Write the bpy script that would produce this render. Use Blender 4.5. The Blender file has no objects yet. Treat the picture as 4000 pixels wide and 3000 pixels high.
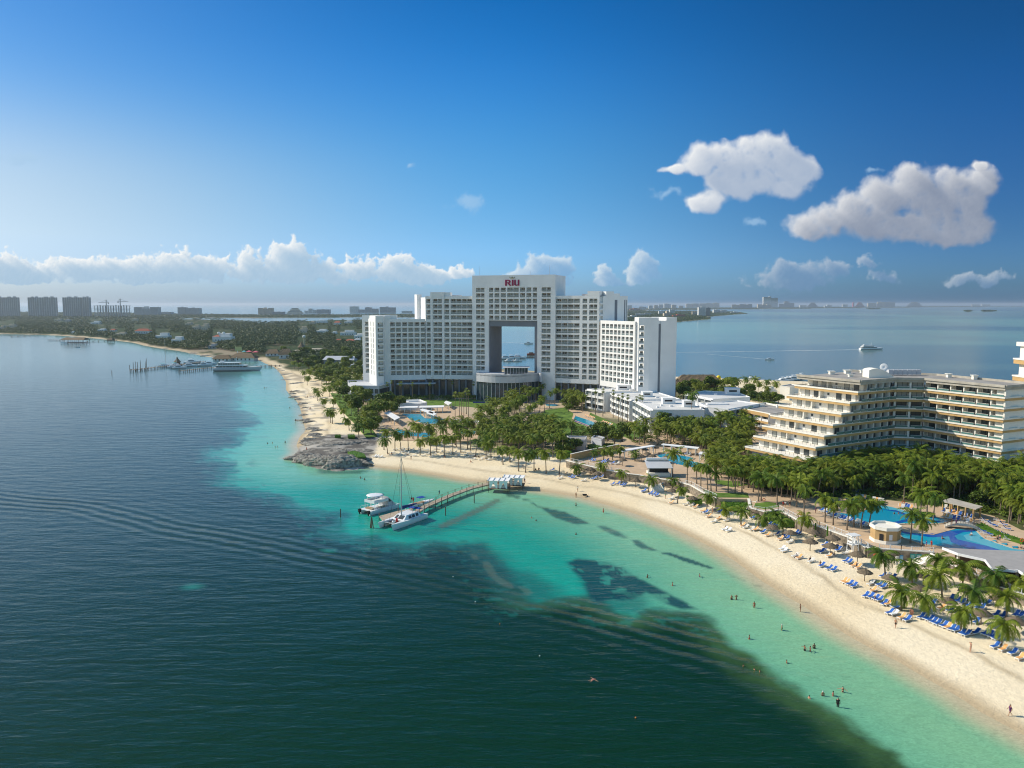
import bpy, math, random
import numpy as np
from mathutils import Vector
R = math.radians
rnd = random.Random(7)
scene = bpy.context.scene
col = bpy.context.collection
# ------------------------------------------------------------------ camera
F = 3050.0; PITCH = math.atan(312/3050); H = 60.0
cp, sp = math.cos(PITCH), math.sin(PITCH)
cam = bpy.data.cameras.new('camera'); camo = bpy.data.objects.new('camera', cam); col.objects.link(camo)
camo.location = (0, 0, H); camo.rotation_euler = (math.pi/2-PITCH, 0, 0)
cam.sensor_width = 36; cam.lens = 36*F/4000; cam.clip_start = 1; cam.clip_end = 200000
scene.camera = camo
def ray(px, py):
    v = (1500-py)/F
    return ((px-2000)/F, cp+v*sp, -sp+v*cp)
def W(px, py, z=0.0):
    d = ray(px, py); t = (z-H)/d[2]
    return (d[0]*t, d[1]*t)
def ZP(py, Y):
    d = ray(2000, py); return H+Y*d[2]/d[1]
def PD(px, py, Y):
    d = ray(px, py); t = Y/d[1]
    return (d[0]*t, Y, H+d[2]*t)
def XP(px, Y, z):            # X of a pixel column at depth Y and height z
    v_ = (z-H)/Y             # dz/dy
    v = (v_*cp+sp)/(cp-v_*sp)
    return (px-2000)/F*Y/(cp+v*sp)
# ------------------------------------------------------------------ view
scene.view_settings.view_transform = 'Standard'; scene.view_settings.look = 'None'
scene.view_settings.gamma = 1; scene.view_settings.exposure = 0
cy = scene.cycles
cy.use_denoising = True
cy.max_bounces = 6; cy.diffuse_bounces = 2; cy.glossy_bounces = 2; cy.transmission_bounces = 3
cy.transparent_max_bounces = 8; cy.volume_bounces = 0; cy.caustics_reflective = False; cy.caustics_refractive = False
cy.sample_clamp_indirect = 4; cy.filter_width = 1.1
# ------------------------------------------------------------------ tagging
def tag(o, label=None, cat=None, group=None, kind=None):
    if label:
        while len(label.split()) > 16 and ' the ' in label: i = label.rfind(' the '); label = label[:i]+label[i+4:]
        o['label'] = label
    if cat: o['category'] = cat
    if group: o['group'] = group
    if kind: o['kind'] = kind
    return o
def empty(name, loc, label=None, cat=None, group=None, rz=0):
    o = bpy.data.objects.new(name, None); col.objects.link(o)
    o.location = loc; o.rotation_euler = (0, 0, rz); o.empty_display_size = 1
    return tag(o, label, cat, group)
def inst(name, mesh, parent=None, loc=(0,0,0), rz=0, sc=1):
    o = bpy.data.objects.new(name, mesh); col.objects.link(o)
    o.location = loc; o.rotation_euler = (0, 0, rz)
    o.scale = (sc, sc, sc) if not hasattr(sc, '__len__') else sc
    if parent: o.parent = parent
    return o
def copy_tree(o, parent=None):
    kids = list(o.children)
    c = o.copy(); col.objects.link(c); c.parent = parent
    for ch in kids:
        copy_tree(ch, c)
    return c
class MB:
    def __init__(s): s.v = []; s.f = []; s.m = []; s.k = 0
    def add(s, vs, fs):
        n = len(s.v); s.v += [tuple(v) for v in vs]
        s.f += [tuple(i+n for i in f) for f in fs]; s.m += [s.k]*len(fs)
    def box(s, x0, x1, y0, y1, z0, z1):
        s.add([(x0,y0,z0),(x1,y0,z0),(x1,y1,z0),(x0,y1,z0),(x0,y0,z1),(x1,y0,z1),(x1,y1,z1),(x0,y1,z1)],
              [(0,3,2,1),(4,5,6,7),(0,1,5,4),(1,2,6,5),(2,3,7,6),(3,0,4,7)])
    def fbox(s, A, d, n, a0, a1, b0, b1, z0, z1):
        """box in a frame: origin A(xy), along d, outward n"""
        P = lambda a, b, z: (A[0]+d[0]*a+n[0]*b, A[1]+d[1]*a+n[1]*b, z)
        s.add([P(a0,b0,z0),P(a1,b0,z0),P(a1,b1,z0),P(a0,b1,z0),P(a0,b0,z1),P(a1,b0,z1),P(a1,b1,z1),P(a0,b1,z1)],
              [(0,3,2,1),(4,5,6,7),(0,1,5,4),(1,2,6,5),(2,3,7,6),(3,0,4,7)])
    def prism(s, poly, z0, z1):
        n = len(poly)
        zt = (lambda i: z1[i]) if hasattr(z1, '__len__') else (lambda i: z1)
        s.add([(p[0],p[1],z0) for p in poly]+[(p[0],p[1],zt(i)) for i, p in enumerate(poly)],
              [tuple(range(n))[::-1], tuple(range(n, 2*n))]+[(i,(i+1)%n,n+(i+1)%n,n+i) for i in range(n)])
    def tube(s, p, q, r0, r1=None, n=6, cap=True):
        r1 = r0 if r1 is None else r1
        p = Vector(p); q = Vector(q); d = (q-p).normalized()
        a = d.orthogonal().normalized(); b = d.cross(a)
        vs = [p+(a*math.cos(t)+b*math.sin(t))*r0 for t in [2*math.pi*i/n for i in range(n)]]
        vs += [q+(a*math.cos(t)+b*math.sin(t))*r1 for t in [2*math.pi*i/n for i in range(n)]]
        fs = [(i,(i+1)%n,n+(i+1)%n,n+i) for i in range(n)]
        if cap: fs += [tuple(range(n))[::-1], tuple(range(n,2*n))]
        s.add(vs, fs)
    def lathe(s, c, prof, n=12):
        m = len(prof); vs = []
        for r, z in prof:
            for i in range(n):
                t = 2*math.pi*i/n; vs.append((c[0]+r*math.cos(t), c[1]+r*math.sin(t), c[2]+z))
        fs = [(j*n+i, j*n+(i+1)%n, (j+1)*n+(i+1)%n, (j+1)*n+i) for j in range(m-1) for i in range(n)]
        s.add(vs, fs)
    def quad(s, *p): s.add(p, [tuple(range(len(p)))])
    def build(s, name, mats, parent=None, smooth=False):
        me = bpy.data.meshes.new(name); me.from_pydata(s.v, [], s.f)
        if not isinstance(mats, (list, tuple)): mats = [mats]
        for m in mats: me.materials.append(m)
        if len(mats) > 1: me.polygons.foreach_set('material_index', s.m)
        if smooth: me.polygons.foreach_set('use_smooth', [True]*len(me.polygons))
        me.update()
        o = bpy.data.objects.new(name, me); col.objects.link(o)
        if parent is not None: o.parent = parent
        return o
# ------------------------------------------------------------------ materials
def srgb(r, g, b):
    f = lambda c: (c/255)/12.92 if c/255 <= .04045 else ((c/255+.055)/1.055)**2.4
    return (f(r), f(g), f(b), 1)
def nmat(name):
    m = bpy.data.materials.new(name); m.use_nodes = True
    nt = m.node_tree; b = nt.nodes['Principled BSDF']
    return m, nt, b
def mat(name, c, rough=.7, var=.0, scale=.5, metal=0, spec=.3, bump=0, c2=None, detail=4, coord='Object'):
    """noise-varied principled material"""
    m, nt, b = nmat(name)
    N, L = nt.nodes, nt.links
    b.inputs['Roughness'].default_value = rough; b.inputs['Metallic'].default_value = metal
    b.inputs['Specular IOR Level'].default_value = spec
    c = tuple(c[:3])
    if var or c2:
        geo = N.new('ShaderNodeNewGeometry')
        no = N.new('ShaderNodeTexNoise'); no.inputs['Scale'].default_value = scale; no.inputs['Detail'].default_value = detail
        L.new(geo.outputs['Position'], no.inputs['Vector'])
        mp = N.new('ShaderNodeMapRange'); mp.inputs[1].default_value = .3; mp.inputs[2].default_value = .7
        L.new(no.outputs['Fac'], mp.inputs[0])
        mx = N.new('ShaderNodeMix'); mx.data_type = 'RGBA'
        L.new(mp.outputs[0], mx.inputs[0])
        lo = tuple(x*(1-var) for x in c); hi = c2[:3] if c2 else tuple(min(1, x*(1+var)) for x in c)
        mx.inputs[6].default_value = (*lo, 1); mx.inputs[7].default_value = (*hi, 1)
        L.new(mx.outputs[2], b.inputs['Base Color'])
        if bump:
            bp = N.new('ShaderNodeBump'); bp.inputs['Strength'].default_value = bump; bp.inputs['Distance'].default_value = .1
            L.new(no.outputs['Fac'], bp.inputs['Height']); L.new(bp.outputs[0], b.inputs['Normal'])
    else:
        b.inputs['Base Color'].default_value = (*c, 1)
    return m
# ------------------------------------------------------------------ light
SUNV = Vector((-1, .33, .79)).normalized()
sun = bpy.data.lights.new('sun', 'SUN'); sun.energy = 4.6; sun.angle = R(.5); sun.color = (1, .93, .80)
so = bpy.data.objects.new('sun', sun); col.objects.link(so); so.location = (-300, 100, 300)
so.rotation_euler = SUNV.to_track_quat('Z', 'Y').to_euler()
# ------------------------------------------------------------------ world
world = bpy.data.worlds.new('World'); scene.world = world; world.use_nodes = True
nt = world.node_tree; N, L = nt.nodes, nt.links
bg = N['Background']
sky = N.new('ShaderNodeTexSky'); sky.sky_type = 'NISHITA'; sky.sun_disc = False
sky.sun_elevation = math.asin(SUNV.z); sky.sun_rotation = math.atan2(SUNV.x, SUNV.y)
sky.air_density = 1.0; sky.dust_density = 1.0; sky.ozone_density = 3.0; sky.altitude = 60
bg.inputs['Strength'].default_value = .1
def M(op, a, b=None, c=None, clamp=False):
    n = N.new('ShaderNodeMath'); n.operation = op; n.use_clamp = clamp
    for i, x in enumerate((a, b, c)):
        if x is None: continue
        if isinstance(x, (int, float)): n.inputs[i].default_value = x
        else: L.new(x, n.inputs[i])
    return n.outputs[0]
def mixc(f, a, b):
    n = N.new('ShaderNodeMix'); n.data_type = 'RGBA'; n.clamp_factor = True
    for i, x in ((0, f), (6, a), (7, b)):
        if hasattr(x, 'links'): L.new(x, n.inputs[i])
        elif i == 0: n.inputs[0].default_value = x
        else: n.inputs[i].default_value = (*x[:3], 1)
    return n.outputs[2]
def smooth(x, a, b):
    n = N.new('ShaderNodeMapRange'); n.interpolation_type = 'SMOOTHSTEP'
    L.new(x, n.inputs[0]); n.inputs[1].default_value = a; n.inputs[2].default_value = b
    return n.outputs[0]
tc = N.new('ShaderNodeTexCoord'); sep = N.new('ShaderNodeSeparateXYZ'); L.new(tc.outputs['Generated'], sep.inputs[0])
dx, dy, dz = sep.outputs
# clouds live in the sky dome's own direction space: azimuth and elevation tangents (u, v)
yy = M('MAXIMUM', dy, .05)
cu = M('DIVIDE', dx, yy); cv = M('DIVIDE', dz, yy)
def uv(px, py):
    d = ray(px, py); return d[0]/d[1], d[2]/d[1]
def vnoise(x, y, seed=0):
    xi = np.floor(x).astype(np.int64); yi = np.floor(y).astype(np.int64); fx = x-xi; fy = y-yi
    def h(a, b):
        n = (a*374761393+b*668265263+seed*974711) & 0x7fffffff
        n = (n ^ (n >> 13))*1274126177 & 0x7fffffff
        return ((n ^ (n >> 16)) & 0xffff)/65535.
    u = fx*fx*(3-2*fx); v = fy*fy*(3-2*fy)
    return (h(xi,yi)*(1-u)+h(xi+1,yi)*u)*(1-v)+(h(xi,yi+1)*(1-u)+h(xi+1,yi+1)*u)*v
def fbm(x, y, s, o=4, seed=0, bil=False):
    t = 0; a = .5; tot = 0
    for k in range(o):
        n = vnoise(x/s+17.3*k, y/s-9.1*k, seed+k)
        if bil: n = np.abs(2*n-1)
        t = t+a*n; tot += a; a *= .5; s *= .5
        x, y = x*.8-y*.6, x*.6+y*.8
    return t/tot
# cumulus: density sheets marched towards the sun, once, into a direction map of the sky
U0, U1, V0, V1 = -.80, .80, -.004, .262
NU, NV = 2400, 400
def cumulus(lst, seed, big, warp, amp, soft, lit, dark, dens, kshade, flat=None):
    u = np.linspace(U0, U1, NU)[None,:]*F; v = np.linspace(V0, V1, NV)[:,None]*F
    x = u+0*v; y = v+0*u
    out = np.zeros((NV, NU, 4))
    cs = [(uv(px, py)[0]*F, uv(px, py)[1]*F, rx, ry) for px, py, rx, ry in lst]
    i0 = max(0, int((min(c[0]-c[2] for c in cs)-120-U0*F)/(U1-U0)/F*NU)); i1 = min(NU, int((max(c[0]+c[2] for c in cs)+120-U0*F)/(U1-U0)/F*NU))
    x = x[:,i0:i1]; y = y[:,i0:i1]
    wx = x+(fbm(x, y, big, 4, seed)-.5)*warp; wy = y+(fbm(x, y, big, 4, seed+9)-.5)*warp*.8
    B = np.full(x.shape, -3.)
    for cx, cy_, rx, ry in cs:
        q = 1-np.sqrt(((wx-cx)/rx)**2+((wy-cy_)/ry)**2)
        hh = np.clip(.5+.5*(q-B)/.35, 0, 1); B = B*(1-hh)+q*hh+.35*.5*hh*(1-hh)
    n = (.55-fbm(x, y, big*.55, 6, seed+20, True))*1.35+(fbm(x, y, big*.2, 5, seed+31)-.5)*.8
    T = (np.minimum(B, .45)*1.35 if big > 100 else B)+n*amp
    if flat is not None:
        T = T-np.clip((flat-y)/14, 0, 3)*.5
    Tp = np.maximum(T, 0)
    st = (U1-U0)*F/NU
    acc = np.zeros_like(T)
    for j in range(1, 15):
        d = 4.5*j**1.3
        sx = int(round(d*.80/st)); sy = int(round(d*.60/((V1-V0)*F/NV)))
        sh = np.zeros_like(Tp); h_, w_ = Tp.shape
        if sy < h_ and sx < w_: sh[:h_-sy, sx:] = Tp[sy:, :w_-sx]
        acc += sh*(1.3*4.5*j**.3)
    li = np.exp(-acc*kshade/100)
    gx = np.gradient(np.sqrt(Tp+.02), axis=1)/st; gy = np.gradient(np.sqrt(Tp+.02), axis=0)/((V1-V0)*F/NV)
    lam = np.clip(.5+9*(gx*.8-gy*.6), 0, 1)
    k = np.clip(.72*li+.38*lam*(.35+.65*li), 0, 1)[...,None]
    c = np.array(dark[:3])*(1-k)+np.array(lit[:3])*k
    t = np.clip(T/soft, 0, 1); al = t*t*(3-2*t)*dens
    out[:,i0:i1,:3] = c; out[:,i0:i1,3] = al
    return out
# sky tone: nishita, deepened within view as through the lens's filter, brightened out of view for added fill
hs = N.new('ShaderNodeHueSaturation'); hs.inputs['Saturation'].default_value = 1.35; L.new(sky.outputs[0], hs.inputs['Color'])
skyc = hs.outputs[0]
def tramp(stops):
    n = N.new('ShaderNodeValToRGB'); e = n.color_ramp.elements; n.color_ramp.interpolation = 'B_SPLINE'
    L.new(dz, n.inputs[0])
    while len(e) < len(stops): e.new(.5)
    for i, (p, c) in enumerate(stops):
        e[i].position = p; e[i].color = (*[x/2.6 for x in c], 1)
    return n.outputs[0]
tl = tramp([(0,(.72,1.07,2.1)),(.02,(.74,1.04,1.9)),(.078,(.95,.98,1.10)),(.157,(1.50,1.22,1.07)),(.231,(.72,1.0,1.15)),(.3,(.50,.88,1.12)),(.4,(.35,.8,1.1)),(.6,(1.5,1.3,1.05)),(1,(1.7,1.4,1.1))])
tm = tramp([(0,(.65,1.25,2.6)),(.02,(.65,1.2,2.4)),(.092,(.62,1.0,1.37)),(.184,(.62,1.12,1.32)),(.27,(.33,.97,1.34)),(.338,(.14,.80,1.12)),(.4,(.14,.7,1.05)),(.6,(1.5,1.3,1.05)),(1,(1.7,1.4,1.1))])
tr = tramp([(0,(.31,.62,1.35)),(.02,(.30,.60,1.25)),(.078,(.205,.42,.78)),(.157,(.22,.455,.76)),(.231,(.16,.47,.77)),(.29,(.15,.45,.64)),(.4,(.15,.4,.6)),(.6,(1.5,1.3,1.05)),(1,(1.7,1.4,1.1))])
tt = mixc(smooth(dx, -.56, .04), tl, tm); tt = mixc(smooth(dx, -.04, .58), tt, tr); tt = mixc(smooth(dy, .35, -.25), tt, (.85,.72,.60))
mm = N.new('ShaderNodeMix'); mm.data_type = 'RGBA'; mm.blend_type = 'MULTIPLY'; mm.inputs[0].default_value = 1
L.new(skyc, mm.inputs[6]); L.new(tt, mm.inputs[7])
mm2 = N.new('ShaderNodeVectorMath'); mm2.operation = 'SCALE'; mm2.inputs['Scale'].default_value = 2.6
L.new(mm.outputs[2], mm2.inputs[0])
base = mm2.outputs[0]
def kc(r, g, b): return srgb(r, g, b)[:3]
bank = [(20,1060,130,62),(150,1080,110,50),(300,1050,110,45),(380,1060,90,48),(520,1060,120,58),(640,1070,90,45),(730,1040,120,62),(850,1060,90,50),(970,1040,80,60),
        (1130,1010,95,70),(1110,1060,110,62),(1190,1050,70,60),(1290,1070,80,50),(1400,1050,90,55),(1500,1070,80,40),(1560,1050,70,55),(1650,1080,70,45),(1730,1080,60,40),(1800,1060,45,35),(-200,1060,160,70)]
bank2 = [(2110,1060,80,60),(2170,1050,60,50),(2090,1100,130,35),(2350,1085,40,30),(2510,1050,62,58),(2480,1080,50,45),(2360,1110,60,30)]
bank3 = [(3060,1060,70,36),(3150,1070,90,38),(3260,1050,75,32),(3100,1095,160,32),(3390,1030,40,22),(3450,1085,60,26),(3770,1090,70,26),(3880,1085,80,28),(4150,1080,120,40)]
wisp = [(1830,790,60,30),(1600,650,22,22),(70,620,110,26),(2590,755,80,26),(2950,850,60,26),(3390,690,40,20)]
bigA = [(2720,625,75,60),(2800,620,90,60),(2870,650,110,80),(2940,620,105,80),(3010,600,85,75),(3060,640,80,80),(3120,690,60,80),(3060,730,80,60),(2800,700,85,75),(2760,780,80,50),(2710,800,50,30),(2870,730,110,50),(2960,700,110,60),(2640,650,45,22)]
bigB = [(3150,890,85,50),(3240,870,100,65),(3330,830,110,80),(3400,870,140,85),(3450,770,110,100),(3560,740,120,110),(3550,670,55,60),(3650,800,140,130),(3560,890,190,70),(3760,870,130,85),(3800,770,80,95),(3830,700,60,70),(3815,640,40,22),(3850,720,50,60),(3680,690,60,50),(3700,920,150,40),(3760,750,90,90),(3700,720,60,60)]
layers = [cumulus(wisp, 3, 70, 120, .55, 1.0, kc(175,208,236), kc(150,190,226), .55, .4),
 cumulus(bank, 11, 75, 85, .74, .36, kc(255,255,252), kc(160,192,218), .92, 4.5, flat=(uv(0,1105)[1])*F),
 cumulus(bank2, 17, 90, 90, .6, .4, kc(228,238,242), kc(118,164,206), .8, 5, flat=(uv(0,1115)[1])*F),
 cumulus(bank3, 23, 80, 90, .7, .6, kc(200,210,220), kc(104,140,180), .66, 5),
 cumulus(bigA, 31, 130, 100, .40, .7, kc(252,252,250), kc(140,163,194), .97, 1.7),
 cumulus(bigB, 43, 130, 100, .40, .75, kc(244,244,244), kc(102,120,150), .96, 1.75)]
A = np.zeros((NV, NU)); C = np.zeros((NV, NU, 3))
for l in layers:
    a = l[...,3]; C = C*(1-a[...,None])+l[...,:3]*a[...,None]; A = A*(1-a)+a
C = np.where(A[...,None] > 1e-4, C/np.maximum(A, 1e-4)[...,None], np.array(kc(200,205,210)))
img = bpy.data.images.new('cloud_map', NU, NV, alpha=True, float_buffer=True)
img.colorspace_settings.name = 'Linear Rec.709'; img.alpha_mode = 'CHANNEL_PACKED'
img.pixels.foreach_set(np.concatenate([C, A[...,None]], 2).astype(np.float32).ravel()); img.update(); img.pack()
cc = N.new('ShaderNodeCombineXYZ')
L.new(M('DIVIDE', M('SUBTRACT', cu, U0), U1-U0), cc.inputs[0]); L.new(M('DIVIDE', M('SUBTRACT', cv, V0), V1-V0), cc.inputs[1])
im = N.new('ShaderNodeTexImage'); im.image = img; im.extension = 'CLIP'; L.new(cc.outputs[0], im.inputs[0])
ten = N.new('ShaderNodeVectorMath'); ten.operation = 'SCALE'; ten.inputs['Scale'].default_value = 10; L.new(im.outputs['Color'], ten.inputs[0])
fac = M('MULTIPLY', im.outputs['Alpha'], M('GREATER_THAN', dy, .06))
base = mixc(fac, base, ten.outputs[0])
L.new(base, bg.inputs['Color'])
world.cycles.sampling_method = 'MANUAL'; world.cycles.sample_map_resolution = 512
# ================================================================== coastlines (traced), turned into plan metres
def toW(pts, z=0): return [W(x, y, z) for x, y in pts]
COAST = [(4400,3090),(4000,2872),(3833,2783),(3764,2735),(3706,2700),(3616,2649),(3507,2584),(3403,2533),(3308,2480),(3200,2410),(3135,2365),(3060,2322),(2980,2272),(2862,2186),(2807,2153),(2717,2106),(2627,2063),(2487,2009),(2379,1975),(2270,1944),(2162,1925),(2053,1910),(1985,1900),
 (1900,1884),(1823,1878),(1715,1858),(1606,1840),(1500,1828),(1404,1818),(1317,1826),(1245,1813),(1190,1797),(1143,1788),(1170,1765),(1158,1739),(1169,1710),(1194,1681),(1186,1652),(1178,1616),(1169,1584),(1151,1555),(1132,1540),(1117,1523),(1117,1492),(1100,1465),(1083,1445),(1068,1432),(1032,1418),(1005,1403),(900,1402),(815,1395),(768,1385),(700,1371),(633,1362),(570,1352),(522,1339),(456,1331),(348,1320),(237,1311),(158,1308),(63,1306),(0,1305),(-900,1300),
 (-900,1246),(0,1248),(400,1248),(700,1248),(785,1248),(900,1252),(1035,1262),(1150,1256),(1300,1251),(1490,1250),(1720,1253),(1840,1290),(1900,1380),(1930,1440),(2050,1447),(2300,1462),(2640,1472),(2900,1482),(3000,1486),(3400,1500),(4600,1530),(5600,1600),(5600,3090)]
FAR1 = [(-900,1250),(-900,1217),(0,1218),(400,1220),(785,1226),(1000,1229),(1450,1228),(1700,1226),(2000,1224),(2250,1215),(2500,1213),(2750,1214),(2880,1217),(2928,1225),(2860,1230),(2800,1235),(2760,1239),(2783,1246),(2700,1253),(2640,1259),(2300,1261),(2050,1258),(1850,1248),(1700,1241),(1450,1240),(1000,1243),(785,1242),(600,1249)]
FAR2 = [(2200,1213),(2200,1204),(2600,1202),(3000,1199.5),(3400,1197.5),(3700,1196),(4000,1195.2),(5200,1194.6),(5200,1197.2),(4000,1198.4),(3700,1199.6),(3400,1203),(3000,1207.5),(2800,1209.5),(2600,1212)]
ISL = [[(3390,1207),(3400,1204.5),(3420,1203.5),(3435,1206),(3425,1209),(3400,1209)],[(3771,1216),(3780,1212),(3790,1213),(3792,1217),(3780,1219)],[(3836,1216),(3845,1213.5),(3870,1213.5),(3886,1216),(3870,1218),(3845,1218)]]
TERR_PX = [(2216,1800),(2364,1836),(2462,1852),(2500,1856),(2655,1884),(2702,1897),(2750,1925),(2800,1948),(2927,1950),(2935,1985),(2990,2000),(3042,1990),(3118,2032),(3200,2057),(3319,2100),(3388,2140),(3648,2158),(3700,2200),(3800,2237),(3900,2290),(4250,2400),(4400,2200),(4400,1700),(3400,1690),(2700,1640),(2560,1690),(2420,1730)]
TZ = 4.2
coast = np.array(toW(COAST)); far1 = np.array(toW(FAR1)); far2 = np.array(toW(FAR2)); terr = np.array(toW(TERR_PX, TZ))
isl = [np.array(toW(p)) for p in ISL]
def sd(P, poly):
    """signed distance, positive inside"""
    P = np.asarray(P, float); x, y = P[:,0], P[:,1]
    best = np.full(len(P), 1e18); inside = np.zeros(len(P), bool)
    n = len(poly)
    for i in range(n):
        ax, ay = poly[i]; bx, by = poly[(i+1) % n]
        ex, ey = bx-ax, by-ay; l = ex*ex+ey*ey+1e-9
        t = np.clip(((x-ax)*ex+(y-ay)*ey)/l, 0, 1)
        d = (x-ax-t*ex)**2+(y-ay-t*ey)**2
        best = np.minimum(best, d)
        if ay != by:
            c = ((ay > y) != (by > y)) & (x < ex*(y-ay)/ey+ax)
            inside ^= c
    return np.where(inside, 1, -1)*np.sqrt(best)
def vnoise(x, y, seed=0):
    xi = np.floor(x).astype(np.int64); yi = np.floor(y).astype(np.int64); fx = x-xi; fy = y-yi
    def h(a, b):
        n = (a*374761393+b*668265263+seed*974711) & 0x7fffffff
        n = (n ^ (n >> 13))*1274126177 & 0x7fffffff
        return ((n ^ (n >> 16)) & 0xffff)/65535.
    u = fx*fx*(3-2*fx); v = fy*fy*(3-2*fy)
    return (h(xi,yi)*(1-u)+h(xi+1,yi)*u)*(1-v)+(h(xi,yi+1)*(1-u)+h(xi+1,yi+1)*u)*v
def fbm(x, y, s, o=4, seed=0):
    t = 0; a = .5; tot = 0
    for k in range(o):
        t = t+a*vnoise(x/s+17.3*k, y/s-9.1*k, seed+k); tot += a; a *= .5; s *= .5
    return t/tot
ROCKZ = [np.array(toW([(1404,1830),(1317,1838),(1245,1826),(1190,1805),(1143,1792),(1180,1765),(1215,1725),(1290,1712),(1400,1716),(1465,1720),(1445,1775),(1420,1800)]))]
def height(P):
    P = np.asarray(P, float)
    s = sd(P, coast)
    h = np.where(s > 0, 2.2*(1-np.exp(-np.maximum(s,0)/15)), np.maximum(s*.12, -4))
    for q in [far1, far2]+isl:
        s2 = sd(P, q); h = np.maximum(h, np.where(s2 > 0, 1.5*(1-np.exp(-np.maximum(s2,0)/20)), np.maximum(s2*.1, -4)))
    r = sd(P, ROCKZ[0])
    h = np.where(r > -2, np.maximum(h, np.clip((r+2)/6, 0, 1)*(.9+2.6*fbm(P[:,0], P[:,1], 9, 4, 5)*np.clip((r+4)/14, 0, 1))), h)
    return h
_L = {}
def sd1(x, y, key, poly):
    if key not in _L: _L[key] = [tuple(map(float, p)) for p in poly]
    P = _L[key]; best = 1e18; ins = False; ax, ay = P[-1]
    for bx, by in P:
        ex = bx-ax; ey = by-ay; t = ((x-ax)*ex+(y-ay)*ey)/(ex*ex+ey*ey+1e-9); t = 0 if t < 0 else 1 if t > 1 else t
        d = (x-ax-t*ex)**2+(y-ay-t*ey)**2
        if d < best: best = d
        if (ay > y) != (by > y) and x < ex*(y-ay)/(ey or 1e-9)+ax: ins = not ins
        ax, ay = bx, by
    return best**.5*(1 if ins else -1)
def ghz(x, y):
    if y > 1500 or (y > 250 and x < -40 and sd1(x, y, 'rk', ROCKZ[0]) > -3): return float(height([(x, y)])[0])
    s = sd1(x, y, 'c', coast)
    return 2.2*(1-math.exp(-s/15)) if s > 0 else max(s*.12, -4)
def hz(x, y): 
    P = np.array([[x, y]])
    if sd(P, terr)[0] > 0: return TZ
    return float(height(P)[0])
def G(px, py):
    """point of the ground that shows at a photo position"""
    w = W(px, py, TZ)
    if w[1] < 420 and sd1(w[0], w[1], 't', terr) > 0: return Vector((w[0], w[1], TZ))
    z = 1.5
    for _ in range(4):
        w = W(px, py, max(z, 0)); z = ghz(w[0], w[1])
    return Vector((w[0], w[1], max(z, 0)))
# ------------------------------------------------------------------ grids
def gridmesh(name, xs, ys, zf, m, colf, extra=None, kind='structure'):
    X, Y = np.meshgrid(xs, ys)
    v = (1500-Y)/F; dyy = cp+v*sp; dzz = -sp+v*cp
    t = -H/dzz; wx = (X-2000)/F*t; wy = dyy*t
    P = np.stack([wx.ravel(), wy.ravel()], 1)
    z = zf(P) if zf else np.zeros(len(P))
    co = np.concatenate([P, z[:,None]], 1).astype(np.float32)
    nx, ny = len(xs), len(ys)
    i = np.arange(ny-1)[:,None]*nx+np.arange(nx-1)[None,:]
    f = np.stack([i, i+nx, i+nx+1, i+1], -1).reshape(-1,4)
    me = bpy.data.meshes.new(name)
    me.vertices.add(len(co)); me.vertices.foreach_set('co', co.ravel())
    me.loops.add(f.size); me.loops.foreach_set('vertex_index', f.ravel().astype(np.int32))
    me.polygons.add(len(f)); me.polygons.foreach_set('loop_start', np.arange(0, f.size, 4, dtype=np.int32))
    me.polygons.foreach_set('use_smooth', np.ones(len(f), bool))
    me.update(calc_edges=True)
    ca = me.color_attributes.new('tone', 'FLOAT_COLOR', 'POINT')
    c = colf(P, co[:,2]); c4 = np.concatenate([c, np.ones((len(c),1))], 1).astype(np.float32)
    ca.data.foreach_set('color', c4.ravel())
    if extra:
        for nm, fn in extra.items():
            a = me.attributes.new(nm, 'FLOAT', 'POINT'); a.data.foreach_set('value', fn(P).astype(np.float32))
    me.materials.append(m)
    o = bpy.data.objects.new(name, me); col.objects.link(o); tag(o, kind=kind)
    return o
def lin(*c): return np.array(c, float)
def mixn(a, b, t): t = np.clip(t, 0, 1)[:,None]; return a*(1-t)+b*t
def sst(x, a, b): t = np.clip((x-a)/(b-a), 0, 1); return t*t*(3-2*t)
# ------------------------------------------------------------------ sea
SHALLOW = [(1060,1425),(985,1450),(955,1475),(925,1520),(974,1564),(940,1600),(968,1631),(958,1680),(975,1718),(897,1762),(955,1812),(912,1892),(1032,1921),(1109,1969),(1244,2010),(1331,2010),(1300,2078),(1379,2098),(1475,2090),(1495,2115),(1591,2128),(1726,2113),(1784,2118),(1881,2122),(1930,2165),(2000,2240),(2050,2300),(2075,2345),(2200,2335),(2321,2325),(2400,2380),(2475,2412),(2524,2380),(2654,2388),(2736,2396),(2801,2445),(2882,2518),(2972,2575),(3012,2616),(3069,2657),(3143,2714),(3232,2771),(3305,2820),(3387,2876),(3468,2925),(3550,2974),(3700,3060),(4500,3200),(4500,2600),(3000,2100),(2200,1850),(1200,1600),(1150,1440)]
c5 = lambda l: [(1800+x/1.2289, 1900+y/1.2289) for x, y in l]
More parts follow.
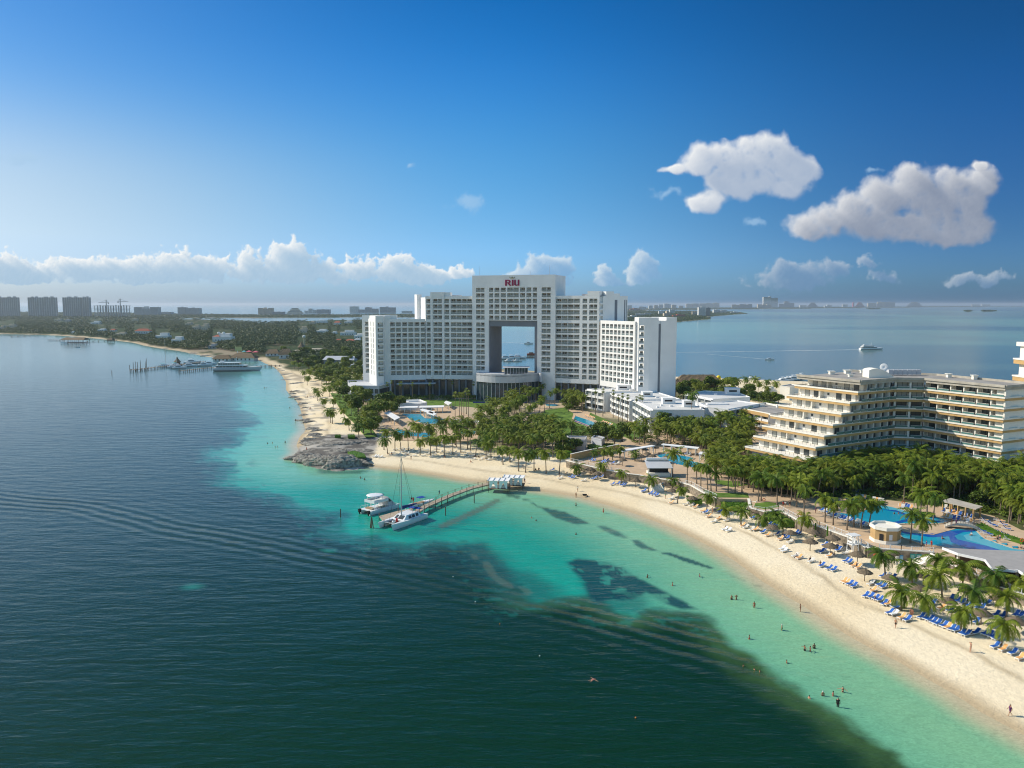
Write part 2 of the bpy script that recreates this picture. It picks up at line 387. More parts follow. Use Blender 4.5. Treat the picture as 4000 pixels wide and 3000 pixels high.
DARK = [ (c5([(560,430),(620,560),(690,620),(760,600),(860,610),(900,560),(860,520),(760,530),(680,500)]), .5, 2.5),
 (c5([(500,360),(560,345),(700,365),(800,400),(880,450),(945,490),(1040,540),(1135,588),(1060,590),(950,548),(890,505),(830,530),(800,540),(720,535),(640,560),(600,500),(560,440),(520,400)]), .62, .9),
 (c5([(370,95),(400,98),(500,122),(580,160),(625,178),(560,184),(450,150),(395,118)]), .8, .6),
 (c5([(650,188),(700,190),(760,215),(797,248),(740,240),(680,212)]), .7, .7),
 (c5([(822,256),(850,262),(880,285),(932,306),(880,300),(840,280)]), .75, .5),
 (c5([(955,315),(1000,318),(1100,350),(1210,390),(1205,398),(1100,370),(1010,335),(965,322)]), .85, .4),
 (c5([(220,36),(250,38),(292,52),(270,57),(230,48)]), .7, .5), (c5([(298,62),(330,64),(328,70),(302,70)]), .7, .4), (c5([(330,72),(345,74),(385,100),(372,104),(340,84)]), .7, .4),
 ([(1010,1500),(1090,1480),(1075,1490),(1020,1504)], .2, 4), ([(1240,1828),(1340,1842),(1470,1832),(1400,1850),(1260,1850)], .6, 1.5),
 ([(1650,2090),(1700,2045),(1900,1975),(1965,1945),(1975,1955),(1880,2010),(1850,2050),(1740,2075),(1720,2092)], .35, 2.5),  # dark shadow around the sandbag tube, painted into the water colour
 (c5([(100,280),(170,330),(260,400),(330,420),(420,470),(480,540),(330,560),(180,480),(80,380)]), .6, 5),
 ([(1480,2080),(1620,2060),(1680,2040),(1740,2090),(1640,2110),(1560,2100)], .3, 4)]
TUBE = [ ([(1708,2052),(1880,1975),(1935,1948),(1955,1948),(1950,1960),(1900,1990),(1750,2058),(1725,2066)], .75), (c5([(50,328),(75,330),(85,350),(60,350)]), .5), (c5([(105,362),(135,360),(160,400),(170,430),(240,465),(250,490),(205,480),(150,440),(110,390)]), .5), (c5([(280,485),(320,490),(345,515),(320,520)]), .5),
 (c5([(1280,420),(1300,425),(1370,450),(1360,454),(1290,432)]), .4), (c5([(1400,468),(1445,478),(1440,484),(1410,478)]), .4)]
WAKE = toW([(-1200,1880),(-300,1925),(0,1965),(300,1990),(600,2070),(1000,2140),(1200,2190),(1500,2250),(1900,2340),(2300,2425),(2700,2530),(3100,2640),(3600,2800),(4200,3000)])
WAKE_L = WAKE+[(WAKE[-1][0], 30), (WAKE[0][0], 30)]
def seacol(P, z):
    x, y = P[:,0], P[:,1]
    n1 = fbm(x, y, 60, 5, 1)-.5; n2 = fbm(x, y, 12, 4, 2)-.5; n3 = fbm(x*1., y*3., 300, 4, 3)-.5
    deep = mixn(lin(.002,.028,.009), lin(.016,.050,.044), sst(y-.55*x, 110, 330)+n3*.5)
    s = sd(P, coast)                     # negative over water
    off = -s
    c = deep
    # shallows
    rag = n1*22*sst(y, 150, 300)+n2*(4.5+8*sst(y,160,300))+(fbm(x, y, 3, 3, 61)-.5)*2.5
    q = sd(P, np.array(toW(SHALLOW)))+rag
    turq = mixn(lin(.008,.30,.215), lin(.02,.42,.36), sst(y, 200, 420)+n1)
    near = mixn(lin(.22,.47,.26), lin(.17,.48,.34), sst(y,150,350))
    sh = mixn(turq, near, sst(-off, -42, -7)+n2*.15)
    sh = mixn(sh, lin(.56,.48,.30), sst(-off, -7, -.4))
    edge = mixn(lin(.055,.12,.035), lin(.02,.18,.15), sst(y, 125, 200))
    e = sst(q, -1.6, 1.8)
    q = q+(fbm(x, y, 1.4, 3, 77)-.5)*1.6
    c = mixn(c, edge*(.75+.5*fbm(x, y, 2, 3, 78))[:,None], sst(q, -9, -.5)*.75)
    c = mixn(c, sh, e)
    # sea grass dapple inside the shallows near the seaward rim
    g = sst(n2+n1*.6, .16, .22)*(1-sst(q, 6, 14))*(q > 0)*.4
    c = mixn(c, deep*1.5, g)
    fl = sst(fbm(x, y*1.4, 2.4, 3, 71), .60, .70)*sst(q, -16, -3)*(1-sst(q, -1, 1))*sst(y, 125, 150)
    c = mixn(c, lin(.02,.22,.18), fl*.45)
    for poly, a, soft in DARK:
        d = sd(P, np.array(toW(poly)))+n2*(soft*2.0+1.2)
        k = sst(d, -soft, soft)*a
        if a == .62: k = k*(1-.6*sst(fbm(x,y,2.6,3,11), .58, .66))*1.5
        c = mixn(c, lin(.006,.05,.052), k)
    for poly, a in TUBE:
        d = sd(P, np.array(toW(poly)))+n2*.8
        c = mixn(c, lin(.10,.14,.095), sst(d, -.4, .4)*a)
    for (px, py, rx, ry, a) in [(752,2293,80,24,.6),(1290,2150,36,10,.5),(1265,2148,26,8,.35),(2480,2400,30,18,.3)]:
        w = W(px, py); ex = rx/F*w[1]*1.03; ey = abs(W(px, py-ry)[1]-w[1])
        d = 1-np.sqrt(((x-w[0])/ex)**2+((y-w[1])/ey)**2)+n2*1.2
        c = mixn(c, lin(.03,.27,.20), sst(d, 0, .8)*a)
    # lagoon behind the hotels and the open ocean beyond
    lag = (y > 600) & (x > -60)
    lg = mixn(lin(.17,.25,.20), lin(.22,.39,.28), sst(fbm(x, y*.35, 900, 4, 8), .42, .62)*.9)
    lg = mixn(lg, lin(.05,.12,.14), sst(fbm(x*.4, y*1.0, 500, 3, 9), .55, .62)*.6)
    lagf = np.where(lag, sst(y, 560, 640), 0)*np.where(x > y*.9-1e9, 1, 1)
    c = mixn(c, lg, lagf)
    c = mixn(c, lin(.05,.14,.19), sst(y, 5200, 9000)*np.where(x < .2*y, 1, .4))
    bay = (x < -60) & (y > 420)
    c = mixn(c, lin(.09,.19,.20), np.where(bay, sst(y, 420, 900), 0)*.75)
    b2 = np.where((x < -60) & (y < 3000), sst(-off, -60, -6), 0)*sst(y, 330, 500)
    c = mixn(c, lin(.16,.38,.33), b2*.7)
    return np.clip(c, 0, 1)
def wake_d(P): return sd(P, np.array(WAKE_L))
def wake_a(P):
    d = wake_d(P); x, y = P[:,0], P[:,1]
    return (np.exp(-(np.maximum(np.abs(d+3)-3.5, 0)/4)**2)+(.2+.25*sst(x, -10, 25))*np.exp(-(np.maximum(np.abs(d+8)-12, 0)/12)**2))*sst(fbm(x, y, 90, 2, 4), .1, .5)*(1-.9*sst(sd(P, np.array(toW(SHALLOW))), -4, 2))
wm, nt, b = nmat('sea_water'); N, L = nt.nodes, nt.links
at = N.new('ShaderNodeVertexColor'); at.layer_name = 'tone'
geo = N.new('ShaderNodeNewGeometry'); sepg = N.new('ShaderNodeSeparateXYZ'); L.new(geo.outputs['Position'], sepg.inputs[0])
def noise_at(scale, sx=1, sy=1, detail=3, dist=0, rough=.5, rot=0):
    mp = N.new('ShaderNodeMapping'); mp.inputs['Scale'].default_value = (sx, sy, 1); mp.inputs['Rotation'].default_value = (0, 0, rot)
    L.new(geo.outputs['Position'], mp.inputs[0])
    n = N.new('ShaderNodeTexNoise'); n.inputs['Scale'].default_value = scale; n.inputs['Detail'].default_value = detail
    n.inputs['Distortion'].default_value = dist; n.inputs['Roughness'].default_value = rough
    L.new(mp.outputs[0], n.inputs['Vector']); return n.outputs['Fac']
w1 = noise_at(.55, .45, 1.5, 4, .4, .6, .25)
w2 = noise_at(.16, .5, 1.6, 3, .3, .5, .1)
wa = N.new('ShaderNodeAttribute'); wa.attribute_name = 'wake_amp'
wd = N.new('ShaderNodeAttribute'); wd.attribute_name = 'wake_dist'
dist = sepg.outputs[1]
fade1 = M('SUBTRACT', 1.0, M('MULTIPLY', smooth(dist, 150, 520), .75)); fade2 = M('SUBTRACT', 1.0, M('MULTIPLY', smooth(dist, 300, 1100), .8))
wj = M('ADD', wd.outputs['Fac'], M('MULTIPLY', noise_at(.05, 1, 1, 2), 2.5))
wk = M('MULTIPLY', M('MULTIPLY', M('SINE', M('MULTIPLY', wj, 1.5)), wa.outputs['Fac']), .30)
hgt = M('ADD', M('MULTIPLY', M('MULTIPLY', w1, .42), fade1), M('MULTIPLY', M('MULTIPLY', w2, 1.0), fade2))
hgt = M('ADD', hgt, wk)
bp = N.new('ShaderNodeBump'); bp.inputs['Distance'].default_value = 1; bp.inputs['Strength'].default_value = .33
L.new(hgt, bp.inputs['Height']); L.new(bp.outputs[0], b.inputs['Normal'])
fadec = M('SUBTRACT', 1.0, M('MULTIPLY', smooth(dist, 120, 450), .7))
# dappled caustic light, painted into the water colour as ripple noise
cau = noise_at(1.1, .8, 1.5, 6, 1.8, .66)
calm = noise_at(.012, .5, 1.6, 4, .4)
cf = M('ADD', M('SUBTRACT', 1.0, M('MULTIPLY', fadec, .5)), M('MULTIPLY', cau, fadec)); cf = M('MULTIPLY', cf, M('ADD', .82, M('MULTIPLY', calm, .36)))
mx = N.new('ShaderNodeMix'); mx.data_type = 'RGBA'; mx.blend_type = 'MULTIPLY'; mx.inputs[0].default_value = 1
L.new(at.outputs['Color'], mx.inputs[6])
cmb = N.new('ShaderNodeCombineColor'); [L.new(cf, cmb.inputs[i]) for i in range(3)]
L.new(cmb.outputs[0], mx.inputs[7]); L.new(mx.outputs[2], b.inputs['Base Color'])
b.inputs['Roughness'].default_value = .14; b.inputs['IOR'].default_value = 1.33; b.inputs['Specular IOR Level'].default_value = .30; b.inputs['Specular Tint'].default_value = (.86,1,.86,1)
ys = np.concatenate([np.array([1191.,1191.6,1192.4,1193.4]), np.arange(1194.6, 1330, 2.2), np.arange(1330, 1700, 4.5), np.arange(1700, 3340, 7)])
xs = np.arange(-1500, 5500, 8.)
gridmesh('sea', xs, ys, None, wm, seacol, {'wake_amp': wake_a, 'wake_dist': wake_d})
# ------------------------------------------------------------------ land
def landcol(P, z):
    x, y = P[:,0], P[:,1]
    s = sd(P, coast)
    n1 = fbm(x, y, 25, 5, 21)-.5; n2 = fbm(x, y, 4, 3, 22)-.5
    sand = mixn(lin(.79,.64,.41), lin(.87,.74,.52), sst(n1, -.2, .2))
    sand = mixn(sand, lin(.56,.45,.29), np.exp(-((s-11.5-n1*9)/.9)**2)*.75*(.4+1.2*np.clip(n2+.5,0,1)))
    sand = mixn(sand, lin(.50,.39,.24), sst(-s, -4.5+0, -.5))
    wood = mixn(lin(.035,.06,.018), lin(.12,.11,.06), sst(n1+n2, .1, .4))
    c = sand
    inland = sst(y, 640, 720)*sst(s+n1*18-14*sst(y, 700, 900)*0, 6, 14)
    c = mixn(c, lin(.42,.34,.23), sst(y, 650, 900)*.7)
    c = mixn(c, wood, inland)
    f = (sd(P, far1) > 0) | (sd(P, far2) > 0)
    for q in isl: f |= sd(P, q) > -5
    c = np.where(f[:,None], wood, c)
    # grounds behind the beach at the right-hand resort are paved (tan), the left garden turns to earth
    e = sd(P, np.array(toW([(2100,1470),(1330,1500),(1290,1560),(1420,1690),(1700,1725),(2100,1770),(2230,1790),(2600,1700),(3000,1600),(2800,1500)], 2.2)))
    c = mixn(c, mixn(lin(.50,.40,.27), lin(.10,.11,.045), sst(n1, -.06, .12)), sst(e+n1*10, 0, 8)*.9)
    r = sd(P, ROCKZ[0])
    rock = mixn(lin(.13,.12,.105), lin(.42,.39,.34), sst(fbm(x, y*1.8, 7, 4, 30), .42, .62))
    c = mixn(c, rock, sst(r+n2*4, -3.5, -1.5))
    rs = sd(P, np.array(toW([(1140,1560),(1130,1535),(1180,1525),(1260,1560),(1300,1640),(1320,1700),(1180,1700),(1200,1650)])))
    c = mixn(c, rock*1.3, sst(rs, -2, 2)*sst(fbm(x, y*2.2, 8, 4, 33), .5, .58)*.7)
    for poly in ([(1060,1440),(1120,1450),(1250,1500),(1270,1530),(1200,1500),(1110,1480)], [(700,1372),(900,1395),(990,1400),(960,1378),(880,1350),(800,1340),(700,1350)]):
        rs = sd(P, np.array(toW(poly)))
        c = mixn(c, lin(.36,.29,.2)*np.ones(3), sst(rs+n1*10, -3, 3)*sst(fbm(x, y, 14, 3, 34), .35, .6)*.8)
    return np.clip(c, 0, 1)
lm, nt, b = nmat('ground'); N, L = nt.nodes, nt.links
at = N.new('ShaderNodeVertexColor'); at.layer_name = 'tone'
geo = N.new('ShaderNodeNewGeometry')
n1 = noise_at(1.1, 1, 1, 6, .3, .65)
cf = M('ADD', .78, M('MULTIPLY', n1, .42))
mx = N.new('ShaderNodeMix'); mx.data_type = 'RGBA'; mx.blend_type = 'MULTIPLY'; mx.inputs[0].default_value = 1
L.new(at.outputs['Color'], mx.inputs[6]); cmb = N.new('ShaderNodeCombineColor'); [L.new(cf, cmb.inputs[i]) for i in range(3)]
L.new(cmb.outputs[0], mx.inputs[7]); L.new(mx.outputs[2], b.inputs['Base Color'])
bp = N.new('ShaderNodeBump'); bp.inputs['Distance'].default_value = .35; bp.inputs['Strength'].default_value = .6
L.new(n1, bp.inputs['Height']); L.new(bp.outputs[0], b.inputs['Normal'])
b.inputs['Roughness'].default_value = .95; b.inputs['Specular IOR Level'].default_value = .1
ys = np.concatenate([np.array([1191.,1191.6,1192.4,1193.4]), np.arange(1194.6, 1330, 2.2), np.arange(1330, 1700, 4.), np.arange(1700, 3340, 5)])
xs = np.arange(-1500, 5500, 6.)
gridmesh('ground', xs, ys, height, lm, landcol)
# ------------------------------------------------------------------ haze
hm = bpy.data.materials.new('haze_air'); hm.use_nodes = True; nt = hm.node_tree
for n in list(nt.nodes):
    if n.type != 'OUTPUT_MATERIAL': nt.nodes.remove(n)
pv = nt.nodes.new('ShaderNodeVolumePrincipled'); pv.inputs['Density'].default_value = 5.0e-5
pv.inputs['Color'].default_value = (.78,.89,1,1); pv.inputs['Anisotropy'].default_value = .3
nt.links.new(pv.outputs[0], [n for n in nt.nodes if n.type == 'OUTPUT_MATERIAL'][0].inputs['Volume'])
HAZE = MB(); HAZE.box(-62000, 62000, -400, 66000, -6, 96)
hzo = HAZE.build('haze', hm); tag(hzo, kind='stuff')
# ================================================================== buildings
m_white = mat('white_plaster', (.84,.83,.80), .8, .05, .15)
m_white2 = mat('white_roof', (.66,.65,.62), .9, .10, .12, detail=8)
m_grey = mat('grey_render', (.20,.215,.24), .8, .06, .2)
m_lgrey = mat('light_grey_render', (.52,.53,.55), .8, .05, .2)
m_glass = mat('dark_glass', (.055,.068,.07), .12, spec=.6)
m_glass2 = mat('curtained_glass', (.36,.37,.33), .3, spec=.5)
m_rail = mat('glass_railing', (.20,.25,.25), .15, spec=.6)
m_back = mat('balcony_back_wall', (.76,.75,.70), .8)
m_cream = mat('cream_plaster', (.84,.80,.70), .85, .05, .2)
m_tan = mat('tan_band', (.56,.36,.15), .85, .08, .3)
m_roofg = mat('gravel_roof', (.33,.31,.28), .95, .22, .25, detail=8)
m_cornice = mat('weathered_cornice', (.46,.42,.35), .9, .16, .5)
m_green_rail = mat('green_glass_railing', (.10,.21,.19), .12, spec=.6)
m_dark = mat('dark_recess', (.02,.02,.022), .7)
m_teal = mat('teal_glass', (.03,.055,.065), .1, spec=.7)
m_tilepool = mat('blue_tile_band', (.01,.02,.25), .3)
m_magenta = mat('magenta_sign', (.30,.012,.07), .5)
m_olive = mat('olive_gold_metal', (.30,.28,.16), .5)
m_thatch = mat('palm_thatch', (.20,.145,.085), .95, .35, 1.5, bump=.6, detail=8)
m_wood = mat('weathered_wood', (.17,.125,.085), .85, .3, 2)
m_plank = mat('sun_bleached_planks', (.42,.34,.25), .85, .15, 2)
m_stone = mat('rubble_stone', (.24,.20,.15), .9, .45, 1.1, bump=.8, detail=2)
m_pave = mat('sandy_paving', (.58,.42,.27), .85, .12, .4, detail=8)
m_tile_red = mat('terracotta_roof', (.36,.10,.055), .85, .2, 1)
m_metal = mat('white_painted_metal', (.78,.78,.76), .45)
m_black = mat('black_rubber', (.015,.015,.015), .5)
m_lawn = mat('lawn_grass', (.075,.17,.018), .95, .35, .35, c2=(.16,.26,.035), detail=9)
def frame(A, B):
    L_ = math.hypot(B[0]-A[0], B[1]-A[1]); d = ((B[0]-A[0])/L_, (B[1]-A[1])/L_)
    return L_, d, (d[1], -d[0])
def s_of(A, d, px, z=35):
    """distance along a wall line at which a photo column falls"""
    t = 0
    for _ in range(4):
        Y = A[1]+d[1]*t; v_ = (z-H)/Y; v = (v_*cp+sp)/(cp-v_*sp); r = (px-2000)/F/(cp+v*sp)
        t = (r*A[1]-A[0])/(d[0]-r*d[1])
    return t
_ob = MB.build
class Hotel:
    def __init__(s, root, quota=100): s.root = root; s.n = quota; s.rest = MB(); s.mats = [m_glass, m_glass2, m_rail, m_white]
    def unit(s, A, d, n, a0, a1, z0, z1, dep, sep, kind=0):
        mb = MB() if sep and s.n > 0 else s.rest
        w = a1-a0; r = rnd.random()
        mb.k = 1 if r < .6 else 0
        off = rnd.choice((0, .12))*w
        mb.fbox(A, d, n, a0+off+.12*w, a0+off+.76*w, -dep, -dep+.07, z0, z0+2.2)
        mb.k = 3; mb.fbox(A, d, n, a0+off+.43*w, a0+off+.45*w, -dep+.07, -dep+.12, z0, z0+2.2)
        ra = mb if mb is s.rest else MB()
        ra.k = 2; ra.fbox(A, d, n, a0+.03, a1-.03, -.14, -.10, z0+.06, z0+.98)
        ra.k = 3; ra.fbox(A, d, n, a0+.03, a1-.03, -.16, -.07, z0+.98, z0+1.05)
        if r > .55:
            mb.k = 0; c = a0+w*(.25+.5*rnd.random()); mb.fbox(A, d, n, c-.3, c+.3, -dep+.5, -dep+1.0, z0, z0+.75)
        if mb is not s.rest:
            s.n -= 1; b_ = mb.build('balcony', s.mats, s.root); _ob(ra, 'railing', s.mats, b_)
    def facade(s, wall, A, B, zb, zt, rows, cols, dep=1.45, sep=False, px=True, back=True):
        """wall: MB of the white walls. rows [(z0,z1)], cols [(px0,px1,cells)]"""
        L_, d, n = frame(A, B)
        cs = [(s_of(A, d, p0), s_of(A, d, p1), k) if px else (p0, p1, k) for p0, p1, k in cols]
        zs = zb
        for z0, z1 in rows:
            wall.fbox(A, d, n, 0, L_, -dep, 0, zs, z0); e = 0
            for a0, a1, k in cs:
                if a0 > e+.01: wall.fbox(A, d, n, e, a0, -dep, 0, z0, z1)
                w = (a1-a0)/k
                for j in range(k):
                    if j: wall.fbox(A, d, n, a0+j*w-.12, a0+j*w+.12, -dep, -.25, z0, z1)
                    s.unit(A, d, n, a0+j*w+.13, a0+(j+1)*w-.13, z0, z1, dep, sep)
                e = a1
            if e < L_-.01: wall.fbox(A, d, n, e, L_, -dep, 0, z0, z1)
            zs = z1
        wall.fbox(A, d, n, 0, L_, -dep, 0, zs, zt)
    def done(s, name='balcony_row'):
        if s.rest.v: tag(s.rest.build(name, s.mats, s.root), kind='stuff')
# ------------------------------------------------------------------ the white crescent hotel with the gateway
ROW = lambda k: (15.6+3.4*k+(.9 if k >= 10 else 0), 15.6+3.4*k+(.9 if k >= 10 else 0)+2.5)
c1 = lambda z: 1350+z/3.13
c2 = lambda z: 1950+z/2.911
hotel = empty('gateway_hotel', (0, 480, 2), 'tall white crescent hotel with a square gateway through its centre tower', 'hotel')
def hp(mb, name, m, root=hotel):
    o = mb.build(name, m); o.parent = root; o.matrix_parent_inverse = root.matrix_world.inverted(); return o
bpy.context.view_layer.update()
HT = Hotel(hotel)
_ob = MB.build
def build_in(root):
    inv = root.matrix_world.inverted()
    def f(mb, name, m, parent=None, smooth=False):
        o = _ob(mb, name, m, parent, smooth)
        if parent is root: o.matrix_parent_inverse = inv
        return o
    return f
MB.build = build_in(hotel)
tall = [ROW(k) for k in range(14)]; low = [ROW(k) for k in range(10)]; tw = [ROW(k) for k in range(1, 16)]; up = [ROW(k) for k in range(10, 16)]
def offs(A, B, b):    # shift a segment along its outward normal
    L_, d, n = frame(A, B); return (A[0]+n[0]*b, A[1]+n[1]*b), (B[0]+n[0]*b, B[1]+n[1]*b)
TA, TB = (-24.6, 486), (25.8, 468)
# right low wing first: its balconies show largest
w = MB(); E, Fp = (51.6, 456.5), (67.2, 428)
HT.facade(w, E, Fp, 12.5, 50.6, low, [(2350,2362,1),(2366,2378,1),(2381,2393,1),(2397,2408.5,1),(2412,2423,1),(2427,2439,1),(2443,2455,1),(2458.5,2472,1)], sep=True)
Gp, Hp, Ip = (67.9, 419.2), (73.3, 417.6), (89.5, 425.2)
HT.facade(w, Gp, Hp, 2, 52.9, low, [(2496,2515,1)], sep=True)
L_, d, n = frame(Hp, Ip)
w.fbox(Hp, d, n, 0, 6.0, -14, 0, 2, 52.9); w.fbox(Hp, d, n, 6.0, 7.6, -14, -.5, 2, 51.2); w.fbox(Hp, d, n, 7.6, 11.0, -14, 0, 2, 51.2)
w.fbox(Hp, d, n, 11.0, L_, -14, 0, 2, 52.9)
eb = offs(E, Fp, -1.7)
w.prism([eb[0], eb[1], (72, 425), (86, 432), (66, 466)], 12.5, 49.4)
w.prism([(E[0]+.9, E[1]+.5), (Fp[0]+.9, Fp[1]+.5), (72, 426), (86, 433), (66, 467)], 2.4, 12.5)
w.build('right_wing_wall' if 0 else 'low_wing_wall', m_white, hotel)
g = MB(); L_, d, n = frame(Hp, Ip); g.fbox(Hp, d, n, 6.05, 7.55, -.49, -.40, 3, 49.5)
g.build('stair_strip', m_grey, hotel)
# tower
w = MB(); L_, d, n = frame(TA, TB)
P_ = lambda px: (TA[0]+d[0]*s_of(TA, d, px), TA[1]+d[1]*s_of(TA, d, px))
OL, OR = P_(1909), P_(2098.5)
HT.facade(w, TA, OL, 2, 77.5, tw, [(1860,1893,2)], sep=True)
HT.facade(w, OR, TB, 2, 77.5, tw, [(2115,2150,2)])
HT.facade(w, OL, OR, 50.5-.45, 77.5, up, [(1911,1927,1),(1932,1951,1),(1956,1976,1),(1981,2026,2),(2031,2050,1),(2056,2075,1),(2080.5,2096.5,1)])
DEP = 22
sO1, sO2 = s_of(TA, d, 1909), s_of(TA, d, 2098.5)
w.fbox(TA, d, n, 0, sO1, -DEP, -1.7, 2, 77.3); w.fbox(TA, d, n, sO2, L_, -DEP, -1.7, 2, 77.3)
w.fbox(TA, d, n, sO1, sO2, -DEP, -1.7, 50.05, 77.3)
w.build('tower_wall', m_white, hotel)
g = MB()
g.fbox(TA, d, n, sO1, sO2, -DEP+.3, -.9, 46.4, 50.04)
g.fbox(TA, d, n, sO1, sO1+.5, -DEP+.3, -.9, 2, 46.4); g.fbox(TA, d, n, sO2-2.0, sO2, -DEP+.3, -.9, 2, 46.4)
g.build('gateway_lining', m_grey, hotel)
# tall sides
w = MB(); LA, LB = (-54.3, 492), (-24.6, 487.4)
HT.facade(w, LA, LB, 13, 65, tall, [(c1(992),c1(1046),1),(c1(1075),c1(1180),2),(c1(1212),c1(1270),1),(c1(1288),c1(1550),4)])
lb = offs(LA, LB, -1.7)
w.prism([lb[0], lb[1], (-18, 508), (-62.6, 514)], 12.9, 64.2)
w.prism([(LA[0]+.2, LA[1]+2.2), (LB[0], LB[1]+2.2), (-18, 507), (-62, 513)], 2, 12.9)
L_, d, n = frame(LA, LB); a0, a1 = s_of(LA, d, c1(1045)), s_of(LA, d, c1(1205))
w.fbox(LA, d, n, a0, a1, -8, .02, 65, 67.5); w.fbox(LA, d, n, a1, a1+4, -6, -.6, 65, 67.3)
w.fbox(LA, d, n, a0-.1, a0+.9, 0, .45, 14, 67.4); w.fbox(LA, d, n, a1-.9, a1+.1, 0, .45, 14, 67.4)
w.prism([(-63.2, 509.5), (-61.2, 505), (-58.2, 506), (-60, 511)], 13, 66.2)
w.build('tall_wing_wall', m_white, hotel)
w = MB(); RA, RB = (25.8, 469.4), (50.9, 457.4)
HT.facade(w, RA, RB, 13, 65, tall, [(2168.5,2263,4),(2274,2292,1),(2300,2331,2)])
rb = offs(RA, RB, -1.7)
w.prism([rb[0], rb[1], (68.3, 465.5), (44, 494), (33, 492)], 12.9, 64.4)
w.prism([(RA[0]+1, RA[1]+2), (RB[0]+1, RB[1]+2), (66, 465.5), (44, 493), (34, 491)], 2, 12.9)
L_, d, n = frame(RA, RB); a0 = s_of(RA, d, 2293)
w.fbox(RA, d, n, a0, L_+.02, -9, .02, 65, 67.6)
DD, DE = (51.2, 457.3), (68.5, 465.2); L2_, d2, n2 = frame(DD, DE)
w.fbox(DD, d2, n2, 2.2, 4.2, -8, 0, 49, 64.6); w.fbox(DD, d2, n2, 0, 2.2, -8, -1.2, 49, 63.2)
for k in range(10, 14): w.fbox(DD, d2, n2, 0, 2.2, -1.2, 0, ROW(k)[0]-.9, ROW(k)[0]+.1)
w.fbox(DD, d2, n2, 4.2, 9.5, -8, 0, 49, 67.4); w.fbox(DD, d2, n2, 9.5, 13.6, -8, 0, 49, 66.2); w.fbox(DD, d2, n2, 13.6, L2_, -8, 0, 49, 64.8)
w.build('tall_wing_wall', m_white, hotel)
g = MB(); g.fbox(DD, d2, n2, 10.1, 11.9, 0, .06, 50, 62.5); g.fbox(DD, d2, n2, 16.7, 17.4, 0, .06, 50, 62.5); g.fbox(DD, d2, n2, 18.0, 18.4, 0, .06, 50, 62.5)
g.build('stair_strip', m_grey, hotel)
# left low wing
w = MB(); JA, JB = (-79.6, 487.5), (-54.5, 492.2)
zc = lambda a, b: (c1(a), c1(b), 1)
HT.facade(w, JA, JB, 12.5, 50.8, low, [zc(483,519),zc(545,606),zc(618,680),zc(694,755),zc(769,831),zc(844,905),zc(921,976)])
jb = offs(JA, JB, -1.7)
w.prism([jb[0], jb[1], (-60, 510), (-90, 508)], 12.5, 50.0); w.prism([(JA[0]+.3, JA[1]+2), (JB[0], JB[1]+2), (-60, 509), (-90, 507)], 2, 12.5)
KA, KB = (-83.6, 479.8), (-79.5, 482.5)
HT.facade(w, KA, KB, 2, 52.8, low, [(1476.5,1497,1)], dep=1.3)
w.prism([(-83.2, 481.6), (-79.9, 483.6), (-79.5, 487.4), (-76, 488.3), (-76, 492), (-84.5, 500), (-90.8, 499)], 2, 52.6)
w.prism([(-83.7, 479.9), (-83.25, 481.5), (-90.9, 499.0), (-91.4, 498.6)], 2, 50.9)
MA, MB_ = (-97.0, 506.5), (-92.2, 505.6)
HT.facade(w, MA, MB_, 2, 52.9, low, [(c1(240),c1(287),1)], dep=1.3)
w.prism([(-96.8, 507.9), (-91.9, 507.0), (-86, 499), (-80, 510), (-95, 516)], 2, 52.7)
w.prism([(-79.4, 488.5), (-72, 489.8), (-72.6, 496), (-80, 495)], 50.8, 53.2)
w.build('low_wing_wall', m_white, hotel)
g = MB(); a, b = (-83.75, 479.75), (-91.45, 498.5); L_, d, n = frame(b, a)
for s0 in (.32, .66):
    g = MB()
    for k in range(10): g.fbox(b, d, n, L_*s0, L_*s0+1.0, 0, .05, ROW(k)[0]+.2, ROW(k)[1]+.4)
    g.build('end_window_strip', m_glass2, hotel)
HT.done()
# colonnade and ground floors
g = MB(); c = MB()
for A_, B_ in (((-79, 489.6), (-54.3, 494)), ((-54.3, 494), (-24.6, 489.5)), ((26, 471.5), (51.2, 459.4)), ((52.6, 457.5), (68.5, 429))):
    g = MB(); c = MB(); L_, d, n = frame(A_, B_); g.fbox(A_, d, n, 0, L_, -.3, .05, 2, 12.4)
    k = int(L_/4.2)
    for i in range(k+1): c.fbox(A_, d, n, L_*i/k-.45, L_*i/k+.45, .3, 1.3, 2, 12.7)
    g.build('ground_floor_glazing', m_glass, hotel); c.build('colonnade', m_grey, hotel)
# dining rotunda under the gateway
cx, cyy, rr = -7.5, 480, 26
arc = [(cx+rr*math.sin(R(t)), cyy-rr*.93*math.cos(R(t))) for t in range(-62, 64, 6)]
ARC = [(-21.5, 471)]+[(cx_, y_) for cx_, y_ in [(-21.5+37.5*i/16, 469.5-11*math.sin(math.pi*(i/16)**.92)) for i in range(17)]]+[(17.5, 465)]
ARC = [(x, y) for x, y in ARC[1:]]
bk = [(18.5, 482), (-21.5, 486)]
rt = MB(); rt.prism(ARC+bk, 17.3, 17.9)
for p, q in zip(ARC[:-1], ARC[1:]):
    L_, d, n = frame(p, q); rt.fbox(p, d, n, -.02, L_+.02, -.5, 0, 13.6, 18.8)
L_, d, n = frame(ARC[-1], bk[0]); rt.fbox(ARC[-1], d, n, 0, L_, -.5, 0, 13.6, 18.8)
rt.build('rotunda_parapet', m_lgrey, hotel)
gl = MB(); mu = MB()
IN = [(x*1.0, y+1.6) for x, y in ARC]
for p, q in zip(IN[:-1], IN[1:]):
    L_, d, n = frame(p, q); gl.fbox(p, d, n, 0, L_, -.3, 0, 2, 13.6)
    mu.fbox(p, d, n, 0, .18, .02, .3, 2, 13.6)
gl.prism(IN+bk, 13.3, 13.5)
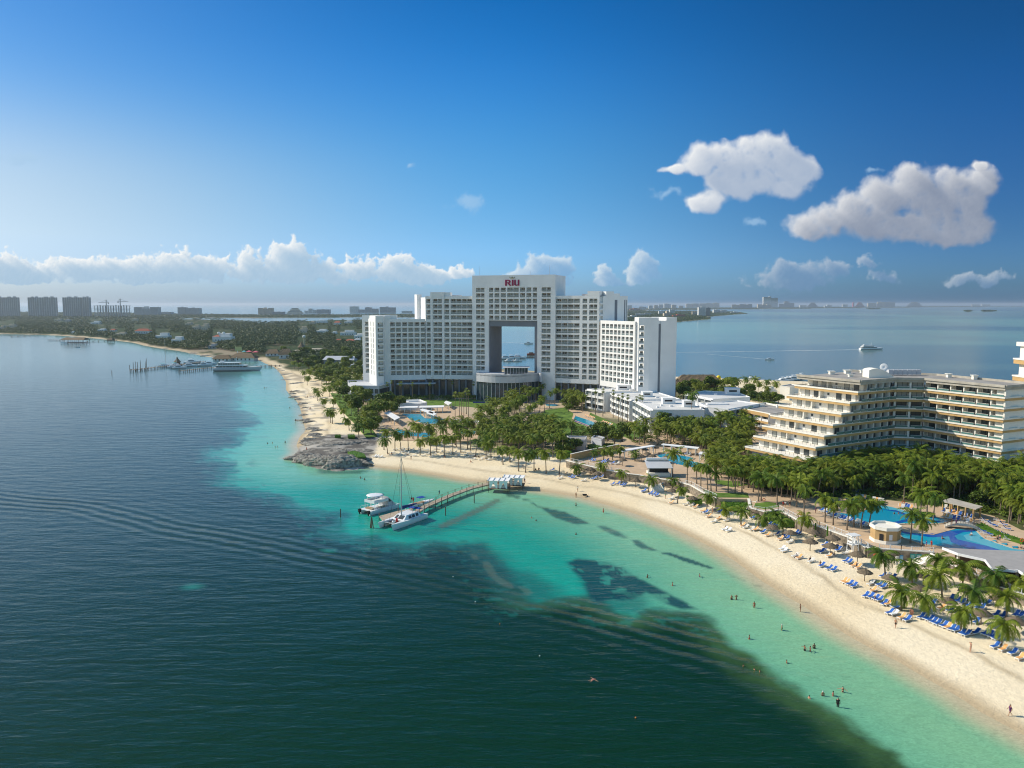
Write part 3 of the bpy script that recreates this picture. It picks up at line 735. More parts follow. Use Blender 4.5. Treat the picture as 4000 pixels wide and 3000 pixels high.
gl.build('rotunda_glass', m_teal, hotel); mu.build('rotunda_mullion', m_lgrey, hotel)
pv_ = MB(); pv_.box(-4.5, 9.5, 468.5, 477, 17.9, 21.8); pv_.build('roof_pavilion_glass', m_teal, hotel)
pr = MB(); pr.box(-5.6, 10.6, 467.6, 478, 21.8, 22.1)
for i in range(9): pr.box(-4.5+i*1.75-.12, -4.5+i*1.75+.12, 468.2, 468.45, 17.9, 21.8)
pr.build('roof_pavilion_roof', m_lgrey, hotel)
for i in range(8):
    sl = MB(); sl.box(-14+i*3.6, -12.2+i*3.6, 463.5+.5*i, 466+.5*i, 17.9, 18.25); sl.build('skylight', m_white, hotel)
pb = MB(); pb.box(-23, 19, 455.4, 457.2, 2.0, 2.7); pb.build('tiled_basin', m_tilepool, hotel)
# left podium
p0 = MB(); POD = [W2 for W2 in [(-96.5, 473), (-80.5, 470), (-76, 484), (-92, 508), (-107, 506), (-104, 492)]]
p0.prism(POD, 8.8, 9.9)
for i in range(6):
    A_, B_ = POD[i], POD[(i+1) % 6]; L_, d, n = frame(A_, B_); p0.fbox(A_, d, n, .02, L_-.02, -.4, .02, 9.9, 10.8)
for A_, B_ in ((POD[0], POD[1]), (POD[5], POD[0]), (POD[4], POD[5])):
    L_, d, n = frame(A_, B_); k = max(1, int(L_/3))
    for i in range(k+1): p0.fbox(A_, d, n, max(0, L_*i/k-.4), min(L_, L_*i/k+.4), -.5, 0, 2, 8.8)
    p0.fbox(A_, d, n, 0, L_, -.4, -.05, 5.2, 6.0)
p0.build('podium', m_lgrey, hotel)
pg = MB(); pg.prism([(x+.8*(1 if x < -90 else -.5), y+.7) for x, y in POD], 2, 8.7); pg.build('podium_glazing', m_glass, hotel)
cn = MB(); cn.prism([(-72, 484), (-48, 486.5), (-48, 494), (-73, 492)], 10.2, 10.6); cn.build('entrance_canopy', m_lgrey, hotel)
# roof masts
for x, y, z, h_ in ((-23.6, 487, 77.5, 2), (-20, 487, 77.5, 6), (11, 474.5, 77.5, 2.6), (22.5, 471, 77.5, 6)):
    ms = MB(); ms.tube((x, y+1, z), (x, y+1, z+h_), .12, .05, 4); ms.build('roof_mast', m_lgrey, hotel)
for bx_ in ((-50, -32, 497, 503, 64.2, 65.6), (42, 48, 466, 472, 64.4, 66)):
    rl = MB(); rl.box(*bx_); rl.build('roof_plant', m_lgrey, hotel)
# the lettering: R I U and a small crown, raised from the tower wall
L_, d, n = frame(TA, TB)
sign = empty('hotel_sign', (0,0,0)); sign.parent = hotel; sign.matrix_parent_inverse = hotel.matrix_world.inverted()
s0, s1 = s_of(TA, d, 1974), s_of(TA, d, 2028); uw = (s1-s0)/26.; zb_ = 71.15; uh = 3.55/16.
def letter(polys, name, m):
    mb = MB()
    for poly in polys:
        k = len(poly); Q = [(TA[0]+d[0]*(s0+a*uw)+n[0]*b_, TA[1]+d[1]*(s0+a*uw)+n[1]*b_, zb_+z*uh) for b_ in (.06, .40) for a, z in poly]
        mb.add(Q, [tuple(range(k)), tuple(range(k, 2*k))[::-1]]+[(i, (i+1) % k, k+(i+1) % k, k+i) for i in range(k)])
    return mb.build(name, m, sign)
letter([[(0,0),(3.2,0),(3.2,16),(0,16)], [(3.2,13.4),(6.4,13.4),(7.2,12.2),(7.2,10.2),(6.4,9),(3.2,9),(3.2,6.6),(5.2,6.6),(8,7.2),(10,9.3),(10.2,12.6),(8.6,15.2),(6,16),(3.2,16)], [(4.6,7),(7.6,7),(11.2,0.2),(11.2,-.4),(8,0)]], 'letter_r', m_magenta)
letter([[(12.6,0),(15.6,0),(15.6,16),(12.6,16)]], 'letter_i', m_magenta)
letter([[(17,16),(19.8,16),(19.8,5),(17,5)], [(17,5),(19.8,5),(20.4,3),(22,2.4),(23.4,3.2),(23.8,5),(26.4,5),(26.4,0),(24,0),(24,1),(21.6,-.4),(18.6,.4),(17.2,2.4)], [(23.6,5),(26.4,5),(26.4,16),(23.6,16)]], 'letter_u', m_magenta)
letter([[(9.4,19.6),(16.6,19.6),(17.2,21),(8.8,21)], [(8.8,21),(10.6,21),(7.8,24.6)], [(11.2,21),(14.8,21),(13,25)], [(15.4,21),(17.2,21),(18.2,24.6)]], 'crown', m_olive)
MB.build = _ob
# ================================================================== stepped hotel on the right
e1 = (.866, .5); e2 = (.5, -.866)
add = lambda p, a=0, b=0: (p[0]+e1[0]*a+e2[0]*b, p[1]+e1[1]*a+e2[1]*b)
C0 = (92.1, 240.4); HF = 3.30; Z0 = 11.06; STEP = 3.92
st = empty('terraced_hotel', (118, 262, 4), 'cream terraced hotel with tan balcony bands stepping down towards the sea', 'hotel')
bpy.context.view_layer.update(); MB.build = build_in(st)
PA, PB, PE, PF = (129.6, 262.3), (138.3, 260.7), (150.3, 236.5), (157.5, 240.0)
back = [(164.6, 243.7), (151.2, 276.6), (127.7, 294.6)]
for k in range(8):
    Ck = add(C0, STEP*min(k, 6)+(1.0 if k == 7 else 0)); Lk = add(Ck, 0, -25.4); z = Z0+HF*k
    poly = [Lk, Ck, PA, PB, PE, PF]+back
    tb = MB()
    if k < 7:
        tb.prism(poly, z-.35, z+.42); tb.k = 1
        up_ = [add(Lk, -.12, -.1), add(Ck, -.12, .12), (PA[0], PA[1]-.25), (PB[0]-.1, PB[1]-.25), (PE[0]-.1, PE[1]-.25), (PF[0]+.1, PF[1]-.2)]+back
        tb.prism(up_, z+.424, z+.55)
        for p, q in zip(up_[:5], up_[1:6]):
            L_, d, n = frame(p, q); tb.fbox(p, d, n, .01, L_-.01, -.22, -.003, z+.55, z+.92)
        L_, d, n = frame(add(Lk, 20), Lk); tb.fbox(add(Lk, 20), d, n, .01, L_, -.22, 0, z+.55, z+.92)
        tb.build('floor_band', [m_tan, m_cream], st)
    else:
        tb.prism(poly, z-.35, z+.5); tb.k = 1
        q_ = poly
        for p, q in zip(q_[:8], q_[1:9]):
            L_, d, n = frame(p, q); tb.fbox(p, d, n, .01, L_-.01, -.3, .35, z+.5, z+1.25)
        tb.build('roof_cornice', [m_cornice, m_cornice], st)
rf = MB(); k7 = add(C0, STEP*6+1.6)
rf.prism([add(k7, 0, -24.6), k7, (PA[0]+.3, PA[1]+1), (PB[0]+1, PB[1]+1), (PE[0]+1, PE[1]+.6), (163.5, 244.2), (150.6, 275.5), (127.7, 293.4)], Z0+HF*7+.504, Z0+HF*7+.62)
rf.build('flat_roof', m_roofg, st)
class SH(Hotel):
    def unit(s, A, d, n, a0, a1, z0, z1, dep, sep, kind=0):
        mb = MB() if s.n > 0 else s.rest
        w = a1-a0; r = rnd.random(); mb.k = 1 if r < (.5 if kind == 0 else .9) else 0
        if kind == 0:
            mb.fbox(A, d, n, a0+.1*w, a1-.06*w, -dep, -dep+.08, z0, z0+2.4)
            mb.k = 4
            for t in (.1, .5, .93): mb.fbox(A, d, n, a0+t*w-.05, a0+t*w+.05, -dep+.08, -dep+.14, z0, z0+2.4)
            mb.fbox(A, d, n, a0+.1*w, a1-.06*w, -dep+.08, -dep+.14, z0+2.4, z0+2.53)
            ra = mb if mb is s.rest else MB()
            ra.k = 2; ra.fbox(A, d, n, a0+.02, a1-.02, 1.0, 1.05, z0+.1, z0+.95)
            ra.k = 3; ra.fbox(A, d, n, a0+.02, a1-.02, .97, 1.08, z0+.95, z0+1.02)
            if r > .5: mb.k = 3; mb.fbox(A, d, n, a0+.3*w, a0+.3*w+.6, .2, .8, z0, z0+.7)
        elif kind == 1:
            mb.fbox(A, d, n, a0, a1, .02, .08, z0, z0+2.2); mb.k = 4
            mb.fbox(A, d, n, a0-.08, a0, .02, .12, z0, z0+2.28); mb.fbox(A, d, n, a1, a1+.08, .02, .12, z0, z0+2.28); mb.fbox(A, d, n, a0, a1, .02, .12, z0+2.2, z0+2.28)
        else:
            mb.k = 5; mb.fbox(A, d, n, a0, a1, .01, .06, z0, z0+2.5); mb.k = 0; mb.fbox(A, d, n, a0+.55*(a1-a0), a0+.9*(a1-a0), .06, .1, z0+1.1, z0+1.9)
        if mb is not s.rest:
            s.n -= 1; b_ = mb.build('balcony_door' if kind else 'balcony_bay', s.mats, s.root)
            if not kind: _ob(ra, 'railing', s.mats, b_)
S = SH(st); S.mats = [m_glass, m_glass2, m_green_rail, m_cream, m_dark, m_back]
lw = MB(); sw = MB(); rails = MB()
for k in range(-1, 7):
    z = Z0+HF*k+.56; zt = Z0+HF*(k+1)-.36
    if k < 0:
        for A_, B_ in ((add(C0, 6, -.75), add(C0, 43.6, -.75)), ((PB[0]+.8, PB[1]+.3), (PE[0]+.7, PE[1]+.4))):
            L_, d, n = frame(A_, B_); nb = round(L_/3.9); p = L_/nb
            for j in range(nb): S.unit(A_, d, n, j*p+.3, (j+1)*p-.2, z, zt, -.1, True, 0)
        continue
    Ck = add(C0, STEP*k+5.5, -.9); Lk = add(C0, STEP*k+5.5, -24.1)
    L_, d, n = frame(Lk, Ck)
    lw.fbox(Lk, d, n, 0, L_, -.4, 0, z, zt)
    for i, (f0, f1) in enumerate([(.09,.165),(.25,.32),(.43,.53),(.64,.72),(.80,.88)]):
        S.unit(Lk, d, n, f0*L_, f1*L_, z, zt, 0, True, 2 if i == 2 else 1)
    lw.fbox(Lk, d, n, .40*L_, .40*L_+.25, 0, 1.6, z, z+2.2)
    # black railings on the terraces
    Tk = add(C0, STEP*k, 0); Uk = add(Tk, 0, -24.6); L2_, d2, n2 = frame(Uk, Tk)
    for j in range(15):
        rails.fbox(Uk, d2, n2, 2+j*1.55, 2.05+j*1.55, -.5, -.45, z+.3, z+1.25)
    rails.fbox(Uk, d2, n2, 2, 2+14*1.55, -.5, -.45, z+1.22, z+1.27)
    # back corner, left end and the shaded facade
    A_ = Ck; B_ = add(C0, 43.6, -.9)
    lw.prism([Lk, add(Lk, .3), add(Lk, 16), add(Lk, 16, -.3), add(Lk, 0, -.3)], z, zt)
    L_, d, n = frame(A_, B_); nb = max(1, round(L_/3.75)); p = L_/nb
    sw.fbox(A_, d, n, 0, L_, -1.2, -.8, z, zt)
    for j in range(nb):
        sw.fbox(A_, d, n, j*p-.0, j*p+.25, -.8, .85 if j else 0, z, zt); S.unit(A_, d, n, j*p+.3, (j+1)*p, z, zt, .8, True, 0)
    A_, B_ = (PA[0]+.2, PA[1]+1.0), (PB[0]+.6, PB[1]+.6); L_, d, n = frame(A_, B_); p = L_/2
    sw.fbox(A_, d, n, 0, L_, -1.2, -.8, z, zt)
    for j in range(2):
        sw.fbox(A_, d, n, j*p-.25, j*p+.35, -.8, .7, z, zt); S.unit(A_, d, n, j*p+.6, (j+1)*p-.3, z, zt, .8, True, 0)
    A_, B_ = (PB[0]+1.1, PB[1]+.4), (PE[0]+1.0, PE[1]+.5); L_, d, n = frame(A_, B_); p = L_/6
    sw.fbox(A_, d, n, 0, L_, -2.0, -1.4, z, zt)
    for j in range(7):
        sw.fbox(A_, d, n, max(0, min(L_-.5, j*p-.2)), min(L_, max(.1, j*p+.2)), -1.4, .6, z, zt)
        if j < 6: S.unit(A_, d, n, j*p+.3, (j+1)*p-.3, z, zt, 1.4, True, 0)
    L_, d, n = frame((PE[0]+.9, PE[1]+.6), (164.6, 243.9)); sw.fbox((PE[0]+.9, PE[1]+.6), d, n, 0, L_, -3, -.25, z, zt)
lw.build('terrace_wall', m_cream, st); sw.build('facade_wall', m_cream, st); rails.build('terrace_railing', m_dark, st)
S.done('balcony_row')
# base of the building and the low flat annex at its foot
b = MB(); Bk = add(C0, 1.2, -1)
b.prism([add(Bk, 0, -22.4), Bk, (PA[0]+.5, PA[1]+1.2), (PB[0]+1, PB[1]+1), (PE[0]+1, PE[1]+1), (163.5, 244.7), (150, 275.5), (126.6, 292.3)], 4.0, Z0-.352)
b.build('base_wall', m_lgrey, st)
b = MB(); AN = [W(2869,1779,6.9), W(2882,1795,6.9), W(3022,1847,6.9), W(3158,1846,6.9), add(Bk, -.1, -.5), add(Bk, -.1, -21)]
b.prism(AN, 4, 6.1); b.k = 1; b.prism([(x-.2, y-.1) for x, y in AN], 6.104, 6.8); b.k = 2; b.prism([(x+.5*(1 if i < 3 else 0), y+.5*(1 if 0 < i < 4 else 0)) for i, (x, y) in enumerate(AN)], 6.8, 6.86)
b.build('annex', [m_cream, m_tan, m_roofg], st)
b = MB(); b.prism([W(3300,1820,7.5), W(3380,1800,7.5), W(3480,1830,7.5), W(3400,1860,7.5)], 7.1, 7.5); b.build('porch_canopy', m_grey, st)
# roof things
zr = Z0+HF*7+.62
for px, py, w_, h_ in ((3248,1462,1.6,1.0),(3310,1459,1.9,1.1),(3322,1472,1.3,.8),(3368,1457,1.3,.9),(3386,1467,1.4,1.3),(3706,1474,1.3,1.1),(3806,1482,1.3,1.3)):
    x, y = W(px, py, zr); v = MB(); v.box(x-w_/2, x+w_/2, y-w_/2, y+w_/2, zr, zr+h_); v.box(x-w_/2-.3, x+w_/2+.3, y-w_/2-.3, y+w_/2+.3, zr+h_, zr+h_+.2); v.build('roof_vent', m_cream, st)
x0, y0 = W(3394, 1476, zr); ap = MB(); prof = []
for i in range(13):
    t = i/12; prof.append((x0+9*t, zr+.2+3.0*math.sin(math.pi*min(1, .30+t*.72))))
vs = [(x, y, zz) for y in (y0, y0+5) for x, zz in prof]+[(x0, y, zr) for y in (y0, y0+5)]+[(x0+9, y, zr) for y in (y0, y0+5)]
ap.add(vs, [tuple(range(13))+(28, 26), tuple(range(25, 12, -1))+(27, 29)]+[(i+1, i, 13+i, 14+i) for i in range(12)]+[(0, 26, 27, 13), (12, 25, 29, 28)])
ap.build('arched_penthouse', m_cream, st)
dk = MB(); a = W(3478, 1468, zr); q = W(3606, 1468, zr)
L_, d, n = frame(a, q); dk.fbox(a, d, n, 0, L_, -3, -1.4, zr+.3, zr+2.0)
for i in range(7): dk.fbox(a, d, n, L_*i/7, L_*i/7+.15, -1.4, -1.2, zr, zr+2.2)
dk.build('roof_duct', m_lgrey, st)
MB.build = _ob
x, y = W(3452, 1447, zr+2.2); dish = empty('satellite_dish', (x, y, zr+.62), 'white satellite dish on the roof of the terraced hotel', 'satellite dish')
a = MB(); a.tube((0,0,-.62), (0,0,2.2), .12); a.build('mast', m_metal, dish)
a = MB(); a.lathe((0,0,0), [(0,0),(.5,.06),(1.0,.25),(1.35,.5),(1.3,.55),(0,.1)], 16); o = a.build('reflector', m_metal, dish, True); o.location = (0,0,2.6); o.rotation_euler = (R(70), 0, R(-20))
# right neighbour tower at the edge of the frame
bt = empty('corner_tower_block', (168, 258, 4), 'cream and tan hotel tower cut off by the right edge', 'hotel tower')
bpy.context.view_layer.update(); MB.build = build_in(bt)
x0 = XP(3966, 266, 40)
a = MB(); a.box(x0+1.4, x0+22, 251.5, 266, 4, 45.8); a.build('wall', m_cream, bt)
a = MB()
for i, z in enumerate(range(6)): 
    zz = 41.2-i*5.8; a.box(x0, x0+23, 250, 267, zz-1.4, zz)
a.build('floor_band', m_tan, bt)
a = MB()
for i in range(6):
    zz = 41.2-i*5.8; a.box(x0-.15, x0+23, 249.8, 267.2, zz, zz+.5)
a.box(x0+.6, x0+23, 250.4, 267, 45.8, 47.2); a.build('parapet', m_cream, bt)
for i in range(6):
    a = MB(); zz = 42-i*5.8; a.box(x0+1.3, x0+1.38, 256, 259, zz-5.4, zz-2.8); a.build('window', m_glass2, bt)
MB.build = _ob
# ================================================================== low buildings traced from their roofs
def villa(name, label, cat, roof, Z, faces, z0=2.2, m=None, rm=None, floors=3, ph=(), par=.5, group=None, inset=.3):
    """roof: plan polygon (anticlockwise seen from the camera side first). faces: edge index -> (columns)"""
    m = m or m_white; rm = rm or m_white2
    cxx = sum(p[0] for p in roof)/len(roof); cyy = sum(p[1] for p in roof)/len(roof)
    r = empty(name, (cxx, cyy, z0), label, cat, group); T = [(x-cxx, y-cyy) for x, y in roof]
    n_ = len(T); wall = MB(); fh = (Z-z0)/floors
    body = MB(); body.prism([(x*.999, y*.999) for x, y in T], 0, Z-z0)
    pp = MB()
    for i in range(n_):
        A, B = T[i], T[(i+1) % n_]; L_, d, n = frame(A, B)
        pp.fbox(A, d, n, .0, L_, -.25, .06, Z-z0+.003, Z-z0+par)
        if i in faces:
            c = faces[i]; p = L_/c
            for f in range(floors):
                for j in range(c):
                    u = MB(); zz = f*fh
                    u.fbox(A, d, n, j*p+.35, (j+1)*p-.35, .02, .07, zz+.15, zz+fh-.7)
                    u.k = 1; u.fbox(A, d, n, j*p+p*.5-.05, j*p+p*.5+.05, .07, .12, zz+.15, zz+fh-.7)
                    u.fbox(A, d, n, j*p+.4, (j+1)*p-.4, .90, .96, zz+.05, zz+1.1)
                    u.build('balcony', [m_glass2 if rnd.random() < .5 else m_glass, m_metal], r)
                pp.fbox(A, d, n, 0, L_, .003, 1.1, f*fh-.25+.01, f*fh+.05) if f else None
            for j in range(c+1): pp.fbox(A, d, n, max(0, j*p-.2), min(L_, j*p+.2), .003, 1.2, 0, Z-z0)
            pp.fbox(A, d, n, 0, L_, .003, 1.2, Z-z0-.4, Z-z0)
        elif i in (faces.get('w') or ()):
            for f in range(floors):
                u = MB(); u.fbox(A, d, n, L_*.3, L_*.3+1.5, .01, .06, f*fh+1.1, f*fh+2.3); u.k = 1; u.fbox(A, d, n, L_*.3-.1, L_*.3+1.6, .01, .14, f*fh+1.0, f*fh+1.1)
                u.build('window', [m_glass, m_metal], r)
    body.build('wall', m, r); pp.build('parapet_and_piers', m, r)
    rr_ = MB(); rr_.prism([(x*(1-inset*2/math.hypot(x, y)), y*(1-inset*2/math.hypot(x, y))) for x, y in T], Z-z0+.004, Z-z0+.05); rr_.build('roof', rm, r)
    for x, y, sx, sy, h_ in ph:
        u = MB(); u.box(x-cxx-sx, x-cxx+sx, y-cyy-sy, y-cyy+sy, Z-z0+.05, Z-z0+h_); 
        if h_ > 1.5:
            u.box(x-cxx-sx-.2, x-cxx+sx+.2, y-cyy-sy-.2, y-cyy+sy+.2, Z-z0+h_, Z-z0+h_+.25); u.k = 1; u.box(x-cxx-sx*.7, x-cxx+sx*.5, y-cyy-sy-.05, y-cyy-sy, Z-z0+h_*.45, Z-z0+h_*.75)
        u.build('roof_box', [m, m_dark], r)
    return r
g_v = 'white three-storey villa blocks beside the crescent hotel'
villa('villa_block', 'white villa block with three bays of balconies beside the garden walk', 'villa', [(41.9,433.6),(50.5,418.6),(73,424),(64,441)], 12.5, {0: 3, 'w': (1,)}, ph=((56,432,.6,.6,.8),(66,429,1,1,.9),(62,433,3.4,2.4,2.6)), group=g_v)
villa('villa_block', 'white villa block with a narrow side of balconies above the lap pool', 'villa', [(53.8,409.5),(59.3,384.2),(84,388),(78,421),(53.9,417)], 12.4, {0: 4, 4: 1}, ph=((70,402,2.6,2,2.4),(64,396,.6,.6,.8),(74,395,.7,.7,.9),(60,404,.5,.5,.7)), group=g_v)
villa('villa_block', 'white villa block whose plain grey end wall faces the palm garden', 'villa', [(60.6,382.5),(63.1,346.5),(86,345.6),(88,383)], 12.6, {0: 6, 'w': (1,)}, ph=((75,372,3,2.2,2.6),(82,360,2.6,2.2,2.8),(70,362,.6,.6,.8),(74,360,.6,.6,.8),(67,356,.5,.5,.7)), group=g_v)
P12 = lambda l, z=12.5: [W(x, y, z) for x, y in l]
villa('villa_block', 'white villa block with a glazed front furthest back by the lagoon trees', 'villa', P12([(2683,1541),(2786,1562),(2930,1554),(2885,1536),(2752,1529)]), 12.5, {0: 4, 1: 0} if 0 else {0: 4}, ph=((W(2860,1538,12.5)[0],W(2860,1538,12.5)[1],3.4,2.6,2.9),(W(2795,1543,12.5)[0],W(2795,1543,12.5)[1],.7,.7,.8)), group=g_v)
villa('villa_block', 'white villa block with palm shadows on its wall, left of the tan-banded annex', 'villa', P12([(2735,1580),(2764,1592),(2846,1601),(2886,1594),(2968,1580),(2878,1567)]), 12.5, {0: 2, 'w': (1,), 2: 2}, ph=((W(2800,1580,12.5)[0],W(2800,1580,12.5)[1],5,2,.7),), group=g_v)
an = P12([(2875,1595),(3010,1622),(3070,1612),(3110,1603),(2990,1578)], 11.5)
vv = villa('annex_building', 'low cream annex with tan balcony bands in front of the terraced hotel', 'annex', an, 11.5, {0: 5}, m=m_cream, rm=m_roofg, par=.8, floors=3, ph=((W(2975,1588,11.5)[0],W(2975,1588,11.5)[1],1.2,1.2,1.2),(W(3040,1592,11.5)[0],W(3040,1592,11.5)[1],.8,.8,1.5)))
a = MB(); cxx = sum(p[0] for p in an)/5; cyy = sum(p[1] for p in an)/5; A_, B_ = [(x-cxx, y-cyy) for x, y in an[:2]]; L_, d, n = frame(A_, B_)
for f in (1, 2, 3): a.fbox(A_, d, n, -.2, L_+.2, 1.21, 1.3, f*3.1-.9, f*3.1+(.1 if f < 3 else .6))
a.build('tan_band', m_tan, vv)
villa('white_house', 'small cream house with one window left of the terraced hotel', 'house', P12([(3047,1510),(3085,1514),(3120,1508),(3090,1502)], 10), 10, {'w': (0,)}, m=m_cream, rm=m_roofg, floors=1)
# domed chapel-like house behind it
x, y = W(3008, 1549, 3); r = empty('domed_house', (x, y, 2.2), 'little cream house with a rounded dome among the palms', 'house')
a = MB(); a.box(-3.4,3.4,-3,3,0,5); a.build('wall', m_cream, r)
a = MB(); a.lathe((0,0,5), [(2.8,0),(2.6,.9),(1.9,1.8),(.9,2.3),(0,2.4)], 14); a.build('dome', m_cream, r, True)
a = MB(); a.box(-.6,.6,-3.08,-3.0,1,3); a.build('window', m_glass, r)
# the long thatched hall by the lagoon
x, y = G(2725, 1515)[:2]; r = empty('thatched_hall', (x, y, 2.2), 'large brown thatched hall by the lagoon with a ragged ridge', 'thatched hall')
a = MB(); hw, hd = 16, 7
def thatch(mb, hw, hd, z0, z1, ridge, jit=.35, seg=14, over=0):
    """hipped thatch with a ragged surface"""
    rg = random.Random(int(hw*10)); rows = 5
    def pt(u, v, side):
        # u along 0..1, v eave->ridge 0..1
        X_ = -hw+(hw-ridge)*v; X2 = hw-(hw-ridge)*v
        return (X_+(X2-X_)*u, side*hd*(1-v), z0+(z1-z0)*(v**.9)+rg.uniform(-jit, jit)*.5)
    for side in (-1, 1):
        vs = [pt(i/seg, j/rows, side) for j in range(rows+1) for i in range(seg+1)]
        mb.add(vs, [((j*(seg+1)+i), j*(seg+1)+i+1, (j+1)*(seg+1)+i+1, (j+1)*(seg+1)+i)[::side if side == 1 else 1] if 1 else 0 for j in range(rows) for i in range(seg)])
    for sg in (-1, 1):
        k = 6; vs = []
        for j in range(rows+1):
            v = j/rows
            for i in range(k+1):
                vs.append((sg*(hw-(hw-ridge)*v), hd*(1-v)*(2*i/k-1), z0+(z1-z0)*(v**.9)+rg.uniform(-jit, jit)*.4))
        mb.add(vs, [(j*(k+1)+i, j*(k+1)+i+1, (j+1)*(k+1)+i+1, (j+1)*(k+1)+i) for j in range(rows) for i in range(k)])
thatch(a, hw, hd, 3.6, 9.2, 11); a.build('thatch_roof', m_thatch, r)
a = MB(); a.box(-13,13,-4.5,4.5,0,3.4); a.build('wall', m_wood, r)
x, y = G(2655, 1518)[:2]; r = empty('thatched_shelter', (x, y, 2.2), 'lower thatched shelter at the left end of the large thatched hall', 'thatched hall')
a = MB(); thatch(a, 6.5, 5, 3, 6.8, 1.5); a.build('thatch_roof', m_thatch, r)
for sx in (-4.5, 4.5):
    for sy in (-3, 3): a = MB(); a.tube((sx,sy,0),(sx,sy,3.3),.2); a.build('post', m_wood, r)
x, y = G(2802, 1508)[:2]; r = empty('yellow_balloon', (x, y-3, 2.2), 'bright yellow round balloon above the trees by the thatched hall', 'balloon')
a = MB(); a.lathe((0,0,6.2), [(0,-1.7),(.9,-1.5),(1.5,-.8),(1.7,0),(1.5,.8),(.9,1.5),(0,1.7)], 16); a.build('envelope', mat('yellow_fabric', (.85,.62,.01), .5), r, True)
a = MB(); a.tube((0,0,0),(0,0,4.6),.08); a.build('mooring_pole', m_metal, r)
# ================================================================== vegetation
def leafmat(name, c, c2, trans=.3, obj=True, scale=.5):
    m, nt, b = nmat(name); N_, L_ = nt.nodes, nt.links
    geo = N_.new('ShaderNodeNewGeometry'); oi = N_.new('ShaderNodeObjectInfo')
    no = N_.new('ShaderNodeTexNoise'); no.inputs['Scale'].default_value = scale; no.inputs['Detail'].default_value = 3
    L_.new(geo.outputs['Position'], no.inputs['Vector'])
    ad = N_.new('ShaderNodeMath'); ad.operation = 'MULTIPLY_ADD'; L_.new(oi.outputs['Random'], ad.inputs[0]); ad.inputs[1].default_value = .7 if obj else 0
    sc_ = N_.new('ShaderNodeMath'); sc_.operation = 'MULTIPLY_ADD'; L_.new(no.outputs['Fac'], sc_.inputs[0]); sc_.inputs[1].default_value = 1.6; sc_.inputs[2].default_value = -.65 if obj else -.35
    L_.new(sc_.outputs[0], ad.inputs[2]); ad.use_clamp = True
    mx = N_.new('ShaderNodeMix'); mx.data_type = 'RGBA'; L_.new(ad.outputs[0], mx.inputs[0]); mx.inputs[6].default_value = (*c, 1); mx.inputs[7].default_value = (*c2, 1)
    L_.new(mx.outputs[2], b.inputs['Base Color']); b.inputs['Roughness'].default_value = .55; b.inputs['Specular IOR Level'].default_value = .25
    tr = N_.new('ShaderNodeBsdfTranslucent'); L_.new(mx.outputs[2], tr.inputs['Color'])
    ms_ = N_.new('ShaderNodeMixShader'); ms_.inputs[0].default_value = trans
    L_.new(b.outputs[0], ms_.inputs[1]); L_.new(tr.outputs[0], ms_.inputs[2])
    L_.new(ms_.outputs[0], [n for n in N_ if n.type == 'OUTPUT_MATERIAL'][0].inputs['Surface'])
    return m
m_palm = leafmat('palm_fronds', (.065,.14,.012), (.26,.31,.024), .34)
m_fan = leafmat('fan_palm_leaves', (.09,.15,.022), (.25,.29,.04), .3)
m_leaf = leafmat('broad_leaves', (.05,.10,.012), (.20,.25,.025), .22, scale=.25)
m_hedge = leafmat('hedge_leaves', (.06,.15,.012), (.12,.24,.02), .2, scale=.8)
m_wood_ = leafmat('wood_canopy', (.035,.070,.016), (.115,.145,.032), .12, obj=False, scale=.035)
m_trunk = mat('palm_trunk', (.22,.17,.12), .9, .25, 2)
m_bark = mat('tree_bark', (.13,.10,.075), .9, .25, 2)
def palm_crown(seed, L0=3.1, nf=19, droop=1.0, young=False):
    rg = random.Random(seed); mb = MB()
    for i in range(nf):
        az = 2*math.pi*(i*.381966)+rg.uniform(-.35,.35); t_ = i/nf
        el = R(68-95*t_+rg.uniform(-8,8)); Ln = L0*(.75+.35*math.sin(math.pi*min(1,t_+.25)))*rg.uniform(.88,1.1)
        seg = 7; p = Vector((0,0,0)); pts = [p]; e = el
        for s_ in range(seg):
            e -= R((9+12*(s_/seg))*droop)*(.6+.7*math.cos(el)**.5 if math.cos(el) > 0 else 1)
            e = max(e, R(-86))
            p = p+Vector((math.cos(az)*math.cos(e), math.sin(az)*math.cos(e), math.sin(e)))*Ln/seg; pts.append(p)
        side = Vector((-math.sin(az), math.cos(az), 0))
        for s_ in range(seg):
            w0 = .05; mb.add([pts[s_]-side*w0, pts[s_]+side*w0, pts[s_+1]+side*.03, pts[s_+1]-side*.03], [(0,1,2,3)])
        n = 13
        for j in range(1, n+1):
            f = j/n*seg; a = min(seg-1, int(f)); q = pts[a].lerp(pts[min(seg, a+1)], f-a) if a+1 <= seg else pts[seg]
            tan = (pts[min(seg,a+1)]-pts[a]).normalized()
            ll = L0*.27*math.sin(math.pi*(.12+.80*j/n))**.6*rg.uniform(.85,1.1); wd_ = .105*L0/3
            for sg in (-1, 1):
                dr = (side*sg*.80+tan*.55+Vector((0,0,-.38-.25*rg.random()))).normalized()
                tip = q+dr*ll; wv = tan*wd_
                mb.add([q-wv, q+wv, tip+wv*.25, tip-wv*.35], [(0,1,2,3)])
    return mb
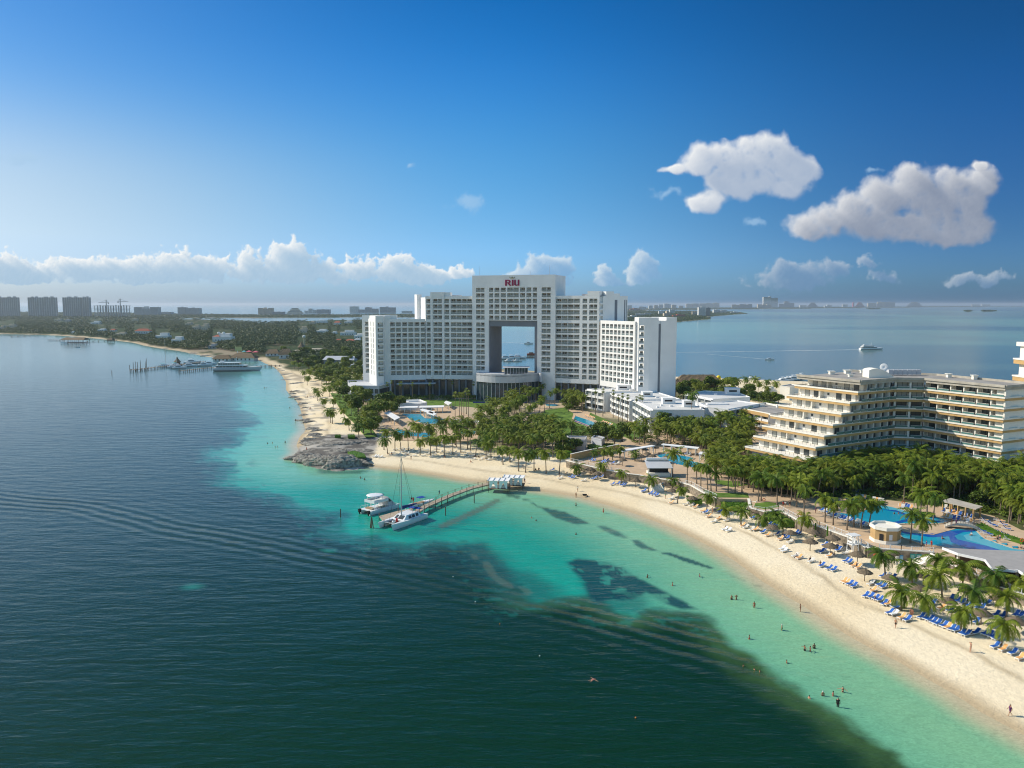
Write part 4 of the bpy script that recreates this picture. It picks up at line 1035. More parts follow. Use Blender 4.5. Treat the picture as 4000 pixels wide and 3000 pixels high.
def fan_crown(seed, r=1.25):
    rg = random.Random(seed); mb = MB()
    for i in range(34):
        az = 2.399*i+rg.uniform(-.2,.2); el = R(85-150*(i/34)+rg.uniform(-8,8))
        d = Vector((math.cos(az)*math.cos(el), math.sin(az)*math.cos(el), math.sin(el)))
        side = d.cross(Vector((0,0,1))).normalized() if abs(d.z) < .99 else Vector((1,0,0)); upv = side.cross(d)
        c = d*r*.55; mb.add([Vector((0,0,0))-side*.02, Vector((0,0,0))+side*.02, c+side*.02, c-side*.02], [(0,1,2,3)])
        for k in range(7):
            a = R(-66+22*k); t = (d*math.cos(a)+side*math.sin(a)+upv*-.22).normalized()
            mb.add([c, c+(t+side*.12).normalized()*r*.5, c+t*r*.62*rg.uniform(.85,1.1), c+(t-side*.12).normalized()*r*.5], [(0,1,2,3)])
    for i in range(12):
        az = i*.55; x, y = math.cos(az)*.32, math.sin(az)*.32
        mb.add([(x*.5,y*.5,-.1),(x*1.2+y*.3,y*1.2-x*.3,-.5),(x,y,-1.4),(x*1.2-y*.3,y*1.2+x*.3,-.5)], [(0,1,2,3)])
    return mb
def trunk_mesh(seed, h=1.0, lean=.12, r0=.20, r1=.11):
    rg = random.Random(seed); mb = MB(); az = rg.uniform(0, 6.28); n = 7; seg = 6; vs = []
    for j in range(seg+1):
        t = j/seg; off = lean*t*t; c = (math.cos(az)*off*1, math.sin(az)*off*1, t)
        r = (r0+(r1-r0)*t)*(1.35 if j == 0 else 1)
        vs += [(c[0]+r*math.cos(6.283*i/n), c[1]+r*math.sin(6.283*i/n), c[2]*1.0) for i in range(n)]
    mb.add(vs, [(j*n+i, j*n+(i+1)%n, (j+1)*n+(i+1)%n, (j+1)*n+i) for j in range(seg) for i in range(n)])
    return mb, (math.cos(az)*lean, math.sin(az)*lean)
def mesh_of(mb, name, m):
    o = mb.build(name, m); me = o.data; bpy.data.objects.remove(o); return me
PCR = [mesh_of(palm_crown(i, 3.5, (22,24,21,24,20,23)[i], (.85,1.0,.75,.9,1.05,.7)[i]), 'crown', m_palm) for i in range(6)]
FCR = [mesh_of(fan_crown(20+i), 'crown', m_fan) for i in range(3)]
TRK = []
for i in range(5):
    mb, off = trunk_mesh(i, 1, (.4,.9,.2,1.3,.6)[i], .19, .11); TRK.append((mesh_of(mb, 'trunk', m_trunk), off))
FTK = [(mesh_of(trunk_mesh(9, 1, .12, .17, .10)[0], 'trunk', m_trunk), (0,0))]
NPALM = 0
def palm(px, py, h, label, group, kind='coco', sc=1.0):
    global NPALM; NPALM += 1
    p = G(px, py); i = rnd.randrange(6); h *= 1.12
    r = empty('coconut_palm' if kind == 'coco' else 'fan_palm', p, label, 'palm tree', group)
    r.rotation_euler = (0, 0, rnd.uniform(0, 6.28))
    if kind == 'coco':
        me, off = rnd.choice(TRK); inst('trunk', me, r, sc=(1,1,h))
        c = inst('crown', PCR[i], r, (off[0], off[1], h-.1), rnd.uniform(0,6.28), sc*rnd.uniform(.92,1.15))
        c.rotation_euler = (rnd.uniform(-.09,.09), rnd.uniform(-.09,.09), rnd.uniform(0,6.28))
    else:
        me, off = FTK[0]; inst('trunk', me, r, sc=(1,1,h)); inst('crown', rnd.choice(FCR), r, (0,0,h), rnd.uniform(0,6.28), sc*rnd.uniform(.9,1.15))
    return r
ORD = ['first','second','third','fourth','fifth','sixth','seventh','eighth','ninth','tenth','eleventh','twelfth','thirteenth','fourteenth','fifteenth','sixteenth','seventeenth','eighteenth','nineteenth','twentieth']
def nth(i, n):
    if n == 1: return ''
    if n == 2: return ('left','right')[i]
    if i == 0: return 'leftmost'
    if i == n-1: return 'rightmost'
    if i == n-2 and n > 4: return 'second from the right'
    return ORD[i]+' from the left'
def palms(pts, hr, what, where, group, kind='coco', sc=1.0):
    pts = sorted(pts); n = len(pts)
    for i, (x, y) in enumerate(pts):
        k = nth(i, n)
        lab = f"{what} {where}" if not k else (f"{k} {what} {where}" if ' ' not in k else f"{what} {where}, {k}")
        palm(x, y, rnd.uniform(*hr), lab, group, kind, sc)
def inpoly(x, y, P):
    c = False
    for i in range(len(P)):
        (ax, ay), (bx, by) = P[i], P[(i+1) % len(P)]
        if (ay > y) != (by > y) and x < (bx-ax)*(y-ay)/(by-ay)+ax: c = not c
    return c
def scatter(P, n, dmin, avoid=()):
    xs_ = [p[0] for p in P]; ys_ = [p[1] for p in P]; out = []; W_ = []; tries = 0
    while len(out) < n and tries < 20000:
        tries += 1
        x = rnd.uniform(min(xs_), max(xs_)); y = rnd.uniform(min(ys_), max(ys_))
        if not inpoly(x, y, P) or any(inpoly(x, y, a) for a in avoid): continue
        w_ = W(x, y, 2.2)
        if any((w_[0]-q[0])**2+(w_[1]-q[1])**2 < dmin**2 for q in W_): continue
        out.append((x, y)); W_.append(w_)
    return out
def grove(P, n, dmin, hr, label, group, kind='coco', sc=1.0, avoid=()):
    for x, y in scatter(P, n, dmin, avoid): palm(x, y, rnd.uniform(*hr), label, group, kind, sc)
q4 = lambda l, ox, oy, s=2.765: [(ox+x/s, oy+y/s) for x, y in l]
# pools (traced) – also kept free of planting
POOLS = {
 'main': [(3288,1944),(3310,1942),(3370,1952),(3420,1968),(3416,1974),(3460,1974),(3520,1988),(3570,2005),(3590,2012),(3640,2015),(3705,2032),(3712,2040),(3690,2046),(3620,2050),(3540,2048),(3480,2052),(3420,2050),(3360,2040),(3300,2030),(3262,2015),(3250,2000),(3330,2008),(3380,1990),(3330,1965)],
 'lower': [(3514,2072),(3560,2080),(3640,2088),(3690,2075),(3730,2064),(3810,2066),(3822,2076),(3850,2104),(3900,2122),(3960,2142),(4060,2160),(4060,2200),(3960,2178),(3860,2170),(3760,2160),(3690,2140),(3600,2128),(3520,2102),(3508,2090)],
 'mid': [(2560,1782),(2575,1772),(2620,1772),(2700,1785),(2716,1792),(2700,1800),(2770,1815),(2785,1822),(2760,1828),(2700,1826),(2640,1815),(2590,1795)],
 'lap': [(2246,1623),(2300,1640),(2370,1668),(2400,1680),(2380,1694),(2340,1690),(2290,1660),(2236,1640)],
 'garden_a': [(1566,1616),(1600,1617),(1645,1618),(1665,1634),(1745,1636),(1735,1650),(1700,1657),(1650,1655),(1600,1640)],
 'garden_b': [(1535,1672),(1620,1690),(1700,1690),(1680,1712),(1560,1700)],
 'garden_c': [(1790,1684),(1862,1682),(1860,1697),(1800,1695)],
}
AV = list(POOLS.values())
gb = 'coconut palms on the sand'
P1 = [(3457,2259),(3520,2383),(3562,2285),(3610,2410),(3643,2277),(3679,2341),(3752,2469),(3759,2300),(3797,2401),(3887,2325),(3911,2527),(3931,2417),(3998,2350)]
L1 = ['green coconut palm beside the blue board and the sand steps','sunlit coconut palm at the end of the front lounger row','bushy coconut palm left of the bar roof','low yellow-green coconut palm with drooping fronds above the loungers','slim coconut palm behind the thatched parasols by the bar','coconut palm in the second line between two thatched parasols','coconut palm rising out of the long front row of blue loungers','tall coconut palm against the bar roof corner','coconut palm with a yellow frond in the middle of the lounger rows','coconut palm in front of the bar opening','foremost coconut palm by the last loungers at lower right','coconut palm with an orange frond at the right edge','coconut palm cut by the right edge below the bar']
for (x, y), l in zip(P1, L1): palm(x, y, rnd.uniform(3.3, 5.2), l, gb, sc=rnd.uniform(.98, 1.2))
P2 = [(2250,1859),(2361,1866),(2426,1891),(2533,1922),(2627,1915),(2646,1965),(2760,2001),(2840,2030),(2894,2048),(2958,2070),(3017,2048),(3059,2088),(3127,2088)]
palms(P2, (2.6, 4.2), 'young coconut palm', 'between pier and stone bastion', gb, sc=.85)
palms([(2026,1841),(2053,1846),(2086,1841),(2133,1850),(2185,1851)], (5.5,7), 'tall coconut palm', 'on the sand behind the pier cabanas', gb)
palms([(1858,1783),(1898,1794),(1918,1786),(1965,1815),(1992,1806)], (4.5,6), 'coconut palm', 'at the sand edge in the middle of the bay', gb)
palms([(1500,1757),(1514,1772),(1543,1761),(1566,1757),(1595,1761),(1641,1779),(1682,1779),(1706,1768),(1735,1783),(1769,1775),(1800,1768)], (5,7), 'coconut palm', 'in the front line of the hotel beach', gb)
palms([(1402,1709),(1364,1681),(1348,1656),(1292,1652),(1299,1655)], (4.5,6.5), 'coconut palm', 'on the sand above the grey rocks', gb)
palms([(1302,1598),(1266,1595),(1241,1566),(1226,1555),(1261,1548),(1288,1551)], (4,5.5), 'coconut palm', 'on the rocky strip of the left beach', gb)
gg = 'coconut palms in the hotel gardens'
grove([(1545,1712),(1700,1716),(1900,1700),(2240,1690),(2230,1760),(2170,1800),(2000,1796),(1900,1766),(1545,1735)], 30, 4.2, (6,8), 'coconut palm in the grove behind the middle of the bay', gg, avoid=AV)
palms([(2136+(1966-2136)*i/8, 1550+(1668-1550)*i/8) for i in range(9)], (7.5,8.5), 'royal palm', 'in the left row along the garden walk', gg, sc=.95)
palms([(2186+(2068-2186)*i/6, 1562+(1660-1562)*i/6) for i in range(7)], (7,8), 'royal palm', 'in the right row along the garden walk', gg, sc=.9)
palms([(2178,1545),(2196,1546)], (11,12.5), 'tallest coconut palm', 'before the right wing of the crescent hotel', gg, sc=1.15)
gf = 'fan palms in the hotel gardens'
palms([(1513,1560),(1530,1558),(1563,1568),(1568,1566),(1612,1562),(1680,1566),(1768,1560),(1850,1558)], (8,10), 'thin fan palm', 'before the left hotel wing', gf, 'fan')
palms([(1795,1630),(1803,1622),(1812,1630),(1822,1618),(1830,1628),(1778,1632)], (9.5,11.5), 'tall fan palm', 'right of the garden pool', gf, 'fan', 1.1)
palms([(2326,1620),(2355,1627),(2395,1631),(2415,1647),(2431,1645),(2451,1652),(2485,1652),(2498,1656),(2507,1654)], (10.5,12), 'tall fan palm', 'against the white villa balconies', gf, 'fan')
palms([(2270,1605),(2255,1590)], (7,8), 'fan palm', 'left of the first villa block', gf, 'fan')
grove([(2440,1705),(2640,1690),(2760,1690),(2900,1650),(2950,1700),(2900,1770),(2800,1770),(2700,1755),(2560,1745),(2470,1745)], 26, 4.2, (4.5,7), 'coconut palm in the grove between the villas and the lagoon pool', gg, avoid=AV)
palms([(2700,1668)], (13,14), 'coconut palm', 'taller than the rest, shading the white villa wall', gg, sc=1.3)
gt = 'coconut palms before the terraced hotel'
grove([(2905,1855),(3050,1885),(3150,1915),(3150,1965),(3060,1945),(2940,1905)], 18, 3.2, (4.8,6.8), 'coconut palm at the sunlit corner of the terraced hotel', gt, avoid=AV)
grove([(3160,1900),(3330,1868),(3480,1850),(3560,1865),(3480,1925),(3350,1935),(3190,1955)], 28, 3.0, (5,7.2), 'coconut palm in the shade below the terraced hotel', gt, avoid=AV)
grove([(3490,1858),(3620,1862),(3760,1905),(3760,1965),(3640,1960),(3560,1950),(3490,1925)], 28, 3.0, (6,8.8), 'coconut palm in the grove behind the pool pergola', gt, avoid=AV)
grove([(3770,1905),(3900,1925),(4040,1890),(4040,2080),(3960,2060),(3900,2010),(3800,1968)], 34, 3.0, (6,8.5), 'coconut palm in the dense grove at the right edge', gt, avoid=AV)
palms([(2963,1958),(2973,1956),(3035,1974),(3111,1980),(3140,2012)], (5.5,7.5), 'leaning coconut palm', 'on the promenade above the stone bastion', gt)
palms([(3222,2040),(3254,2050),(3308,2069),(3335,2058),(3363,2064),(3395,2060)], (5,6.5), 'coconut palm', 'between the promenade and the long pool', gt)
palms([(3556,2122),(3600,2133)], (5.5,6.5), 'coconut palm', 'standing between the eight-sided kiosk and the lower pool', gt)
palms([(3580,2018),(3594,2024),(3620,2022),(3645,2039)], (5,6.5), 'coconut palm', 'on the planted spit of the long pool', gt)
palms([(3531,1952)], (5.5,6), 'coconut palm', 'with a red lifebuoy on its trunk by the pool', gt)
palms([(2684,1886),(2721,1889),(2737,1907),(2764,1915),(2777,1918),(2798,1918),(2844,1925),(2871,1925),(2898,1925)], (5,6.5), 'slender palm', 'in the row on the promenade by the lawn', gt, sc=.72)
palms([(2627,1862)], (7,7.5), 'dark coconut palm', 'right of the beach bar hut', gt, sc=1.15)
palms([(2316,1795),(2358,1800),(2372,1783),(2393,1797),(2420,1790),(2440,1790),(2480,1800)], (2.2,3.6), 'small yellowish palm', 'on the paved terrace by the tan wall', gt, sc=.66)
palms([(2885,1530),(2915,1532),(2945,1528),(2990,1540),(3030,1545),(2960,1545),(2840,1525)], (6,8), 'dark coconut palm', 'behind the villas by the lagoon', gg, sc=1.1)
palms([(1165,1450),(1150,1440),(1190,1490),(1200,1505),(1210,1480),(1300,1540),(1330,1530)], (5,6.5), 'coconut palm', 'beside the far sandy cove', gg)
# ------------------------------------------------------------------ broad-leaved trees
def tree_crown(seed, rx, rz, n, q, m, lobes=9):
    rg = random.Random(seed); mb = MB(); L2 = []
    for i in range(lobes):
        a = rg.uniform(0, 6.28); rr_ = rg.uniform(.2,.72)*rx; L2.append((math.cos(a)*rr_, math.sin(a)*rr_, rg.uniform(-.25,.55)*rz, rg.uniform(.35,.55)*rx))
    for i in range(n):
        lx, ly, lz, lr = rg.choice(L2)
        d = Vector((rg.gauss(0,1), rg.gauss(0,1), rg.gauss(.25,1))).normalized(); k = lr*rg.uniform(.72,1.08)
        c = Vector((lx, ly, lz))+Vector((d.x*k, d.y*k, d.z*k*rz/rx*1.1))
        u = Vector((rg.gauss(0,1), rg.gauss(0,1), rg.gauss(0,.6))).normalized(); v = u.cross(d+Vector((rg.gauss(0,.5),rg.gauss(0,.5),.3))).normalized()
        s_ = q*rg.uniform(.6,1.25)
        mb.add([c-u*s_, c-v*s_*.6, c+u*s_, c+v*s_*.6], [(0,1,2,3)])
    return mesh_of(mb, 'crown', m)
TCR = [tree_crown(50+i, 3.6, 2.7, 1500, .42, m_leaf) for i in range(4)]
mb = MB(); mb.tube((0,0,0),(.1,0,2.6),.28,.2); mb.tube((.1,0,2.4),(1.2,.5,4.2),.16,.07); mb.tube((.1,0,2.4),(-1.1,.6,4.3),.16,.07); mb.tube((.1,0,2.4),(.1,-1.1,4.3),.16,.07)
TTR = mesh_of(mb, 'trunk', m_bark)
def tree(px, py, s, label, group):
    p = G(px, py); r = empty('broadleaf_tree', p, label, 'tree', group, rnd.uniform(0,6.28)); r.scale = (s, s, s*rnd.uniform(.85,1.05))
    inst('trunk', TTR, r); inst('crown', rnd.choice(TCR), r, (0,0,4.3)); return r
def trees(pts, sr, what, where, group):
    pts = sorted(pts); n = len(pts)
    for i, (x, y) in enumerate(pts):
        k = nth(i, n); lab = f"{what} {where}" if not k else (f"{k} {what} {where}" if ' ' not in k else f"{what} {where}, {k}")
        tree(x, y, rnd.uniform(*sr), lab, group)
gtr = 'broad-leaved trees in the gardens'
trees([(1400,1622),(1445,1640),(1480,1632),(1500,1605)], (1.3,1.6), 'big round dark tree', 'beside the garden pool', gtr)
trees([(1340,1560),(1370,1540),(1395,1565),(1360,1590),(1420,1580)], (1.1,1.4), 'broad green tree', 'left of the crescent hotel podium', gtr)
trees([(1420,1695),(1450,1702),(1460,1680)], (.9,1.15), 'low round tree', 'at the edge of the beach lawn', gtr)
trees([(1530,1622),(1560,1600),(1520,1590)], (1,1.25), 'yellowish round tree', 'left of the garden pool', gtr)
tree_labels = 'tree in the green belt between the far cove and the crescent hotel'
for x, y in scatter([(1180,1425),(1400,1420),(1415,1520),(1370,1540),(1300,1535),(1230,1480)], 34, 7): tree(x, y, rnd.uniform(.95,1.45), tree_labels, 'trees of the green belt')
for x, y in scatter([(1100,1378),(1400,1385),(1400,1425),(1180,1425),(1130,1400)], 22, 12): tree(x, y, rnd.uniform(1.0,1.6), 'tree behind the far cove near the thatched roofs', 'trees behind the far cove')
trees([(2185,1785),(2215,1775),(2250,1765),(2200,1760)], (.7,.95), 'bushy dark tree', 'above the hedge by the beach club roof', gtr)
trees([(2340,1735),(2375,1722),(2400,1738),(2430,1725),(2350,1715)], (.9,1.2), 'dark tree', 'right of the beach club roof', gtr)
trees([(2590,1680),(2620,1668),(2650,1676),(2680,1690),(2560,1690),(2600,1700),(2720,1690)], (.95,1.3), 'green tree', 'before the grey villa end wall', gtr)
trees([(2650,1535),(2690,1530),(2720,1527),(2760,1524),(2800,1522),(2830,1520),(2860,1520),(2640,1550),(2670,1560)], (1.0,1.4), 'brownish green tree', 'around the thatched hall', gtr)
trees([(2905,1560),(2940,1565),(2975,1570),(3010,1575),(3040,1578),(2930,1548)], (.9,1.2), 'sunlit yellow-green tree', 'behind the annex roof', gtr)
trees([(2215,1590),(2240,1600),(2220,1610),(2265,1580)], (.7,.9), 'garden tree', 'beside the small round pool', gtr)
for x, y in scatter([(3180,1900),(3560,1862),(3760,1905),(4040,1890),(4040,2060),(3900,1990),(3700,1965),(3500,1930),(3200,1940)], 40, 4, AV): tree(x, y, rnd.uniform(.6,.9), 'undergrowth tree below the palms before the terraced hotel', 'undergrowth trees')
# ------------------------------------------------------------------ hedges
def hedge(poly, z, h, label, n=900, q=.16):
    rg = random.Random(int(poly[0][0])); P = [W(x, y, z) for x, y in poly]; cxx = sum(p[0] for p in P)/len(P); cyy = sum(p[1] for p in P)/len(P)
    mb = MB(); mb.prism([(cxx+(x-cxx)*.93-cxx, cyy+(y-cyy)*.93-cyy) for x, y in P], 0, h*.9)
    xs_ = [p[0] for p in P]; ys_ = [p[1] for p in P]; k = 0
    while k < n:
        x = rg.uniform(min(xs_), max(xs_)); y = rg.uniform(min(ys_), max(ys_))
        if not inpoly(x, y, P): continue
        k += 1; zz = h*(rg.uniform(.9,1.12) if rg.random() < .6 else rg.uniform(.1,1))
        u = Vector((rg.gauss(0,1), rg.gauss(0,1), rg.gauss(0,.5))).normalized()*q; v = Vector((rg.gauss(0,1), rg.gauss(0,1), rg.gauss(0,.5))).normalized()*q
        c = Vector((x-cxx, y-cyy, zz)); mb.add([c-u, c-v, c+u, c+v], [(0,1,2,3)])
    o = mb.build('hedge', m_hedge); o.location = (cxx, cyy, z); tag(o, label, 'hedge'); return o
hedge([(2812,1972),(2925,1972),(2925,1990),(2880,1998),(2840,1990),(2815,1982)], 2.1, 1.3, 'bright green clipped hedge left of the stone bastion')
hedge([(2250,1812),(2300,1824),(2370,1842),(2405,1850),(2400,1862),(2330,1848),(2260,1828)], 2.1, 1.2, 'long green hedge below the terrace with the tan wall')
hedge([(2680,1946),(2740,1962),(2745,1972),(2700,1966),(2682,1956)], 2.1, 1.0, 'small green hedge by the curved stone stair')
hedge([(2990,2022),(3040,2020),(3120,2046),(3130,2062),(3060,2058),(3000,2042)], 2.1, 1.7, 'deep green shrubs right of the stone bastion')
hedge([(2165,1752),(2225,1752),(2235,1790),(2175,1796)], 2.1, 2.0, 'thick bright green bush left of the tan wall')
hedge([(2290,1752),(2330,1745),(2400,1745),(2400,1756),(2320,1762)], 2.1, 1.6, 'low green bush in front of the beach club roof')
hedge([(1308,1706),(1332,1706),(1332,1712),(1308,1712)], 2.2, 1.0, 'little clipped hedge on the grey rocks, left of two', 200)
hedge([(1358,1705),(1386,1705),(1388,1713),(1358,1713)], 2.2, 1.0, 'little clipped hedge on the grey rocks, right of two', 200)
hedge([(1355,1770),(1385,1766),(1425,1778),(1432,1790),(1400,1792),(1368,1784)], 2.4, .7, 'low green scrub on the rocky point', 400)
hedge([(3800,2060),(3900,2100),(4000,2130),(4010,2122),(3910,2090),(3830,2050)], 4.2, .8, 'low planting strip along the pool deck at the right', 400)
hedge([(3565,2005),(3640,2010),(3650,2022),(3600,2020)], 4.2, .7, 'low shrubs on the planted spit in the pool', 300)
hedge([(3424,1966),(3455,1966),(3455,1974),(3420,1973)], 4.2, .7, 'small shrub bed at the pool rim beside the towel stand', 200)
# ------------------------------------------------------------------ woods too far off to count
def canopy(name, specs, m, seed=5):
    rg = np.random.default_rng(seed); V = []; nq = 0
    for pts, size, q, nfc, hgt in specs:
        k = len(pts); 
        if k == 0: continue
        P = np.array(pts)                          # (k,3) base points
        sz = np.array(size)[:,None]
        d = rg.normal(size=(k, nfc, 3)); d[...,2] = np.abs(d[...,2])*.9+.05; d /= np.linalg.norm(d, axis=2, keepdims=True)
        rad = sz*rg.uniform(.72, 1.05, (k, nfc))
        c = P[:,None,:]+np.stack([d[...,0]*rad, d[...,1]*rad, hgt*sz*.5*rg.uniform(.8,1.4,(k,1))+d[...,2]*rad*.62*hgt], 2)
        u = rg.normal(size=(k, nfc, 3)); u /= np.linalg.norm(u, axis=2, keepdims=True)
        v = np.cross(u, d); v /= np.linalg.norm(v, axis=2, keepdims=True)+1e-6
        s_ = (sz*q*rg.uniform(.7,1.3,(k,nfc)))[...,None]
        quad = np.stack([c-u*s_, c-v*s_*.7, c+u*s_, c+v*s_*.7], 2); V.append(quad.reshape(-1,3)); nq += k*nfc
    V = np.concatenate(V).astype(np.float32); me = bpy.data.meshes.new(name)
    me.vertices.add(len(V)); me.vertices.foreach_set('co', V.ravel()); me.loops.add(len(V)); me.loops.foreach_set('vertex_index', np.arange(len(V), dtype=np.int32))
    me.polygons.add(nq); me.polygons.foreach_set('loop_start', np.arange(0, len(V), 4, dtype=np.int32)); me.update(calc_edges=True); me.materials.append(m)
    o = bpy.data.objects.new(name, me); col.objects.link(o); return tag(o, kind='stuff')
def pxfill(P, sx, sy, clear=()):
    out = []; xs_ = [p[0] for p in P]; ys_ = [p[1] for p in P]; y = min(ys_)
    while y < max(ys_):
        x = min(xs_)+rnd.uniform(0, sx)
        while x < max(xs_):
            X, Y = x+rnd.uniform(-.5,.5)*sx, y+rnd.uniform(-.5,.5)*sy
            if inpoly(X, Y, P) and not any(abs(X-a)*2 < b+8 and d_-14 < Y-c_ < 7 for a, c_, b, d_ in clear): out.append((X, Y))
            x += sx
        y += sy*(1+.0*y)
    return out
HOUSES = []   # filled below: (px, py base, width px, -height px) kept clear of canopy in front
# ================================================================== houses in the woods and the far shores
m_wh = mat('white_house_wall', (.76,.75,.71), .85, .06, .2)
m_be = mat('beige_house_wall', (.58,.49,.36), .85, .08, .2)
m_gy = mat('grey_house_wall', (.36,.37,.37), .85, .08, .2)
m_pk = mat('pink_awning', (.75,.16,.20), .7)
m_tq = mat('teal_awning', (.12,.42,.42), .7)
m_twr = mat('far_tower_wall', (.46,.48,.47), .8, .08, .02)
m_win = mat('far_window_band', (.12,.15,.17), .2, spec=.6)
def hip(mb, w, d, z0, z1, r, ov=.5):
    w += ov; d += ov
    mb.add([(-w,-d,z0),(w,-d,z0),(w,d,z0),(-w,d,z0),(-r,0,z1),(r,0,z1)], [(0,1,5,4),(1,2,5),(2,3,4,5),(3,0,4),(3,2,1,0)])
def house(px, py, w, h, kind, label, cat='house', group=None, depth=None):
    p = G(px, py); W_ = w/F*p.y; Hh = max(2.5, h/F*p.y); D = depth or min(W_*.8, 14)
    r = empty({'thatch':'thatched_house','red':'red_roofed_house','white':'white_house','grey':'grey_house','beige':'beige_house','gable':'hangar','cone':'thatched_pavilion','tower':'water_tower','villa':'domed_villa','deco':'low_building'}[kind], (p.x, p.y+D/2, p.z), label, cat, group, rnd.uniform(-.12,.12))
    a, d = W_/2, D/2
    wm_ = {'red':m_wh,'thatch':m_wh,'white':m_wh,'grey':m_gy,'beige':m_be,'gable':m_gy,'cone':m_be,'tower':m_be,'villa':m_wh,'deco':m_be}[kind]
    b = MB()
    if kind in ('red','thatch','gable'):
        zz = Hh*(.55 if kind != 'thatch' else .45); b.box(-a*.88,a*.88,-d*.85,d*.85,0,zz); b.build('wall', wm_, r)
        t = MB()
        if kind == 'thatch': thatch(t, a, d, zz-.4, Hh, a*.55, .3, 10)
        else: hip(t, a*.92, d*.9, zz, Hh, a*(.5 if kind == 'red' else .85))
        t.build('roof', {'red':m_tile_red,'thatch':m_thatch,'gable':m_lgrey}[kind], r)
    elif kind == 'cone':
        b.box(-a*.6,a*.6,-d*.6,d*.6,0,Hh*.3); b.build('wall', m_wood, r); t = MB(); t.lathe((0,0,0), [(a,Hh*.25),(a*.7,Hh*.42),(a*.36,Hh*.66),(.3,Hh),(0,Hh*1.03)], 10); t.build('roof', m_thatch, r)
    elif kind == 'tower':
        b.tube((0,0,0),(0,0,Hh*.78),a*.3,a*.25,8); b.build('shaft', wm_, r); t = MB(); t.lathe((0,0,Hh*.78),[(a*.3,0),(a,Hh*.05),(a,Hh*.18),(a*.5,Hh*.22),(0,Hh*.22)],10); t.build('tank', m_wh, r)
    else:
        b.box(-a,a,-d,d,0,Hh*.62); b.box(-a*.45,a*.75,-d*.4,d*.95,Hh*.62+.003,Hh); b.box(-a-.25,a+.25,-d-.25,d+.25,Hh*.62-.5,Hh*.62-.1); b.build('wall', wm_, r)
        if kind == 'villa':
            for q in (-.5, 0): t = MB(); t.lathe((a*q,0,Hh),[(a*.16,0),(a*.14,a*.09),(a*.07,a*.15),(0,a*.17)],10); t.build('dome', m_wh, r, True)
            t = MB(); hip(t, a*.35, d*.9, Hh*.62, Hh*.82, a*.1); o = t.build('roof', m_tile_red, r); o.location = (-a*.62,0,.02)
    k = max(2, min(5, int(W_/5)))
    for i in range(k):
        x = -a*.75+a*1.5*(i+.2)/k
        wv = MB(); ww = min(1.6, a*.9/k); zb = Hh*.12; wv.box(x, x+ww, -(d*.85 if kind in ('red','thatch','gable') else d)-.06, -(d*.85 if kind in ('red','thatch','gable') else d)+.02, zb, zb+min(1.9, Hh*.32))
        if kind not in ('cone','tower'): wv.build('window', m_glass, r)
    return r
HL = [(394,1294,28,10,'white','small white house among the trees right of the stilt restaurant'),
 (554,1304,64,20,'red','large house with a faded red roof on the left shore'),(468,1313,38,15,'beige','low beige house left of the faded red roof'),
 (632,1326,50,25,'white','white flat-roofed house right of the faded red roof'),(690,1342,42,27,'white','white waterfront house with a bright terrace'),
 (225,1254,26,9,'beige','tiny beige house deep in the trees, far left'),(260,1256,22,8,'grey','tiny grey house beside the tiny beige one'),
 (372,1266,36,12,'white','pale stepped house in the middle of the left wood'),(38,1279,34,13,'beige','cream house at the left edge of the wood'),
 (6,1285,18,14,'beige','cream house cut by the left edge'),(525,1252,22,10,'beige','small ochre house near the far lagoon'),
 (282,1303,12,9,'white','white hut on the left shore'),(440,1295,22,10,'red','little orange-roofed house behind the jetty hut'),
 (764,1287,28,18,'beige','cream villa in the wood, left of the stepped tower house'),(799,1290,28,27,'deco','cream stepped tower house in the wood'),
 (735,1268,24,9,'beige','small ochre house behind the cream villa'),(868,1335,76,32,'villa','white villa with small domes and a red roof above the rocky shore'),
 (830,1362,34,18,'grey','grey concrete house on the rocky shore'),(1060,1392,56,27,'thatch','left thatched hall behind the far cove'),
 (1111,1401,54,38,'thatch','right thatched hall with white walls behind the far cove'),(1175,1364,34,30,'cone','pointed thatched pavilion behind the thatched halls'),
 (1187,1356,12,46,'tower','slim pale tower behind the pointed thatch'),(1205,1379,120,16,'deco','long low sand-coloured building behind the thatched halls'),
 (1222,1395,34,15,'red','small red-roofed house left of the grey hangar'),(1276,1394,46,15,'red','wider red-roofed house left of the grey hangar'),
 (1324,1424,136,32,'gable','wide grey roof with skylights among the trees'),(1334,1436,46,19,'white','white house in front of the wide grey roof, left'),(1390,1436,60,19,'white','white house in front of the wide grey roof, right'),
 (1256,1300,42,14,'white','white house with a bright roof in the middle of the wood'),(1358,1310,60,20,'white','white row house near the hotel, upper'),(1402,1322,38,19,'white','white house touching the hotel silhouette'),
 (1304,1304,22,10,'white','little white house between two larger ones'),(1366,1339,40,14,'red','long pinkish-red roof beside the hotel'),(1322,1335,26,11,'red','short pinkish-red roof left of the long one'),
 (1394,1334,30,12,'white','white flat roof above the pinkish-red roof'),(1183,1299,28,23,'deco','grey stepped tower in the wood'),
 (1255,1261,46,12,'white','white houses on the channel bank, left'),(1317,1268,28,14,'red','white house with a red roof on the channel bank'),(1219,1264,24,9,'beige','beige house on the channel bank'),(1360,1262,30,10,'white','white house on the channel bank nearest the hotel')]
for h in HL: house(*h, group='houses in the wood')
